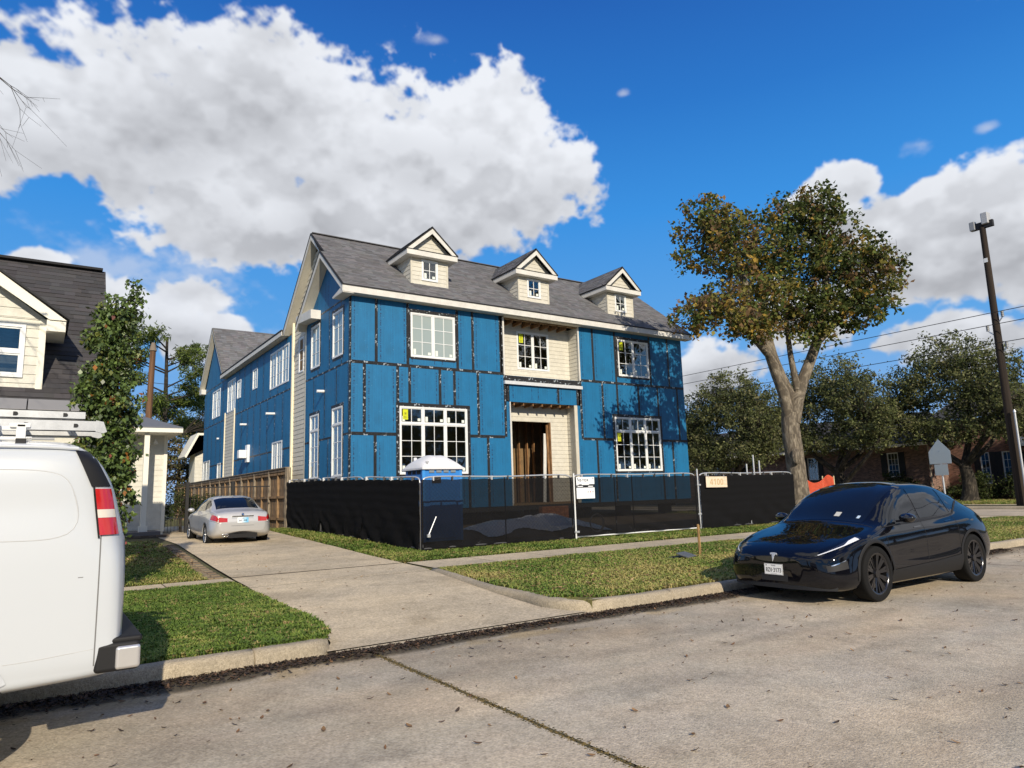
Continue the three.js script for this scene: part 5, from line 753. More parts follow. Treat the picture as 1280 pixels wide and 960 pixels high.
// ---------------------------------------------------------------- temporary fence with black screens
MAT.galv = std([0.62, 0.63, 0.64], 0.4, { metalness: 0.6 });
const weave = tex(128, 128, (u, v, i, j) => { const h = (i % 4 < 2 ? 0.75 : 0.5) + (j % 4 < 2 ? 0.25 : 0) + (pn(u, v, 32, 3) - 0.5) * 0.3; return [h, h, h]; }, { data: true });
MAT.screen = phys([0.010, 0.010, 0.011], 0.95, { specularIntensity: 0.12, transparent: true, opacity: 0.87, bumpMap: uvScale(weave, 0.12), bumpScale: 0.004, side: THREE.DoubleSide });
MAT.screenDense = phys([0.010, 0.010, 0.011], 0.95, { specularIntensity: 0.12, bumpMap: uvScale(weave, 0.12), bumpScale: 0.004, side: THREE.DoubleSide });
MAT.tieWhite = std([0.6, 0.6, 0.6], 0.5); MAT.endTube = std([0.07, 0.07, 0.072], 0.5);
function fencePanel(a, b, label, o = {}) { // a,b = [x,z]; panel in a frame of bent tube with a screen tied behind it
  const L = Math.hypot(b[0] - a[0], b[1] - a[1]), ang = Math.atan2(-(b[1] - a[1]), b[0] - a[0]), ya = gy(...a), yb = gy(...b), h = o.h || 1.84, g = thing('site_fence', label, 'fence', [a[0], ya, a[1]], ang, 'temporary fence panels round the building site');
  const dy = t => (yb - ya) * t, c = 0.14, B = 0.06;
  const P = (x, y) => [x, y + dy(x / L), 0];
  const pts = [P(0.0, B), P(0, h * 0.5), P(0, h - c), P(c * 0.3, h - c * 0.3), P(c, h), P(L * 0.5, h), P(L - c, h), P(L - c * 0.3, h - c * 0.3), P(L, h - c), P(L, h * 0.5), P(L, B)];
  obj('frame_tube', tube(pts.slice(2, 9), 0.021, 120, 8), MAT.galv, g); for (const e of [pts.slice(0, 3), pts.slice(8)]) obj('end_tube', rod(e[0], e[2], 0.021, 8), o.lightEnd ? MAT.galv : MAT.endTube, g); obj('bottom_rail', rod(P(0, B + 0.02), P(L, B + 0.02), 0.019, 8), o.gate ? MAT.vinyl : MAT.endTube, g);
  for (const f of o.posts || [0.5]) obj('upright', rod(P(L * f, B), P(L * f, h), 0.016, 8), o.darkPosts ? MAT.dark : MAT.galv, g);
  // chain link: two families of thin wires
  if (o.link !== false) { const w = []; const st = 0.11; for (let x = -h; x < L; x += st) for (const s of [1, -1]) { let x0 = x, y0 = B, x1 = x + h - B, y1 = h - 0.02; if (s < 0) { x0 = x + h - B; x1 = x; } const cl = (xx, yy, ox, oy) => xx < 0 ? [0, oy + (yy - oy) * (0 - ox) / (xx - ox)] : xx > L ? [L, oy + (yy - oy) * (L - ox) / (xx - ox)] : [xx, yy]; const A = cl(x0, y0, x1, y1), Z = cl(x1, y1, x0, y0); if (A[1] > h || Z[1] > h || Math.abs(A[0] - Z[0]) < 0.05 || A[1] < B - 0.01 || Z[1] < B - 0.01) continue; w.push(rod(P(A[0], A[1]), P(Z[0], Z[1]), 0.002, 3)); } const m = obj('chain_link', w, std([0.16, 0.16, 0.16], 0.5), g); m.userData.kind = 'stuff'; }
  const sd = o.seed || 1, nU = Math.ceil(L * 14), side = -1;
  obj('privacy_screen', sheet(nU, 36, (s, t) => { const x = lerp(o.gate ? 0.03 : -0.045, L + 0.045, s), y = lerp(B + (o.gate ? 0.045 : -0.085), h - 0.05 - 0.015 * Math.pow(Math.sin(x * 5.2), 2), t); const low = Math.pow(1 - t, 2.2), fold = Math.sin((x * 2.1 + y * 3.4 + fbm(x * 0.7 + sd * 9, y, sd, 3) * 6) * 2.2), f2 = Math.sin((x * 3.3 - y * 2.0 + sd) * 2.6); const n = 0.045 + 0.042 * low * fold + 0.016 * low * f2 + 0.006 * Math.sin(y * 26 + 3 * fbm(x * 0.8, y, sd, 2)) * (1 - low) + 0.02 * (fbm(x * 1.2, y * 1.2, sd * 7, 3) - 0.5) + 0.012 * Math.sin(x * 9 + sd) * Math.pow(t, 6); return [x, y + dy(s), -side * n]; }, (s, t) => [s * L, t * h]), o.dense ? MAT.screenDense : MAT.screen, g);
  for (let x = 0.3, k = 0; x < L - 0.2; x += 0.58 + 0.12 * Math.sin(x * 7 + sd), k++) obj('cable_tie', rbox(x - 0.012, x + 0.012, h - 0.085 + dy(x / L), h + 0.024 + dy(x / L), -0.024, 0.066, 0.004, 1), k % 3 ? MAT.endTube : MAT.tieWhite, g);
  return g;
}
// three panels beside the driveway, three along the sidewalk
fencePanel([7.98, -19.72], [7.98, -16.02], 'black screened fence panel beside the driveway, ending at the sidewalk corner', { seed: 1, dense: true, link: false, flip: true });
fencePanel([7.98, -23.46], [7.98, -19.78], 'black screened fence panel beside the driveway, between two like it', { seed: 2, dense: true, link: false, flip: true });
fencePanel([7.98, -27.3], [7.98, -23.52], 'black screened fence panel beside the driveway, next to the wooden fence', { seed: 3, dense: true, link: false, flip: true });
fencePanel([8.02, -15.98], [12.82, -15.98], 'see-through black screened fence panel in front of the portable toilet and plastic sheet', { seed: 4, posts: [0.52], darkPosts: true });
fencePanel([12.90, -15.98], [18.02, -15.92], 'black screened gate panel carrying the white notice board', { seed: 5, posts: [0.31, 0.45], darkPosts: true, gate: true });
fencePanel([18.24, -15.92], [23.35, -15.95], 'black screened fence panel carrying the plywood number board', { seed: 6, posts: [0.5], dense: true, lightEnd: true });
{ // taller tube between the last two panels
  const p = thing('fence_post', 'galvanised steel post standing between two black screened panels', 'post', [18.13, gy(18.13, -15.9), -15.9]);
  obj('post_tube', rod([0, 0, 0], [0, 2.0, 0], 0.026, 10), MAT.galv, p); obj('clamp', [rbox(-0.12, 0.12, 1.45, 1.5, -0.03, 0.03, 0.008)], MAT.galv, p); obj('clamp', [rbox(-0.12, 0.12, 0.5, 0.55, -0.03, 0.03, 0.008)], MAT.galv, p);
  const q = thing('gate_post', 'thin white gate post with a hinge, under the white notice board', 'post', [12.86, gy(12.86, -15.9), -15.89]);
  obj('post_tube', rod([0, 0, 0], [0, 1.9, 0], 0.024, 10), MAT.vinyl, q); obj('hinge', [rbox(-0.05, 0.11, 0.2, 0.26, -0.02, 0.04, 0.01)], MAT.galv, q);
  const st = thing('fence_brace', 'short white strut leaning against the black fence corner', 'brace', [8.1, gy(8.1, -15.8), -15.80]);
  obj('strut', rod([0.0, 0.42, 0], [0.24, 0.86, -0.05], 0.018, 8), MAT.galv, st); obj('strut_clip', rbox(-0.04, 0.04, 0.36, 0.44, -0.03, 0.03, 0.01), MAT.galv, st);
}
{ // notice board on the gate
  const s = thing('notice_board', 'white site notice board with a black band, tied to the gate', 'sign', [13.22, 1.45, -15.84]);
  const t = canvasTex(512, 512, (x, w, h) => { x.fillStyle = '#eff1f4'; x.fillRect(0, 0, w, h); x.fillStyle = '#1d2226'; x.font = 'bold 92px sans-serif'; x.fillText('HI-TOX', 34, 108); x.fillStyle = '#b9c0c6'; for (let i = 0; i < 3; i++) x.fillRect(330, 50 + i * 26, 130 - i * 20, 9); x.fillStyle = '#15181c'; x.fillRect(0, 172, w, 82); x.fillStyle = '#e4e6ea'; x.fillRect(0, 158, 60, 36); x.fillRect(150, 160, 210, 30); x.fillRect(30, 212, 150, 22); x.fillRect(330, 212, 140, 24); x.fillStyle = '#cfd3cf'; for (let i = 0; i < 5; i++) x.fillRect(90, 300 + i * 32, 150 - (i % 2) * 30, 8); x.fillStyle = '#6a6f66'; for (let i = 0; i < 3; i++) { x.beginPath(); x.moveTo(300 + i * 70, 370); x.lineTo(322 + i * 70, 330); x.lineTo(344 + i * 70, 370); x.fill(); } x.fillStyle = '#c98a86'; x.fillRect(372, 336, 30, 30); });
  const m = new THREE.Mesh(new THREE.BoxGeometry(0.68, 0.62, 0.012), [0, 0, 0, 0, 1, 0].map(i => i ? std([1, 1, 1], 0.5, { map: t }) : MAT.vinyl)); m.name = 'sign_board'; m.castShadow = true; m.position.set(0, 0.31, 0.03); s.add(m); obj('cable_tie', box(-0.3, -0.28, 0.55, 0.6, 0.0, 0.042), MAT.dark, s); obj('cable_tie', box(0.28, 0.3, 0.55, 0.6, 0.0, 0.042), MAT.dark, s);
  const p = thing('number_board', 'plywood board with the painted house number 4100, wired to the fence', 'sign', [18.95, 1.66, -15.82]);
  const pt = canvasTex(512, 192, (x, w, h) => { const r = mulberry(4); x.fillStyle = '#e2d2bb'; x.fillRect(0, 0, w, h); for (let i = 0; i < 240; i++) { x.fillStyle = `rgba(${150 + r() * 60},${110 + r() * 50},${70 + r() * 40},0.18)`; x.fillRect(r() * w, r() * h, 60 + r() * 200, 1 + r() * 2); } x.font = 'bold 150px sans-serif'; x.fillStyle = '#bfa47c'; x.textAlign = 'center'; x.fillText('4100', w / 2, 148); });
  const m2 = new THREE.Mesh(new THREE.BoxGeometry(1.06, 0.36, 0.018), [0, 0, 0, 0, 1, 0].map(i => i ? std([1, 1, 1], 0.8, { map: pt }) : MAT.wood)); m2.name = 'plywood_panel'; m2.castShadow = true; m2.position.set(0, 0.18, 0.02); m2.rotation.z = -0.01; p.add(m2); obj('wire_tie', box(-0.4, -0.385, 0.3, 0.42, 0.0, 0.035), MAT.galv, p); obj('wire_tie', box(0.38, 0.395, 0.3, 0.42, 0.0, 0.035), MAT.galv, p);
}
{ // weathered wooden fence along the driveway, seen from its framing side
  const g = thing('wooden_fence', 'tall weathered plank fence with posts and rails along the driveway', 'fence', [8.0, 0.55, -27.5]);
  const wm = [[0.44, 0.31, 0.19], [0.36, 0.26, 0.17], [0.52, 0.36, 0.21], [0.31, 0.25, 0.19]].map(c => std(c, 0.9, { map: MAT.wood.map })), top = 2.36;
  let k = 0; for (let z = -0.06; z > -27; z -= 0.142) { const hh = top - 0.06 + rr(-0.02, 0.01); obj('plank', box(0.03, 0.05, 0.03, hh, z - 0.138 + rr(0, 0.004), z), wm[Math.floor(rnd() * 4)], g); if (++k > 190) break; }
  const cap = std([0.46, 0.41, 0.34], 0.9, { map: MAT.wood.map });
  for (let z = 0; z > -27; z -= 2.42) { obj('post', box(-0.075, 0.02, -0.05, top, z - 0.1, z), cap, g); if (z > -26) { obj('cap_rail', box(-0.10, 0.07, top + 0.002, top + 0.04, z - 2.42, z + 0.02), cap, g); for (const y of [0.35, 1.2, 2.12]) obj('rail', box(-0.05, 0.028, y, y + 0.09, z - 2.42, z - 0.1), wm[2], g); obj('stud', box(-0.05, 0.028, 0.03, top - 0.06, z - 1.26, z - 1.2), wm[2], g); obj('fascia_board', box(-0.065, -0.052, top - 0.12, top - 0.0, z - 2.42, z - 0.1), wm[3], g); } }
  obj('end_post', box(-0.06, 0.1, -0.05, top + 0.02, 0.004, 0.11), cap, g);
}
{ // iron driveway gate and its posts
  const g = thing('iron_gate', 'black wrought iron driveway gate of upright bars between square posts', 'gate', [4.62, 0.6, -28.6]);
  for (let x = 0.12; x < 3.0; x += 0.12) obj('bar', rod([x, 0.08, 0], [x, 1.66, 0], 0.009, 6), MAT.dark, g);
  obj('top_rail', rbox(0.06, 3.0, 1.62, 1.66, -0.018, 0.018, 0.006), MAT.dark, g); obj('bottom_rail', rbox(0.06, 3.0, 0.1, 0.14, -0.018, 0.018, 0.006), MAT.dark, g);
  obj('gate_post', rbox(-0.06, 0.06, -0.05, 1.85, -0.06, 0.06, 0.01), MAT.dark, g); obj('latch_post', rbox(1.55, 1.66, -0.05, 1.85, -0.06, 0.06, 0.01), MAT.dark, g);
  const w = thing('iron_fence', 'short black iron fence beside the cream porch wall', 'fence', [3.84, 0.62, -28.6]); for (let x = 0.05; x < 0.8; x += 0.11) obj('bar', rod([x, 0, 0], [x, 0.55, 0], 0.009, 6), MAT.dark, w); obj('rail', rbox(0, 0.8, 0.5, 0.53, -0.012, 0.012, 0.004), MAT.dark, w);
}
{ // portable toilet
  const p = thing('portable_toilet', 'blue portable toilet with a ribbed white domed roof, behind the black fence', 'portable toilet', [9.3, 0.36, -17.85]);
  const blu = std([0.035, 0.22, 0.62], 0.45), wht = std([0.72, 0.72, 0.73], 0.45), w = 0.58, d = 0.58, H = 2.06;
  obj('cabin', [rbox(-w, w, 0.06, H, -d, d, 0.03, 3)], blu, p); obj('skid', [box(-w - 0.02, w + 0.02, 0, 0.07, -d, -d + 0.12)], MAT.plastic, p); obj('skid', [box(-w - 0.02, w + 0.02, 0, 0.07, d - 0.12, d)], MAT.plastic, p);
  obj('door', [rbox(-0.40, 0.40, 0.14, H - 0.2, d, d + 0.025, 0.012, 2)], blu, p); for (const s of [-1, 1]) obj('corner_post', rbox(s * w - 0.045, s * w + 0.045, 0.06, H, d - 0.045, d + 0.02, 0.012), std([0.05, 0.28, 0.70], 0.45), p);
  const vent = std([0.20, 0.24, 0.28], 0.6); for (let i = 0; i < 4; i++) obj('vent_slot', rbox(-0.42 + i * 0.225, -0.26 + i * 0.225, H - 0.13, H - 0.055, d + 0.0, d + 0.027, 0.01), vent, p);
  for (let i = 0; i < 3; i++) obj('vent_slot', rbox(-w - 0.008, -w + 0.01, H - 0.15, H - 0.05, -0.4 + i * 0.28, -0.18 + i * 0.28, 0.004), MAT.dark, p);
  const ex = 0.66, roofG = sheet(48, 30, (s, t) => { const x = lerp(-ex, ex, s), z = lerp(ex, -ex, t), q = Math.max(Math.abs(x), Math.abs(z)) / ex, px = 1 - Math.pow(Math.abs(x) / ex, 2.2), pz = 1 - Math.pow(Math.abs(z) / ex, 2.6); const rib = 0.018 * Math.pow(Math.abs(Math.sin(x * 8.2)), 6) * sstep(0, 0.3, pz * px); return [x, H + 0.01 + 0.37 * Math.pow(px, 0.75) * Math.pow(pz, 0.55) + rib, z]; });
  obj('roof', roofG, wht, p); obj('roof_rim', [box(-ex, ex, H - 0.035, H + 0.015, ex - 0.02, ex), box(-ex, ex, H - 0.035, H + 0.015, -ex, -ex + 0.02), box(-ex, -ex + 0.02, H - 0.035, H + 0.015, -ex + 0.02, ex - 0.02), box(ex - 0.02, ex, H - 0.035, H + 0.015, -ex + 0.02, ex - 0.02)], wht, p);
  obj('roof_label', (() => { const g = new THREE.BoxGeometry(0.14, 0.12, 0.01); g.rotateX(-0.75); g.translate(-0.42, H + 0.145, 0.565); return g; })(), std([0.35, 0.36, 0.36], 0.7), p);
  obj('vent_pipe', rod([-0.35, H + 0.1, -0.4], [-0.35, H + 0.34, -0.4], 0.05, 10), wht, p); obj('notice', box(-0.34, -0.06, H - 0.42, H - 0.24, d + 0.026, d + 0.03), MAT.dark, p);
}
{ // building site ground: soil, heap with plastic sheet, bricks, hose
  struct('site_soil', sheet(60, 30, (s, t) => { const x = lerp(8.3, 24.6, s), z = lerp(-16.15, -24.6, t); return [x, gy(x, z) + 0.012 + 0.05 * fbm(x * 0.8, 0, z * 0.8, 4), z]; }), MAT.soil);
  const hm = (x, z) => { const u = (x - 12.9) / 2.5, v = (z + 18.3) / 1.1; return gy(x, z) + 0.02 + 0.52 * Math.exp(-(u * u * u * u + v * v) * 1.2) * (0.7 + 0.5 * fbm(x * 1.3, 2, z * 1.3, 3)); };
  const heap = thing('soil_heap', 'long low heap of excavated soil under a plastic sheet, behind the fence', 'heap', [12.9, 0.3, -18.3]); part('soil', sheet(50, 30, (s, t) => { const x = lerp(9.8, 16, s), z = lerp(-16.9, -20, t); return [x, hm(x, z) - (s < 0.02 || s > 0.98 || t < 0.03 || t > 0.97 ? 0.15 : 0.0), z]; }), MAT.soil, heap);
  const ps = thing('plastic_sheet', 'crumpled translucent grey plastic sheet spread over the soil heap', 'plastic sheet', [12.9, 0.7, -18.1]);
  part('sheet_skin', sheet(130, 50, (s, t) => { const x = lerp(10.7, 15.3, s), z = lerp(-17.35 + 0.18 * Math.sin(x * 3) + 0.2 * fbm(x * 2, 5, 1, 3), -18.9, t); return [x, hm(x, z) + 0.03 + 0.11 * Math.abs(fbm(x * 2.6, 1, z * 2.6, 4) - 0.45) + 0.05 * Math.abs(fbm(x * 7, 4, z * 7, 3) - 0.5), z]; }), phys([0.78, 0.80, 0.84], 0.4, { clearcoat: 0.5, side: THREE.DoubleSide }), ps);
  const bp = thing('brick_pallet', 'pallet of stacked orange bricks standing by the porch steps', 'bricks', [15.9, 0.5, -20.9]); const bm = [[0.42, 0.16, 0.08], [0.36, 0.13, 0.07], [0.48, 0.20, 0.10]].map(c => std(c, 0.9, { map: uvScale(driveTex, 0.7) }));
  for (let y = 0; y < 8; y++) for (let i = 0; i < 6; i++) for (let j = 0; j < 2; j++) obj('brick', rbox(-0.6 + i * 0.205, -0.402 + i * 0.205, 0.12 + y * 0.067, 0.183 + y * 0.067, 0.0 - j * 0.11, 0.105 - j * 0.11, 0.006, 1), bm[Math.floor(rnd() * 3)], bp);
  obj('pallet', [box(-0.65, 0.65, 0.08, 0.11, -0.15, 0.15), box(-0.65, 0.65, 0, 0.08, -0.15, -0.08), box(-0.65, 0.65, 0, 0.08, 0.08, 0.15)], MAT.wood, bp);
  const ho = thing('coiled_hose', 'coil of grey hose lying upright behind the gate screen', 'hose', [14.6, 0.38, -17.0]); obj('hose_coil', [0, 1, 2].map(i => { const g = new THREE.TorusGeometry(0.26 + i * 0.012, 0.014, 8, 40); g.translate(0, 0.29, i * 0.02); return g; }), std([0.42, 0.38, 0.33], 0.6), ho);
}
// three loose steel posts behind the last panel, orange netting by the big tree
for (const [x, h, l] of [[26.05, 2.35, 'short steel stake behind the black fence, the shorter one beside the trunk'], [26.55, 2.75, 'tallest of three steel stakes behind the black fence'], [26.95, 2.5, 'steel stake behind the black fence, close to the big trunk']]) { const s = thing('steel_stake', l, 'stake', [x, 0.3, -20], 0, 'steel stakes behind the fence'); obj('shaft', rod([0, 0, 0], [0.02, h, 0], 0.035, 8), MAT.galv, s); obj('foot_plate', rbox(-0.12, 0.12, 0, 0.02, -0.12, 0.12, 0.005), MAT.galv, s); }
{
  const n = thing('orange_netting', 'orange plastic safety netting tied to wooden stakes beside the big tree', 'safety fence', [31.2, 0.3, -20]);
  const om = std([0.62, 0.09, 0.035], 0.6, { side: THREE.DoubleSide }); const strips = [], top = s => 1.55 + 0.14 * Math.sin(s * 9) - 0.12 * Math.sin(s * Math.PI * 2.0);
  for (let i = 0; i <= 44; i++) { const s = i / 44; strips.push(bar([lerp(-1.4, 1.6, s), 0.15, 0.05 * Math.sin(s * 14)], [lerp(-1.4, 1.6, s) + 0.02, top(s), 0.06 * Math.sin(s * 11)], 0.035, 0.004)); }
  for (let j = 0; j <= 20; j++) for (let i = 0; i < 16; i++) { const s = i / 16, s2 = (i + 1) / 16, y = t => lerp(0.15, top(t), j / 20); strips.push(bar([lerp(-1.4, 1.6, s), y(s), 0.055 * Math.sin(s * 12)], [lerp(-1.4, 1.6, s2), y(s2), 0.055 * Math.sin(s2 * 12)], 0.004, 0.045)); }
  const m = obj('net', strips, om, n); m.userData.kind = 'stuff';
  for (const x of [-1.38, 0.62, 1.58]) obj('wood_stake', box(x - 0.025, x + 0.025, 0, 1.75, -0.05, -0.01), std([0.62, 0.5, 0.32], 0.85), n);
}
{ // survey stake, valve cover on the verge
  const s = thing('wooden_stake', 'bare wooden survey stake driven into the grass verge', 'stake', [12.1, 0.19, -10.7]); obj('stake_shaft', prism([[-0.03, 0, 0], [0.03, 0, 0], [0.03, 0.66, 0], [0.0, 0.68, 0], [-0.03, 0.66, 0]], [0, 0, 0.022]), std([0.55, 0.36, 0.16], 0.85, { map: MAT.wood.map }), s); obj('ribbon', bar([0.03, 0.6, 0.01], [0.06, 0.46, 0.03], 0.02, 0.004), std([0.6, 0.45, 0.3], 0.7), s);
  const v = thing('valve_cover', 'dark grey plastic utility box lid lying tilted in the grass', 'utility lid', [11.4, 0.2, -10.45], 0.3); const g = rbox(-0.2, 0.2, 0, 0.035, -0.14, 0.14, 0.012); g.rotateX(0.28); g.translate(0, 0.055, 0); obj('lid', g, std([0.10, 0.11, 0.12], 0.6), v); obj('box_rim', rbox(-0.22, 0.26, -0.06, 0.03, -0.34, -0.1, 0.015), MAT.plastic, v);
}
// ---------------------------------------------------------------- neighbouring cream house with a dark shingle roof
MAT.neighCream = std([0.76, 0.74, 0.65], 0.75, { map: uvScale(creamTex, 1.5) });
MAT.neighTrim = std([0.82, 0.79, 0.68], 0.65);
{
  const h = thing('cream_house', 'cream lap sided house with dark shingle roof, dormer and porch behind the van', 'house', [-4, 0.3, -20]);
  const ez = -14.4, ey = 3.34, rz = -17.6, ry = 6.86, xr0 = 0.89, xl0 = -14, m = (ry - ey) / (ez - rz), len = Math.hypot(ez - rz, ry - ey);
  part('wall', [box(xl0, xr0 - 0.25, 0.2, 3.3, ez - 0.6, ez - 0.5), box(xr0 - 0.35, xr0 - 0.25, 0.2, 3.3, -20.4, ez - 0.6), prism([[xr0 - 0.25, 3.3, ez - 0.5], [xr0 - 0.25, 3.3, -20.3], [xr0 - 0.25, ry - 0.15, rz]], [-0.1, 0, 0]), box(xl0, xl0 + 0.1, 0.2, 3.3, -20.4, ez - 0.6), box(xl0, xr0 - 0.25, 0.2, 3.3, -20.5, -20.4)], MAT.neighTrim, h);
  siding(h, 'f', ez - 0.5, 0.4, 3.2, () => [xl0, xr0 - 0.25], 0.2, MAT.neighCream);
  const rf = part('roof', [prism([[xl0, ey, ez], [xr0, ey, ez], [xr0, ry, rz], [xl0, ry, rz]], [0, -0.12, 0]), prism([[xl0, ry, rz], [xr0, ry, rz], [xr0, ey, 2 * rz - ez], [xl0, ey, 2 * rz - ez]], [0, -0.12, 0])], MAT.dark, h);
  shingles(rf, [-5, ey + 0.005, ez + 0.02], [1, 0, 0], [0, m, -1], len, () => [0, 5.95], 'dark', 0.14);
  part('ridge_cap', bar([xl0, ry + 0.03, rz], [xr0, ry + 0.03, rz], 0.3, 0.05), std([0.018, 0.018, 0.019], 0.9), h);
  for (let x = -5.2; x < xr0 - 0.1; x += 0.62) part('flashing_sheet', prism([[x, ey - 0.03, ez + 0.12], [x + 0.60, ey - 0.03, ez + 0.12], [x + 0.60, ey + 0.16, ez - 0.05], [x, ey + 0.16, ez - 0.05]], [0, 0.015, 0]), std([0.22, 0.22, 0.23], 0.6), h);
  part('gutter', tube([[xl0, ey - 0.08, ez + 0.14], [-6, ey - 0.08, ez + 0.14], [xr0, ey - 0.08, ez + 0.14]], 0.05, 20, 8), std([0.5, 0.5, 0.48], 0.5), h);
  // dormer
  const zf = -14.75, d0 = -2.3, d1 = -0.076, dy0 = 3.66, dy1 = 5.0, cx = (d0 + d1) / 2, pk = 6.0, W = (d1 - d0) / 2 + 0.27, wn = [-1.55, -0.36, 3.92, 4.87];
  const rz2 = y => ez - (y - ey) / m;
  const dm = part('dormer', [...rectMinus([d0, d1, dy0, dy1], [wn]).map(([a, b, c, d]) => box(a, b, c, d, zf - 0.1, zf - 0.002)), prism([[d0, dy1, zf - 0.002], [d1, dy1, zf - 0.002], [cx, pk - 0.15, zf - 0.002]], [0, 0, -0.1]), prism([[d1 - 0.002, dy0, zf - 0.1], [d1 - 0.002, dy1, zf - 0.1], [d1 - 0.002, dy1, rz2(dy1)], [d1 - 0.002, dy0, rz2(dy0)]], [-0.1, 0, 0])], MAT.neighCream, h);
  siding(dm, 'f', zf, dy0, dy1, () => [d0, d1 - 0.09], 0.165, MAT.neighCream, [wn]); siding(dm, 'f', zf, dy1, pk - 0.2, y => [cx - (pk - 0.16 - y) / (pk - dy1 - 0.1) * (W - 0.35), cx + (pk - 0.16 - y) / (pk - dy1 - 0.1) * (W - 0.35)], 0.165, MAT.neighCream);
  part('corner_trim', box(d1 - 0.09, d1 + 0.012, dy0 - 0.03, dy1, zf - 0.05, zf + 0.03), MAT.neighTrim, dm); part('base_trim', box(d0, d1 + 0.01, dy0 - 0.07, dy0, zf - 0.05, zf + 0.035), MAT.neighTrim, dm);
  const fz = zf + 0.28, py = dy1 - 0.05; const rk = s => prism([[cx + s * (W + 0.04), py, fz - 0.03], [cx, pk, fz - 0.03], [cx, pk - 0.24, fz - 0.03], [cx + s * (W - 0.22), py, fz - 0.03]], [0, 0, 0.03]); part('rake_board', rk(1), MAT.neighTrim, dm); part('rake_board', rk(-1), MAT.neighTrim, dm);
  part('eave_box', box(d1 + 0.013, cx + W + 0.03, py - 0.2, py, rz2(py - 0.1) + 0.2, fz - 0.031), MAT.neighTrim, dm);
  const dk = s => prism([[cx, pk + 0.01, fz + 0.03], [cx + s * (W + 0.08), py + 0.02, fz + 0.03], [cx + s * (W + 0.08), py + 0.02, rz2(py)], [cx, pk + 0.01, rz2(pk)]], [0, 0.04, 0]); part('dormer_roof', [dk(1), dk(-1)], std([0.03, 0.03, 0.032], 0.9), dm);
  winAt(dm, 'f', ...wn, zf + 0.01, { rows: 1, cols: 1, transom: 0.5 });
  // porch wing beside the driveway
  const wz = -28, wx0 = 0.6, wx1 = 3.78, wt = 4.24, pw = part('porch_wing', [box(wx0, wx1 - 0.01, 0.6, wt, -33, wz - 0.02)], MAT.neighTrim, h);
  siding(pw, 'f', wz - 0.02, 0.78, wt, () => [wx0, wx1 - 0.1], 0.19, MAT.neighCream); part('corner_trim', box(wx1 - 0.1, wx1 + 0.02, 0.7, wt, wz - 0.1, wz + 0.025), MAT.neighTrim, pw);
  const pr = part('porch_roof', [prism([[wx0 - 0.4, wt + 0.02, wz + 1.35], [wx1 + 0.3, wt + 0.02, wz + 1.35], [wx1 - 0.6, wt + 0.62, wz - 1.2], [wx0 - 0.4, wt + 0.62, wz - 1.2]], [0, 0.05, 0]), prism([[wx1 + 0.3, wt + 0.02, wz + 1.35], [wx1 + 0.3, wt + 0.02, -33.3], [wx1 - 0.6, wt + 0.62, -32], [wx1 - 0.6, wt + 0.62, wz - 1.2]], [0, 0.05, 0])], std([0.14, 0.15, 0.17], 0.8), h);
  part('fascia', [box(wx0 - 0.4, wx1 + 0.3, wt - 0.12, wt + 0.02, wz + 1.33, wz + 1.36), box(wx1 + 0.28, wx1 + 0.31, wt - 0.12, wt + 0.02, -33.3, wz + 1.33)], MAT.neighTrim, pr); part('soffit', box(wx0 - 0.4, wx1 + 0.28, wt - 0.12, wt - 0.10, wz, wz + 1.33), MAT.neighTrim, pr); part('soffit', box(wx1, wx1 + 0.28, wt - 0.12, wt - 0.10, -33, wz), MAT.neighTrim, pr);
  part('porch_post', [box(2.92, 3.08, 0.75, wt - 0.12, wz + 1.0, wz + 1.16), box(2.87, 3.13, 0.75, 0.95, wz + 0.95, wz + 1.21)], MAT.neighTrim, h);
  const br = [[0.24, 0.20, 0.17], [0.19, 0.16, 0.14], [0.28, 0.24, 0.20]].map(c => std(c, 0.95, { map: uvScale(driveTex, 0.8) }));
  part('porch_floor', box(wx0, 3.5, 0.64, 0.76, wz + 0.01, wz + 1.5), std([0.16, 0.15, 0.145], 0.9), h);
  for (let r = 0; r < 4; r++) for (let i = 0; i < 14; i++) part('brick', box(0.66 + i * 0.215 + (r % 2) * 0.1, 0.868 + i * 0.215 + (r % 2) * 0.1, 0.38 + r * 0.068, 0.442 + r * 0.068, wz + 1.45, wz + 1.62), br[Math.floor(rnd() * 3)], h);
  for (let r = 0; r < 2; r++) for (let i = 0; i < 12; i++) part('brick', box(0.66 + i * 0.215 + (r % 2) * 0.1, 0.868 + i * 0.215 + (r % 2) * 0.1, 0.36 + r * 0.068, 0.422 + r * 0.068, wz + 1.63, wz + 2.0), br[Math.floor(rnd() * 3)], h);
  part('step_core', [box(0.68, 3.5, 0.3, 0.64, wz + 0.2, wz + 1.449), box(0.68, 3.2, 0.3, 0.48, wz + 1.64, wz + 1.98)], std([0.16, 0.15, 0.145], 0.9), h);
  part('porch_light', [(() => { const g = new THREE.CylinderGeometry(0.05, 0.09, 0.12, 12); g.translate(3.38, 3.86, wz + 0.12); return g; })(), box(3.36, 3.40, 3.88, 3.98, wz, wz + 0.12)], MAT.vinyl, h);
}
{ // small cream gabled outbuilding beyond the blue house
  const s = thing('cream_shed', 'small cream sided outbuilding with a steep gable, beyond the blue house', 'shed', [9.2, 0.6, -50]);
  part('wall', [box(8.45, 10.6, 0.6, 5.6, -52, -50)], MAT.neighTrim, s); siding(s, 'f', -50, 0.7, 5.7, () => [8.45, 10.6], 0.22, MAT.neighCream); part('roof', [prism([[7.75, 4.7, -49.6], [8.5, 6.25, -49.6], [10.6, 6.25, -49.6], [10.6, 6.1, -49.6], [8.58, 6.1, -49.6], [7.85, 4.6, -49.6]], [0, 0, -2.8])], MAT.neighTrim, s);
}
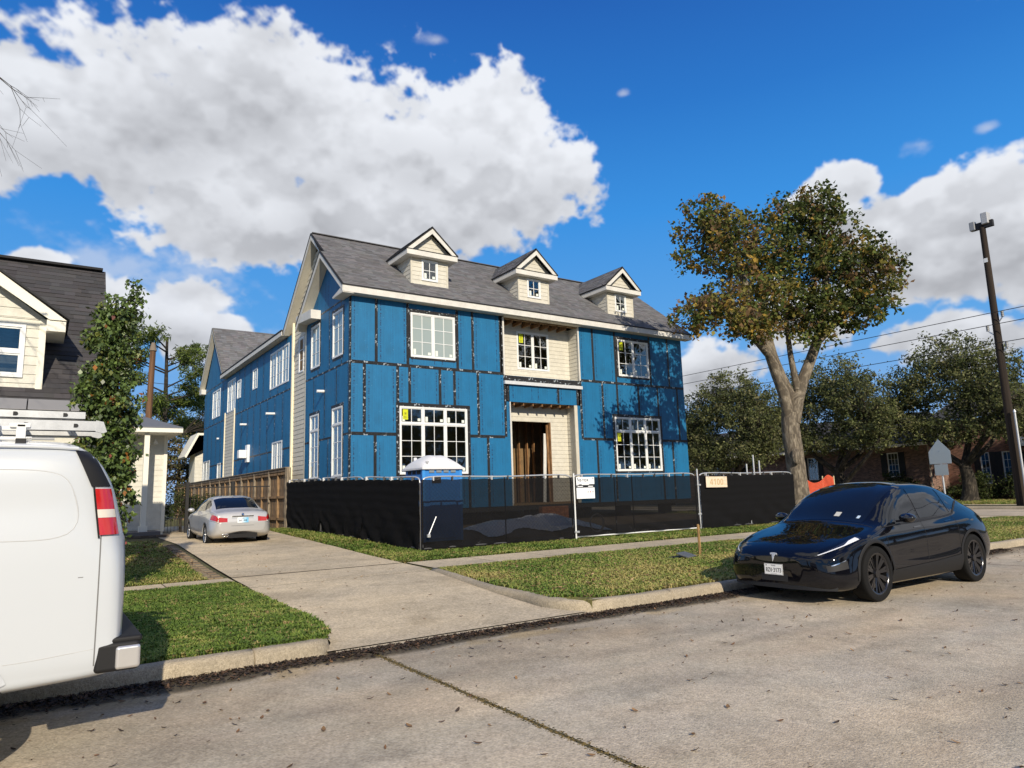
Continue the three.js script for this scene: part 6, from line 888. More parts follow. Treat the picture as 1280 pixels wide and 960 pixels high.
// ---------------------------------------------------------------- brick houses across the side street
MAT.brickTex = tex(512, 512, (u, v) => { const r = Math.floor(v * 32), o = (r % 2) * 0.5, c = Math.floor(u * 12 + o), fx = (u * 12 + o) % 1, fy = (v * 32) % 1, mort = fx < 0.05 || fy < 0.14; const h = VAL[PERM[(PERM[c & 255] + r * 7) & 255]]; const L = 0.75 + h * 0.4 + (pfbm(u, v, 8, 3, 3) - 0.5) * 0.2; return mort ? [0.56, 0.50, 0.45] : [0.50 * L, 0.39 * L, 0.345 * L]; });
MAT.brick = std([1, 1, 1], 0.92, { map: uvScale(MAT.brickTex, 2.6) });
{
  const X = 57, b = thing('brick_bungalow', 'long low brick bungalow with dark shutters and shingle roof, behind the oaks', 'house', [X + 4, 0.2, -40]);
  const wins = [[-30.55, -28.65, 2.05, 4.0], [-37.7, -35.7, 2.05, 4.0], [-48.6, -46.7, 2.6, 4.1]].map(w => [w[0] + 0.5, w[1] - 0.5, w[2], w[3]]);
  part('wall', [...rectMinus([-52, -26.9, 0, 4.55], wins).map(([a, c, d, e]) => box(X, X + 0.2, d, e, a, c)), box(X + 0.2, X + 9, 0, 4.55, -52, -51.8), box(X + 0.2, X + 9, 0, 4.55, -27.1, -26.9)], MAT.brick, b);
  for (const w of wins) { winAt(b, 's', ...w, X + 0.06, { rows: 4, cols: 3 }); for (const q of [[w[0] - 0.5, w[0] - 0.03], [w[1] + 0.03, w[1] + 0.5]]) part('shutter', box(X - 0.05, X, w[2], w[3], q[0], q[1]), std([0.012, 0.014, 0.016], 0.7), b); part('window_backing', box(X + 0.5, X + 0.55, w[2] - 0.2, w[3] + 0.2, w[0] - 0.3, w[1] + 0.3), MAT.dark, b); part('sill', box(X - 0.06, X + 0.05, w[2] - 0.1, w[2] - 0.005, w[0] - 0.05, w[1] + 0.05), MAT.brick, b); }
  const rf = part('roof', [prism([[X - 0.7, 4.6, -52.5], [X - 0.7, 4.6, -26.2], [X + 5, 7.4, -28.8], [X + 5, 7.4, -52.5]], [0, 0.1, 0]), prism([[X + 5, 7.4, -28.8], [X - 0.7, 4.6, -26.2], [X + 10, 4.6, -26.2]], [0, 0.1, 0])], std([0.05, 0.05, 0.052], 0.95), b);
  shingles(rf, [X - 0.7, 4.71, -52.5], [0, 0, 1], [5.7, 2.8, 0], 6.3, v => [0, 26.3 - v * 0.41], 'dark', 0.4);
  part('fascia', box(X - 0.72, X - 0.69, 4.42, 4.62, -52.5, -26.2), MAT.neighTrim, b); part('soffit', box(X - 0.69, X, 4.44, 4.47, -52.5, -26.2), MAT.neighTrim, b); part('downpipe', rod([X - 0.1, 0.2, -26.75], [X - 0.1, 4.5, -26.75], 0.06, 8), std([0.4, 0.33, 0.25], 0.6), b);
}
{
  const X = 60, b = thing('brick_house', 'sunlit red brick house with tall dark windows and white entrance, behind the hedge', 'house', [X + 4, 0.2, -22]);
  const wins = [[-24.5, -23.85, 1.3, 3.7], [-23.0, -22.35, 1.3, 3.7]];
  part('wall', [...rectMinus([-27.6, -12, 0, 6.4], [...wins, [-21.9, -20.6, 0.4, 3.6]]).map(([a, c, d, e]) => box(X, X + 0.2, d, e, a, c)), box(X + 0.2, X + 8, 0, 6.4, -27.6, -27.4)], std([1.0, 0.86, 0.80], 0.92, { map: MAT.brick.map }), b);
  for (const w of wins) { winAt(b, 's', ...w, X + 0.06, { rows: 4, cols: 2 }); for (const q of [[w[0] - 0.42, w[0] - 0.03], [w[1] + 0.03, w[1] + 0.42]]) part('shutter', box(X - 0.05, X, w[2], w[3], q[0], q[1]), std([0.012, 0.014, 0.018], 0.7), b); part('window_backing', box(X + 0.5, X + 0.55, w[2] - 0.2, w[3] + 0.2, w[0] - 0.3, w[1] + 0.3), MAT.dark, b); }
  part('entrance_post', box(X - 0.5, X - 0.25, 0.3, 4.0, -22.1, -21.85), MAT.vinyl, b); part('entrance_post', box(X - 0.5, X - 0.25, 0.3, 4.0, -20.7, -20.45), MAT.vinyl, b); part('entablature', box(X - 0.6, X - 0.01, 4.0, 4.7, -22.2, -20.3), MAT.vinyl, b); part('door', box(X + 0.05, X + 0.1, 0.4, 3.6, -21.9, -20.6), MAT.dark, b);
  part('roof', prism([[X - 0.5, 6.42, -28], [X - 0.5, 6.42, -11.5], [X + 4.5, 9, -13], [X + 4.5, 9, -26.5]], [0, 0.12, 0]), std([0.05, 0.05, 0.052], 0.95), b);
}
// ---------------------------------------------------------------- poles, wires, signs
{
  const p = thing('utility_pole', 'tall dark wooden utility pole with a grey antenna box on top', 'utility pole', [43.9 + 1.6, 0.13, -16.8]);
  const wood = std([0.055, 0.040, 0.030], 0.95, { map: MAT.wood.map }); obj('pole_shaft', rod([0, 0, 0], [0, 16.4, 0], 0.24, 14, 0.16), wood, p);
  const H = 16.5, grey = std([0.42, 0.43, 0.44], 0.5); obj('antenna_box', rbox(-0.25, 0.22, H - 0.1, H + 0.6, 0.05, 0.42, 0.05), grey, p); obj('antenna_box', rbox(-0.2, 0.12, H - 0.3, H + 0.25, -0.62, -0.32, 0.05), std([0.25, 0.26, 0.27], 0.5), p); obj('antenna_mount', [rbox(-0.1, 0.1, H - 0.3, H + 0.1, -0.5, 0.6, 0.02)], MAT.dark, p); obj('tag_plate', box(-0.19, -0.17, 14.1, 14.35, -0.1, 0.1), MAT.vinyl, p);
  const ins = [[10.9, -1], [10.2, 1], [9.1, -1]]; for (const [y, s] of ins) { obj('insulator', [0, 1, 2].map(i => { const g = new THREE.CylinderGeometry(0.07, 0.09, 0.1, 12); g.translate(-0.1, y + i * 0.12 - 0.1, s * -0.42); return g; }), std([0.2, 0.21, 0.22], 0.4), p); obj('bracket', bar([0, y - 0.5, s * -0.1], [-0.1, y - 0.15, s * -0.42], 0.05), MAT.galv, p); }
  const p2 = thing('utility_conduit', 'pale metal conduit pipe running up beside the dark utility pole', 'pipe', [45.2, 0.13, -16.4]); obj('pipe', rod([0, 0, 0], [0, 5.2, 0], 0.06, 8), MAT.galv, p2); obj('pipe_cap', rod([0, 5.2, 0], [0, 5.35, 0], 0.09, 8, 0.04), MAT.galv, p2);
  const far = thing('utility_pole', 'bare reddish wooden pole rising between the pine and the cream porch', 'utility pole', [5.05, 0.6, -46]); obj('pole_shaft', rod([0, 0, 0], [0.15, 10.2, 0], 0.2, 12, 0.16), std([0.30, 0.17, 0.10], 0.9, { map: MAT.wood.map }), far); obj('pole_cap', rod([0.15, 10.2, 0], [0.15, 10.7, 0], 0.22, 12, 0.1), std([0.2, 0.16, 0.12], 0.9), far);
  const wire = (a, b, sag, label) => { const pts = []; for (let i = 0; i <= 12; i++) { const t = i / 12; pts.push([lerp(a[0], b[0], t), lerp(a[1], b[1], t) - sag * 4 * t * (1 - t), lerp(a[2], b[2], t)]); } tag(obj('power_line', tube(pts, 0.022, 40, 5), MAT.dark), label, 'cable', 'overhead lines on the tall utility pole'); };
  for (const [y, l] of [[11.15, 'uppermost overhead cable strung past the tall dark utility pole'], [10.45, 'middle overhead cable strung past the tall dark utility pole'], [9.35, 'lowest overhead cable strung past the tall dark utility pole']]) wire([45.1, y, 28], [45.1, y, -60], 0.0, l);
  wire([9.5, 10.9, -60], [-20, 12.5, -52], 0.3, 'thin service cable crossing behind the blue house gable');
}
{
  const s = thing('road_sign', 'back of a grey pentagon road sign on a thin post beyond the black car', 'sign', [25.5, 0.15, -11.65], -0.05);
  const al = std([0.50, 0.54, 0.56], 0.42, { metalness: 0.5 }); const sh = new THREE.Shape(); sh.moveTo(-0.36, 0); sh.lineTo(0.36, 0); sh.lineTo(0.36, 0.42); sh.lineTo(0, 0.84); sh.lineTo(-0.36, 0.42); const g = new THREE.ExtrudeGeometry(sh, { depth: 0.006, bevelEnabled: false }); g.rotateY(-Math.PI / 2); g.translate(0.03, 2.07, 0); obj('sign_plate', g, al, s); obj('lower_plate', box(0.024, 0.03, 1.68, 2.05, -0.22, 0.22), al, s); obj('post', rod([0.06, 0, 0], [0.06, 2.8, 0], 0.03, 8), MAT.galv, s); obj('bolt', rod([0.01, 2.5, 0], [0.03, 2.5, 0], 0.012, 6), MAT.chrome, s);
  const n = thing('parking_sign', 'white no parking sign under a white notice with orange top on a leaning post', 'sign', [43.0 + 1.6, 0.13, -15.6 + 0.2], -0.35);
  const t = canvasTex(256, 384, (x, w, h) => { x.fillStyle = '#eeeae4'; x.fillRect(0, 0, w, h); x.strokeStyle = '#8c2f2a'; x.lineWidth = 18; x.beginPath(); x.arc(128, 120, 84, 0, 7); x.stroke(); x.fillStyle = '#222'; x.font = 'bold 120px sans-serif'; x.textAlign = 'center'; x.fillText('P', 128, 164); x.beginPath(); x.moveTo(70, 62); x.lineTo(186, 178); x.stroke(); x.fillStyle = '#777'; x.fillRect(60, 260, 136, 10); x.fillRect(60, 290, 136, 10); x.fillRect(70, 345, 40, 14); });
  const t2 = canvasTex(256, 512, (x, w, h) => { x.fillStyle = '#e9e6dc'; x.fillRect(0, 0, w, h); x.fillStyle = '#d98a2b'; x.fillRect(0, 0, w, 120); x.fillStyle = '#333'; for (let i = 0; i < 5; i++) x.fillRect(60 + (i % 2) * 20, 170 + i * 60, 120, 26); });
  const sg = (w, h, y, tx) => { const m = new THREE.Mesh(new THREE.BoxGeometry(0.008, h, w), [0, 1, 0, 0, 0, 0].map(i => i ? std([1, 1, 1], 0.5, { map: tx }) : MAT.vinyl)); m.name = 'sign_plate'; m.position.set(-0.04, y, 0); m.castShadow = true; n.add(m); }; sg(0.55, 0.95, 1.75, t); sg(0.42, 1.25, 2.95, t2); obj('post', rod([0.0, 0, 0.0], [0, 3.7, 0.0], 0.035, 8), MAT.galv, n);
}
// ---------------------------------------------------------------- trees and plants
const barkTex = (seed, c1, c2) => tex(256, 512, (u, v) => { const a = pfbm(u, v * 0.35, 18, 4, seed), b = pfbm(u, v, 6, 3, seed + 4), k = clamp((a - 0.35) * 2.2 + (b - 0.5) * 0.9); return [0, 1, 2].map(i => lerp(c1[i], c2[i], k)); });
MAT.bark = std([1.0, 0.95, 0.86], 0.95, { map: barkTex(3, [0.48, 0.45, 0.41], [0.80, 0.76, 0.70]), bumpMap: uvScale(bumpFine, 0.6), bumpScale: 0.05 });
MAT.barkDark = std([0.5, 0.5, 0.5], 0.95, { map: barkTex(9, [0.20, 0.18, 0.15], [0.46, 0.42, 0.36]) });
MAT.leaf = phys([1, 1, 1], 1, { vertexColors: true, transmission: 0.35, thickness: 0, side: THREE.DoubleSide, specularIntensity: 0.25 });
MAT.leafGloss = phys([1, 1, 1], 0.45, { vertexColors: true, side: THREE.DoubleSide });
function limb(pts, r0, r1, rad = 9, rough = 0.12, flare = 0) {
  const c = new THREE.CatmullRomCurve3(pts.map(p => V(...p))), n = Math.max(6, Math.ceil(c.getLength() / (r0 * 0.9 + 0.05))), fr = c.computeFrenetFrames(n, false), pos = [], uv = [], idx = []; let L = c.getLength();
  for (let i = 0; i <= n; i++) { const t = i / n, p = c.getPointAt(t), R = lerp(r0, r1, Math.pow(t, 0.8)) * (1 + flare * Math.pow(1 - t, 6)); for (let j = 0; j <= rad; j++) { const a = j / rad * Math.PI * 2, q = R * (1 + rough * (fbm(p.x * 2 + Math.cos(a) * 1.3, p.y * 1.2, p.z * 2 + Math.sin(a) * 1.3, 3) - 0.5) * 2); pos.push(p.x + (fr.normals[i].x * Math.cos(a) + fr.binormals[i].x * Math.sin(a)) * q, p.y + (fr.normals[i].y * Math.cos(a) + fr.binormals[i].y * Math.sin(a)) * q, p.z + (fr.normals[i].z * Math.cos(a) + fr.binormals[i].z * Math.sin(a)) * q); uv.push(j / rad * Math.max(1, Math.round(R * 6)), t * L / 1.2); } }
  const m = rad + 1; for (let i = 0; i < n; i++) for (let j = 0; j < rad; j++) { const a = i * m + j; idx.push(a, a + 1, a + m + 1, a, a + m + 1, a + m); }
  const g = new THREE.BufferGeometry(); g.setAttribute('position', new THREE.Float32BufferAttribute(pos, 3)); g.setAttribute('uv', new THREE.Float32BufferAttribute(uv, 2)); g.setIndex(idx); g.computeVertexNormals(); return g;
}
class Leaves { // many separate bent leaves
  constructor() { this.p = []; this.n = []; this.c = []; }
  add(x, y, z, s, col, droop = 0.3, w = 0.55) {
    const a = rnd() * 6.283, e = (rnd() - 0.5) * 2.2 - droop, dx = Math.cos(a) * Math.cos(e), dy = Math.sin(e), dz = Math.sin(a) * Math.cos(e), ro = (rnd() - 0.5) * 2.4;
    let sx = -Math.sin(a), sy = 0, sz = Math.cos(a); const ux = dy * sz - dz * sy, uy = dz * sx - dx * sz, uz = dx * sy - dy * sx; const c = Math.cos(ro), q = Math.sin(ro); sx = sx * c + ux * q; sy = sy * c + uy * q; sz = sz * c + uz * q;
    const nx = dy * sz - dz * sy, ny = dz * sx - dx * sz, nz = dx * sy - dy * sx, h = s * w * 0.5, k = s * 0.12;
    const T = [x, y, z], E = [x + dx * s, y + dy * s, z + dz * s], A = [x + dx * s * 0.45 + sx * h + nx * k, y + dy * s * 0.45 + sy * h + ny * k, z + dz * s * 0.45 + sz * h + nz * k], B = [x + dx * s * 0.45 - sx * h + nx * k, y + dy * s * 0.45 - sy * h + ny * k, z + dz * s * 0.45 - sz * h + nz * k];
    for (const v of [T, E, A, T, B, E]) { this.p.push(v[0], v[1], v[2]); this.n.push(nx, ny, nz); this.c.push(col[0], col[1], col[2]); }
  }
  geo() { const g = new THREE.BufferGeometry(); g.setAttribute('position', new THREE.Float32BufferAttribute(this.p, 3)); g.setAttribute('normal', new THREE.Float32BufferAttribute(this.n, 3)); g.setAttribute('color', new THREE.Float32BufferAttribute(this.c, 3)); return g; }
}
const gauss = () => { let s = 0; for (let i = 0; i < 4; i++) s += rnd(); return (s - 2) * 0.9; };
function pick(pal) { let t = 0; for (const p of pal) t += p[3]; let r = rnd() * t; for (const p of pal) { r -= p[3]; if (r <= 0) { const L = rr(0.7, 1.3); return [p[0] * L, p[1] * L, p[2] * L]; } } return pal[0]; }
// blobs: [x,y,z, rx,ry,rz, clusters, palette]; twigs run from the nearest limb point to each cluster
function crown(L, twigs, blobs, limbPts, o) {
  for (const [bx, by, bz, rx, ry, rz, n, pal] of blobs) for (let k = 0; k < n; k++) {
    const u = rnd() * 2 - 1, a = rnd() * 6.283, r = Math.pow(rnd(), o.shell || 0.45), q = Math.sqrt(1 - u * u), nz = 0.75 + 0.5 * fbm(u * 3 + bx, a, by, 3);
    const cx = bx + rx * r * q * Math.cos(a) * nz, cy = by + ry * r * u * nz, cz = bz + rz * r * q * Math.sin(a) * nz;
    let best = null, bd = 1e9; for (const p of limbPts) { const d = (p[0] - cx) ** 2 + (p[1] - cy) ** 2 * 1.3 + (p[2] - cz) ** 2; if (d < bd) { bd = d; best = p; } }
    if (best && rnd() < (o.twig || 0.4)) { const mx = lerp(best[0], cx, 0.55) + gauss() * 0.2, my = lerp(best[1], cy, 0.5) + 0.12 * Math.sqrt(bd) * rnd(), mz = lerp(best[2], cz, 0.55) + gauss() * 0.2; const tr = o.tr || 0.022; twigs.push(rod(best, [mx, my, mz], tr, 4, tr * 0.7), rod([mx, my, mz], [cx, cy, cz], tr * 0.7, 4, tr * 0.25)); }
    const cp = pick(pal), m = Math.round((o.leaves || 16) * rr(0.5, 1.5));
    for (let i = 0; i < m; i++) { const c2 = rnd() < 0.65 ? cp : pick(pal), t = rr(0.8, 1.2); L.add(cx + gauss() * o.spread, cy + gauss() * o.spread * 0.8, cz + gauss() * o.spread, o.size * rr(0.6, 1.35), [c2[0] * t, c2[1] * t, c2[2] * t], o.droop || 0.3, o.w || 0.6); }
  }
}
const along = (pts, n) => new THREE.CatmullRomCurve3(pts.map(p => V(...p))).getPoints(n).map(p => [p.x, p.y, p.z]);
{ // the big autumn tree beside the site
  const t = thing('large_tree', 'tall forked tree with pale bark and browning green autumn leaves beside the site', 'tree', [24.95, 0.3, -16.75]);
  const T = [[25.0, 0.1, -16.75], [24.98, 1.2, -16.75], [24.72, 2.6, -16.65], [24.55, 3.9, -16.6], [24.58, 4.5, -16.55]];
  const A = [[24.6, 4.0, -16.6], [24.15, 5.2, -16.5], [23.5, 6.3, -16.4], [22.7, 7.4, -16.2], [21.8, 9.2, -16.1], [21.1, 10.8, -16.0]];
  const A2 = [[23.3, 6.6, -16.35], [22.1, 7.1, -16.1], [20.6, 7.7, -15.8], [19.4, 8.2, -15.6]];
  const B = [[24.6, 4.1, -16.5], [24.95, 5.4, -16.3], [25.4, 6.6, -16.0], [25.8, 7.8, -15.7], [26.2, 9.6, -15.5], [26.2, 11.6, -15.5]];
  const C = [[24.75, 5.0, -16.5], [24.2, 6.4, -16.7], [23.9, 7.8, -16.8], [23.6, 9.6, -16.7], [23.2, 11.4, -16.7]];
  const D = [[24.8, 5.4, -16.3], [24.7, 6.8, -16.4], [24.8, 8.2, -16.5], [24.9, 10, -16.5]], E = [[25.7, 7.4, -15.7], [26.2, 8.2, -15.0], [26.8, 9.2, -14.2], [27.2, 10, -13.7]];
  part('trunk', [limb(T, 0.38, 0.33, 16, 0.14, 0.4), (() => { const g = new THREE.SphereGeometry(0.2, 12, 10); g.scale(0.9, 1.6, 0.9); g.translate(24.42, 2.75, -16.4); return g; })()], MAT.bark, t);
  part('limb', limb(A, 0.25, 0.11, 12), MAT.bark, t); part('limb', limb(A2, 0.15, 0.05, 8), MAT.bark, t); part('limb', limb(B, 0.28, 0.12, 12), MAT.bark, t); part('limb', limb(C, 0.2, 0.08, 10), MAT.bark, t); part('limb', limb(D, 0.15, 0.06, 8), MAT.bark, t); part('limb', limb(E, 0.16, 0.05, 8), MAT.bark, t);
  const gr = [0.105, 0.135, 0.032], ol = [0.23, 0.205, 0.05], ye = [0.36, 0.235, 0.045], br = [0.20, 0.125, 0.06], dg = [0.06, 0.085, 0.024];
  const left = [[...gr, 3], [...ol, 3.4], [...ye, 1.5], [...br, 1.7], [...dg, 1.4]], mid = [[...gr, 3.6], [...ol, 2.4], [...ye, 0.7], [...br, 0.8], [...dg, 2.6]], right = [[...gr, 4], [...ol, 1.6], [...ye, 0.4], [...br, 0.6], [...dg, 3.4]], edge = [[...gr, 1.8], [...ol, 2.4], [...ye, 1.4], [...br, 2.2]];
  const lp = [A, A2, B, C, D, E].flatMap(q => along(q, 14).slice(4)), L = new Leaves(), tw = [];
  crown(L, tw, [[20.5, 10.6, -16, 1.5, 1.3, 2.2, 94, left], [20.3, 11.7, -16.5, 1.2, 0.8, 1.6, 46, left], [18.8, 7.6, -15.5, 1.35, 0.8, 1.6, 57, edge], [21.0, 8.5, -16, 1.4, 1.1, 2.1, 62, left], [23.4, 11.0, -16.5, 1.7, 1.5, 2.0, 108, mid], [24.9, 8.8, -16.4, 1.6, 1.1, 1.9, 89, mid], [26.3, 10.8, -15.5, 2.2, 2.1, 2.3, 256, right], [25.5, 12.7, -15.6, 1.5, 1.0, 1.6, 108, right], [26.0, 8.5, -14.7, 1.7, 1.0, 1.7, 94, right], [27.1, 9.8, -14.0, 1.3, 1.5, 1.3, 103, edge.concat(right)], [22.6, 9.5, -16.2, 1.2, 1.2, 1.6, 46, mid], [21.6, 7.5, -15.8, 1.1, 0.6, 1.4, 35, edge], [23.2, 8.3, -16.9, 0.9, 0.8, 1.2, 40, mid], [25.0, 7.6, -15.4, 0.9, 0.6, 1.0, 27, right]], lp, { leaves: 24, spread: 0.27, size: 0.165, w: 0.72, twig: 0.75, shell: 0.42, tr: 0.018 });
  for (let k = 0; k < 46; k++) { const b = [[25.6, 13.2, -15.6], [21, 12, -16.4], [27.6, 10.8, -13.8], [19, 8.2, -15.5], [26.6, 12.6, -15]][k % 5], q = [b[0] + gauss() * 0.7, b[1] - 0.55 + gauss() * 0.3, b[2] + gauss() * 0.7], e = [q[0] + gauss() * 0.6, q[1] + rr(0.3, 1.0) * (k % 5 === 3 ? -0.4 : 1), q[2] + gauss() * 0.5]; tw.push(rod(q, e, 0.012, 4, 0.004)); if (k % 2) for (let i = 0; i < 4; i++) L.add(lerp(q[0], e[0], rnd()), lerp(q[1], e[1], rnd()), lerp(q[2], e[2], rnd()), 0.13, pick(edge)); }
  part('twigs', tw, MAT.barkDark, t).userData.kind = 'stuff'; part('crown', L.geo(), MAT.leaf, t).userData.kind = 'stuff';
}
// live oaks across the side street
function liveOak(at, label, spec, group) {
  const [x, y, z] = at, t = thing('live_oak', label, 'tree', at, 0, group), L = new Leaves(), tw = [], pal = [[0.125, 0.142, 0.050, 4], [0.085, 0.102, 0.035, 4], [0.18, 0.187, 0.075, 2.4], [0.21, 0.195, 0.095, 0.9]];
  const s = spec.s || 1, limbs = spec.limbs.map(l => l.map(p => [x + p[0] * s, y + p[1] * s, z + p[2] * s]));
  limbs.forEach((l, i) => part(i ? 'limb' : 'trunk', limb(l, (i ? 0.24 : 0.50) * s, (i ? 0.08 : 0.34) * s, 10, 0.14, i ? 0 : 0.35), MAT.barkDark, t));
  const lp = limbs.slice(1).flatMap(q => along(q, 10).slice(3));
  crown(L, tw, spec.blobs.map(b => [x + b[0] * s, y + b[1] * s, z + b[2] * s, b[3] * s, b[4] * s, b[5] * s, Math.round(b[6] * (spec.dens || 1)), pal]), lp, { leaves: 26, spread: 0.42 * s, size: 0.22 * s, w: 0.5, twig: 0.35, shell: 0.5, tr: 0.03 });
  part('twigs', tw, MAT.barkDark, t).userData.kind = 'stuff'; part('crown', L.geo(), MAT.leaf, t).userData.kind = 'stuff'; return t;
}
const oakSpec = { limbs: [[[0, -0.1, 0], [0.1, 1.4, 0.05], [0, 2.8, -0.1]], [[0, 2.3, 0], [-0.8, 3.6, -1.2], [-1.2, 5.2, -2.8], [-1.4, 6.6, -4]], [[0, 2.4, 0], [-0.6, 3.6, 1.2], [-1, 5, 2.6], [-1.4, 6.4, 3.6]], [[0, 2.6, 0], [0.4, 4.4, 0.3], [0.6, 6.6, 0.4], [0.4, 9, 0.2]], [[0, 2.5, 0.1], [1.6, 3.8, 1], [3, 5.4, 1.4]]], blobs: [[-0.4, 6.6, -3.8, 2.8, 2.0, 2.4, 150], [-0.6, 6.4, 3.2, 2.8, 2.0, 2.4, 150], [0, 9.2, 0, 3.2, 2.4, 3.2, 190], [0.2, 7.4, 0.4, 3.4, 2.2, 3.6, 160], [-1.2, 5.0, -1.6, 2.2, 1.2, 2.4, 70], [2.6, 6.4, 1, 2.4, 1.8, 2.6, 90], [-0.8, 4.8, 3.4, 2.0, 1.0, 1.8, 60], [-0.5, 8.2, -2.2, 2.6, 2.0, 2.4, 110], [-0.5, 8.2, 2.4, 2.6, 2.0, 2.4, 110], [-1.0, 4.6, 0.4, 2.4, 1.0, 2.6, 70]] };
const oakGroup = 'evergreen oaks on the far side of the side street';
liveOak([53.7, 0.12, -22.9], 'live oak with a short forked trunk standing between the hedge and sunlit sidewalk', { ...oakSpec, s: 1.05 }, oakGroup);
liveOak([50.5, 0.12, -30.4], 'live oak with low spreading limbs in front of the bungalow window', { ...oakSpec, s: 1.0, limbs: [oakSpec.limbs[0], [[0, 1.2, 0], [-0.6, 2.4, 1.6], [-1.2, 3.6, 3.2], [-1.4, 5, 4.4]], ...oakSpec.limbs.slice(1)] }, oakGroup);
liveOak([47.5, 0.12, -37.5], 'dense dark live oak standing just past the corner of the blue house', { ...oakSpec, s: 0.98, dens: 1.2, blobs: [...oakSpec.blobs, [-1, 3.6, -2, 2.4, 1.2, 3.0, 90], [-1, 4.0, 2.5, 2, 1.1, 2.4, 60]] }, oakGroup);
liveOak([49, 0.12, -46.5], 'smaller live oak behind the blue house roof corner', { ...oakSpec, s: 0.9 }, oakGroup);
liveOak([58, 0.12, -9], 'live oak reaching past the tall utility pole', { ...oakSpec, s: 1.0 }, oakGroup);
// street trees behind the camera, mirrored in glass and paint
for (const [x, z, s, l] of [[-24, 24, 1.0, 'street oak across the road, opposite the cream house'], [-8, 27, 0.9, 'street oak across the road, opposite the driveway'], [14, 22, 0.95, 'street oak across the road, opposite the blue house'], [30, 23, 1.05, 'street oak across the road, opposite the big tree'], [46, 22, 1.0, 'street oak across the road, opposite the side street'], [38, 25, 1.1, 'street oak across the road, between the big tree and the side street'], [60, 23, 1.1, 'street oak across the road, opposite the brick houses'], [71, 24, 1.15, 'street oak across the road, past the brick houses']]) liveOak([x, 0.13, z], l, { ...oakSpec, s, dens: 0.6 }, 'oaks across the road');
{ // house across the road, mirrored in glass and paint
  const h = thing('brick_house', 'low brick house across the road, facing the building site', 'house', [14, 0.13, 34]); part('wall', [box(-6, 32, 0.1, 3.6, 33.8, 34), box(-6, -5.8, 0.1, 3.6, 34, 42), box(31.8, 32, 0.1, 3.6, 34, 42)], MAT.brick, h); part('roof', [prism([[-6.6, 3.6, 33.2], [-6.6, 6.4, 38], [-6.6, 3.6, 42.8]], [39.2, 0, 0])], std([0.06, 0.06, 0.06], 0.9), h);
}
{ // narrow glossy-leaved tree by the neighbour's porch
  const t = thing('columnar_tree', 'narrow upright tree with glossy green and reddish leaves behind the van', 'tree', [0.98, 0.3, -13.3]), L = new Leaves(), tw = [];
  const T = [[0.98, 0.2, -13.3], [1.0, 1.5, -13.3], [0.98, 3.5, -13.3], [1.0, 5.1, -13.3]]; part('trunk', limb(T, 0.09, 0.02, 8), MAT.barkDark, t);
  const g1 = [0.10, 0.15, 0.036], g2 = [0.06, 0.095, 0.026], rd = [0.16, 0.035, 0.02], or = [0.22, 0.09, 0.02], pal = [[...g1, 4], [...g2, 4], [...rd, 0.07], [...or, 0.12], [0.13, 0.15, 0.03, 1]], redr = [[...g1, 3], [...g2, 3], [...rd, 0.3], [...or, 0.5]];
  const lp = along(T, 30).slice(5);
  crown(L, tw, [[0.84, 2.3, -13.3, 0.5, 0.9, 0.5, 170, pal], [0.86, 3.4, -13.3, 0.52, 0.85, 0.52, 190, pal], [0.9, 4.4, -13.3, 0.42, 0.8, 0.42, 120, pal], [0.78, 4.85, -13.3, 0.18, 0.5, 0.18, 26, pal], [1.12, 5.0, -13.3, 0.2, 0.5, 0.2, 30, pal], [1.06, 2.7, -13.2, 0.3, 1.1, 0.3, 55, redr], [1.08, 1.7, -13.2, 0.28, 0.7, 0.3, 36, redr], [0.5, 2.0, -13.3, 0.4, 0.5, 0.4, 30, pal]], lp, { leaves: 24, spread: 0.1, size: 0.078, w: 0.72, twig: 0.25, shell: 0.5, tr: 0.006, droop: 0.7 });
  part('twigs', tw, MAT.barkDark, t).userData.kind = 'stuff'; part('crown', L.geo(), MAT.leafGloss, t).userData.kind = 'stuff';
}
function pine(at, label, H, R) {
  const [x, y, z] = at, t = thing('pine_tree', label, 'tree', at, 0, 'pines behind the houses'), L = new Leaves(), tw = [], T = [[x, y, z], [x + 0.2, y + H * 0.5, z], [x + 0.1, y + H, z]]; part('trunk', limb(T, 0.32, 0.1, 8), MAT.barkDark, t);
  const pal = [[0.13, 0.18, 0.032, 3], [0.09, 0.135, 0.026, 3], [0.17, 0.21, 0.045, 1.2]]; const bl = []; for (let k = 0; k < 17; k++) { const a = rnd() * 6.28, h = lerp(0.52, 1.0, rnd()), r = R * (1.15 - h) * rr(0.7, 1.6) + 0.5; bl.push([x + Math.cos(a) * r, y + H * h + 0.5, z + Math.sin(a) * r, rr(1.0, 1.9), rr(0.5, 0.9), rr(1.0, 1.9), 16, pal]); tw.push(rod([x + 0.15, y + H * h - 0.6, z], [x + Math.cos(a) * r, y + H * h + 0.4, z + Math.sin(a) * r], 0.08, 5, 0.03)); }
  crown(L, tw, bl, [], { leaves: 34, spread: 0.34, size: 0.38, w: 0.22, shell: 0.5 }); part('branches', tw, MAT.barkDark, t).userData.kind = 'stuff'; part('crown', L.geo(), MAT.leaf, t).userData.kind = 'stuff';
}
pine([7.9, 0.6, -62], 'tall pine with rounded needle clumps behind the cream porch', 14.6, 5.5);
pine([13.5, 0.6, -70], 'pine showing low beside the rear gable of the blue house', 10.5, 5);
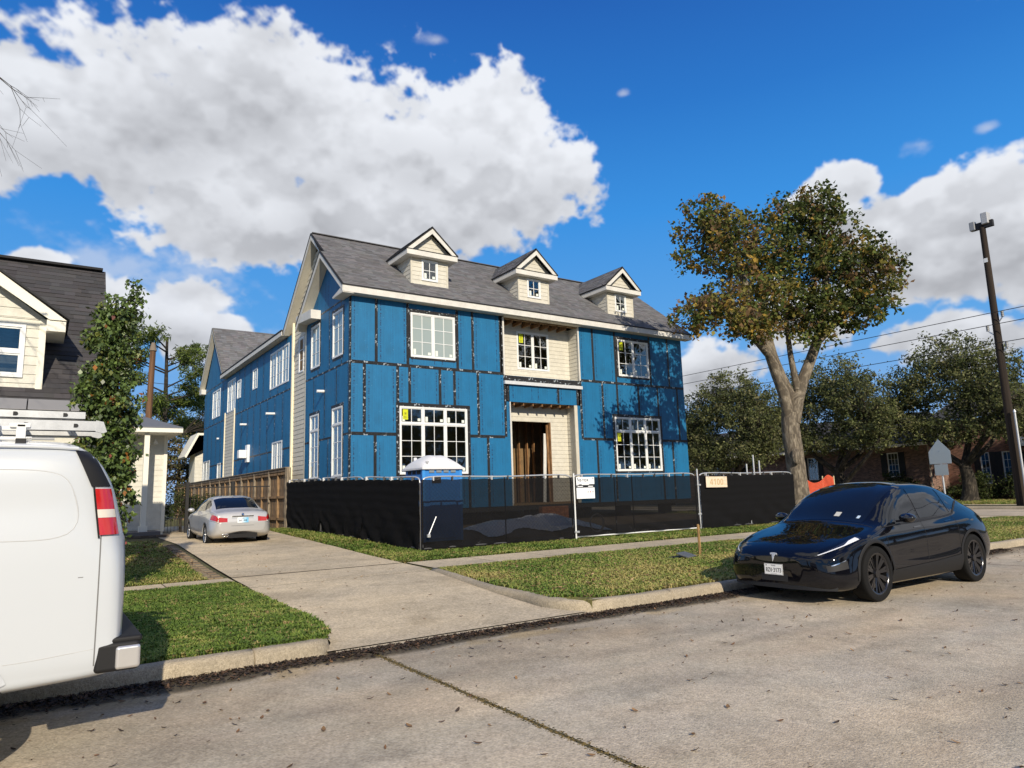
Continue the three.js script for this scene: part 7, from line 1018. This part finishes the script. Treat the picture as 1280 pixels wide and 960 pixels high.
function bush(name, at, label, w, h, d, n, pal, o, group) { const t = thing(name, label, name === 'hedge' ? 'hedge' : 'tree', at, 0, group), L = new Leaves(), tw = [], [x, y, z] = at; const T = [[x, y - 0.1, z], [x, y + h * 0.45, z], [x + 0.1, y + h * 0.75, z]]; part(name === 'hedge' ? 'stem' : 'trunk', limb(T, Math.min(0.25, h * 0.04), 0.03, 7), MAT.barkDark, t); const bl = []; for (let k = 0; k < 9; k++) bl.push([x + gauss() * w * 0.42, y + h * rr(o.lo || 0.3, 0.85), z + gauss() * d * 0.42, w * 0.3, h * 0.2, d * 0.3, Math.round(n / 9), pal]); crown(L, tw, bl, along(T, 8), o); part('twigs', tw, MAT.barkDark, t).userData.kind = 'stuff'; part('crown', L.geo(), MAT.leaf, t).userData.kind = 'stuff'; return t; }
const olive = [[0.13, 0.135, 0.05, 3], [0.18, 0.15, 0.06, 3], [0.21, 0.155, 0.08, 2], [0.09, 0.10, 0.035, 2]], deep = [[0.045, 0.065, 0.018, 4], [0.06, 0.08, 0.022, 3], [0.09, 0.10, 0.03, 1]];
bush('garden_tree', [8.2, 0.6, -54.5], 'sparse olive brown tree with bare branches beyond the wooden fence', 4.5, 8.0, 4, 260, olive, { leaves: 16, spread: 0.5, size: 0.2, twig: 0.9, tr: 0.03 });
bush('garden_tree', [5.2, 0.6, -53], 'scrubby browning tree behind the reddish wooden pole', 4.2, 8.6, 4, 240, olive, { leaves: 16, spread: 0.5, size: 0.2, twig: 0.9, tr: 0.03 });
bush('hedge', [4.55, 0.6, -29.4], 'clipped evergreen shrub behind the iron gate', 1.7, 1.7, 1.3, 240, deep, { leaves: 18, spread: 0.14, size: 0.075, lo: 0.12, twig: 0.2, tr: 0.008 });
bush('hedge', [6.2, 0.6, -30.2], 'clipped evergreen shrub in front of the wooden fence, beyond the silver car', 1.6, 1.6, 1.3, 200, deep, { leaves: 18, spread: 0.14, size: 0.075, lo: 0.12, twig: 0.2, tr: 0.008 });
for (const [x, z, l] of [[57.2, -24.6, 'dark hedge under the tall windows of the sunlit brick house'], [57.4, -21.2, 'dark hedge beside the white entrance of the brick house'], [56.5, -28.2, 'dark hedge between the two brick houses'], [57.5, -17.5, 'dark hedge past the white entrance, near the utility pole']]) bush('hedge', [x, 0.13, z], l, 2.2, 2.3, 3.6, 230, deep, { leaves: 16, spread: 0.3, size: 0.16, lo: 0.1, twig: 0.2, tr: 0.02 }, 'hedges in front of the brick houses');
{ // bare twigs hanging in from a street tree that stands outside the frame
  const t = thing('bare_tree', 'leafless street tree whose thin twigs hang over the white van', 'tree', [-6.2, 0.15, -9.3]); const T = [[-6.2, 0.05, -9.3], [-6.1, 2, -9.3], [-5.6, 4.5, -9.4]], A = [[-5.7, 4.2, -9.4], [-4.2, 6, -9.6], [-2.6, 7.2, -9.9], [-1.3, 7.3, -10]]; part('trunk', limb(T, 0.2, 0.13, 10), MAT.barkDark, t); part('limb', limb(A, 0.11, 0.02, 8), MAT.barkDark, t); part('limb', limb([[-5.65, 4.3, -9.4], [-6.4, 6.2, -9], [-7, 8.4, -8.6]], 0.1, 0.02, 8), MAT.barkDark, t);
  const tw = []; const grow = (p, d, r, n) => { if (n < 0) return; const e = [p[0] + d[0], p[1] + d[1], p[2] + d[2]]; tw.push(rod(p, e, r, 4, r * 0.7)); for (let k = 0; k < (n > 1 ? 2 : 2); k++) grow(e, [d[0] * rr(0.5, 0.9) + gauss() * 0.16, d[1] * rr(0.5, 0.9) - 0.04 + gauss() * 0.12, d[2] * 0.7 + gauss() * 0.15], r * 0.68, n - 1); };
  for (const [p, d] of [[[-1.1, 7.2, -10], [0.26, -0.2, 0.02]], [[-1.3, 7.0, -10], [0.22, -0.22, 0.02]], [[-1.6, 7.3, -9.95], [0.2, -0.14, -0.06]], [[-1.8, 7.25, -9.9], [0.2, -0.3, 0.05]], [[-2.2, 7.2, -9.9], [0.15, -0.34, 0.1]]]) grow(p, d, 0.009, 4); part('twigs', tw, MAT.barkDark, t).userData.kind = 'stuff';
}
// ---------------------------------------------------------------- grass, fallen leaves, gutter mulch
function tuftGeo(n, seed, hh) { const r = mulberry(seed), pos = [], nor = []; for (let i = 0; i < n; i++) { const a = r() * 6.283, x = (r() - 0.5) * 0.09, z = (r() - 0.5) * 0.09, h = hh * (0.5 + r() * 0.7), w = 0.006 + r() * 0.005, b = 0.3 + r() * 1.1, dx = Math.cos(a), dz = Math.sin(a), sx = -dz * w, sz = dx * w, mx = x + dx * h * b * 0.35, mz = z + dz * h * b * 0.35, ex = x + dx * h * b, ez = z + dz * h * b; const v = [[x - sx, 0, z - sz], [x + sx, 0, z + sz], [mx + sx * 0.8, h * 0.6, mz + sz * 0.8], [mx - sx * 0.8, h * 0.6, mz - sz * 0.8], [ex, h * (1 - b * 0.25), ez]]; for (const t of [[0, 1, 2], [0, 2, 3], [3, 2, 4]]) for (const k of t) { pos.push(...v[k]); nor.push(dx * -0.35, 0.93, dz * -0.35); } } const g = new THREE.BufferGeometry(); g.setAttribute('position', new THREE.Float32BufferAttribute(pos, 3)); g.setAttribute('normal', new THREE.Float32BufferAttribute(nor, 3)); return g; }
MAT.grass = phys([1, 1, 1], 0.8, { transmission: 0.25, thickness: 0, side: THREE.DoubleSide, specularIntensity: 0.3 });
function lawnGrass(label, area, n, yf, hh, colour, seed) {
  const im = new THREE.InstancedMesh(tuftGeo(10, seed, hh), MAT.grass, n), m = new THREE.Matrix4(), q = new THREE.Quaternion(), e = new THREE.Euler(); rnd = mulberry(seed * 101 + 7); let k = 0, guard = 0;
  while (k < n && guard++ < n * 6) { const p = area(); if (!p) continue; const [x, z] = p, s = rr(0.6, 1.25) * (0.75 + 0.5 * fbm(x * 1.1, 3, z * 1.1, 3)); e.set((rnd() - 0.5) * 0.3, rnd() * 6.28, (rnd() - 0.5) * 0.3); q.setFromEuler(e); m.compose(V(x, yf(x, z) - 0.006, z), q, V(s, s, s)); im.setMatrixAt(k, m); im.setColorAt(k, colour(x, z)); k++; }
  im.count = k; im.name = numbered('grass'); im.castShadow = im.receiveShadow = true; im.userData = { kind: 'stuff', label, category: 'grass' }; scene.add(im);
}
const mixc = (a, b, t) => lin(lerp(a[0], b[0], t), lerp(a[1], b[1], t), lerp(a[2], b[2], t));
const GREEN = [0.25, 0.345, 0.06], YEL = [0.56, 0.47, 0.17], BRN = [0.40, 0.26, 0.13], DK = [0.13, 0.21, 0.036];
function lawnCol(dry) { return (x, z) => { const a = fbm(x * 0.9 + 11, 1, z * 0.9, 4), b = rnd(); const t = clamp(dry + (a - 0.5) * 1.6 + (b - 0.5) * 0.9); if (b > 0.96 - dry * 0.12) return mixc(BRN, YEL, rnd()); return t < 0.35 ? mixc(DK, GREEN, t / 0.35) : mixc(GREEN, YEL, (t - 0.35) / 0.65); }; }
lawnGrass('bright green lawn between the kerb and the narrow walk, by the van', () => { const x = rr(-1.2, 2.95), z = rr(-13.4, -7.78); return x < xl(z) - 0.02 ? [x, z] : null; }, 30000, gy, 0.06, lawnCol(0.18), 3);
lawnGrass('dry yellowing lawn in front of the cream porch steps', () => { const x = rr(0.2, 3.1), z = rr(-24.5, -14.1); return x < xl(z) - 0.42 ? [x, z] : null; }, 16000, gy, 0.055, lawnCol(0.62), 5);
lawnGrass('patchy green and yellow grass verge between the kerb and sidewalk', () => { const x = rr(6.1, 32.4), z = rr(-12.72, -7.8); if (rnd() < sstep(14, 30, x) * 0.55) return null; const e = z > -8.6 ? 6.55 + 0.0 * z : xr(z) + 0.2; if (x < Math.max(xr(z) + 0.18, z > -8.3 ? 6.3 + (z + 8.3) * 1.2 : 0)) return null; return [x, z]; }, 70000, gy, 0.055, lawnCol(0.57), 7);
lawnGrass('thin strip of grass between the sidewalk and the black fence', () => { const x = rr(6.9, 29), z = rr(-16.4, -14.08); return x > xr(z) + 0.05 && (x < 8.0 || z > -15.95 || x > 23.5) ? [x, z] : null; }, 17000, gy, 0.075, lawnCol(0.36), 9);
lawnGrass('uneven strip of grass between the driveway and the black fence', () => { const z = rr(-27.4, -14.1), x = rr(xr(z) + 0.03, 7.93); return [x, z]; }, 9000, gy, 0.08, lawnCol(0.46), 11);
lawnGrass('sunlit lawn beyond the side street', () => { const x = rr(47.7, 57), z = rr(-34, -10); return [x, z]; }, 11000, () => 0.13, 0.16, lawnCol(0.62), 13);
lawnGrass('grass beyond the big tree beside the side street', () => { const x = rr(24, 32.8), z = rr(-24, -14.1); return x < 23.5 && z < -15.9 ? null : [x, z]; }, 9000, gy, 0.09, lawnCol(0.5), 15);
{ // fallen leaves and mulch
  const leafG = (() => { const sh = sheet(3, 2, (s, t) => { const x = s - 0.5, w = Math.sin(Math.PI * clamp(s * 0.92 + 0.04)) * 0.5; return [x, 0.18 * (4 * x * x) * 0.6 + 0.12 * Math.abs(t - 0.5), (0.5 - t) * w * 1.2]; }); return sh; })();
  const scatter = (name, label, n, f, cols, s0, s1, seed) => { rnd = mulberry(seed); const im = new THREE.InstancedMesh(leafG, std([1, 1, 1], 0.85, { side: THREE.DoubleSide }), n), m = new THREE.Matrix4(), q = new THREE.Quaternion(), e = new THREE.Euler(); let k = 0, gd = 0; while (k < n && gd++ < n * 8) { const p = f(); if (!p) continue; const s = rr(s0, s1); e.set((rnd() - 0.5) * 0.7, rnd() * 6.28, (rnd() - 0.5) * 0.7); q.setFromEuler(e); m.compose(V(p[0], p[1] + s * 0.08, p[2]), q, V(s, s, s * rr(0.6, 1))); im.setMatrixAt(k, m); const c = cols[Math.floor(rnd() * cols.length)], L = rr(0.7, 1.3); im.setColorAt(k, lin(c[0] * L, c[1] * L, c[2] * L)); k++; } im.count = k; im.name = numbered(name); im.castShadow = im.receiveShadow = true; im.userData = { kind: 'stuff', label, category: 'leaves' }; scene.add(im); };
  const dark = [[0.03, 0.02, 0.014], [0.045, 0.03, 0.02], [0.025, 0.018, 0.014], [0.09, 0.05, 0.028]], brown = [[0.16, 0.085, 0.04], [0.10, 0.055, 0.03], [0.22, 0.13, 0.06], [0.06, 0.04, 0.028]], tan = [[0.30, 0.18, 0.09], [0.22, 0.12, 0.055], [0.15, 0.08, 0.04], [0.36, 0.25, 0.13]];
  scatter('leaf_mulch', 'wet dark leaf mulch lying along the gutter', 14000, () => { const x = rr(-2, 19), w = 0.22 + 0.3 * fbm(x * 0.9, 2, 5, 3), z = -7.6 + Math.abs(gauss()) * w * 0.9; return z < -6.8 ? [x, 0.004 + 0.012 * rnd(), z] : null; }, dark, 0.025, 0.06, 51);
  scatter('fallen_leaves', 'scattered brown leaves lying on the concrete road', 900, () => { const x = rr(-0.5, 20), z = -7.4 + Math.pow(rnd(), 2.2) * 6; return [x, 0.003, z]; }, brown, 0.02, 0.065, 53);
  scatter('fallen_leaves', 'brown and tan leaves caught in the grass verge', 1500, () => { const x = rr(6.4, 30), z = rr(-12.6, -7.8); return x > xr(z) + 0.3 ? [x, gy(x, z) + 0.035, z] : null; }, tan, 0.04, 0.09, 55);
  scatter('fallen_leaves', 'brown leaves on the dry lawn by the porch steps', 700, () => { const x = rr(0.6, 3.0), z = rr(-24.5, -17); return [x, gy(x, z) + 0.035, z]; }, tan, 0.05, 0.11, 57);
  scatter('fallen_leaves', 'few leaves lying on the driveway concrete', 60, () => { const z = rr(-21, -8), x = rr(xl(z) + 0.2, xr(z) - 0.2); return [x, driveY(z) + 0.004, z]; }, tan, 0.03, 0.07, 59);
}
renderer.render(scene, camera);
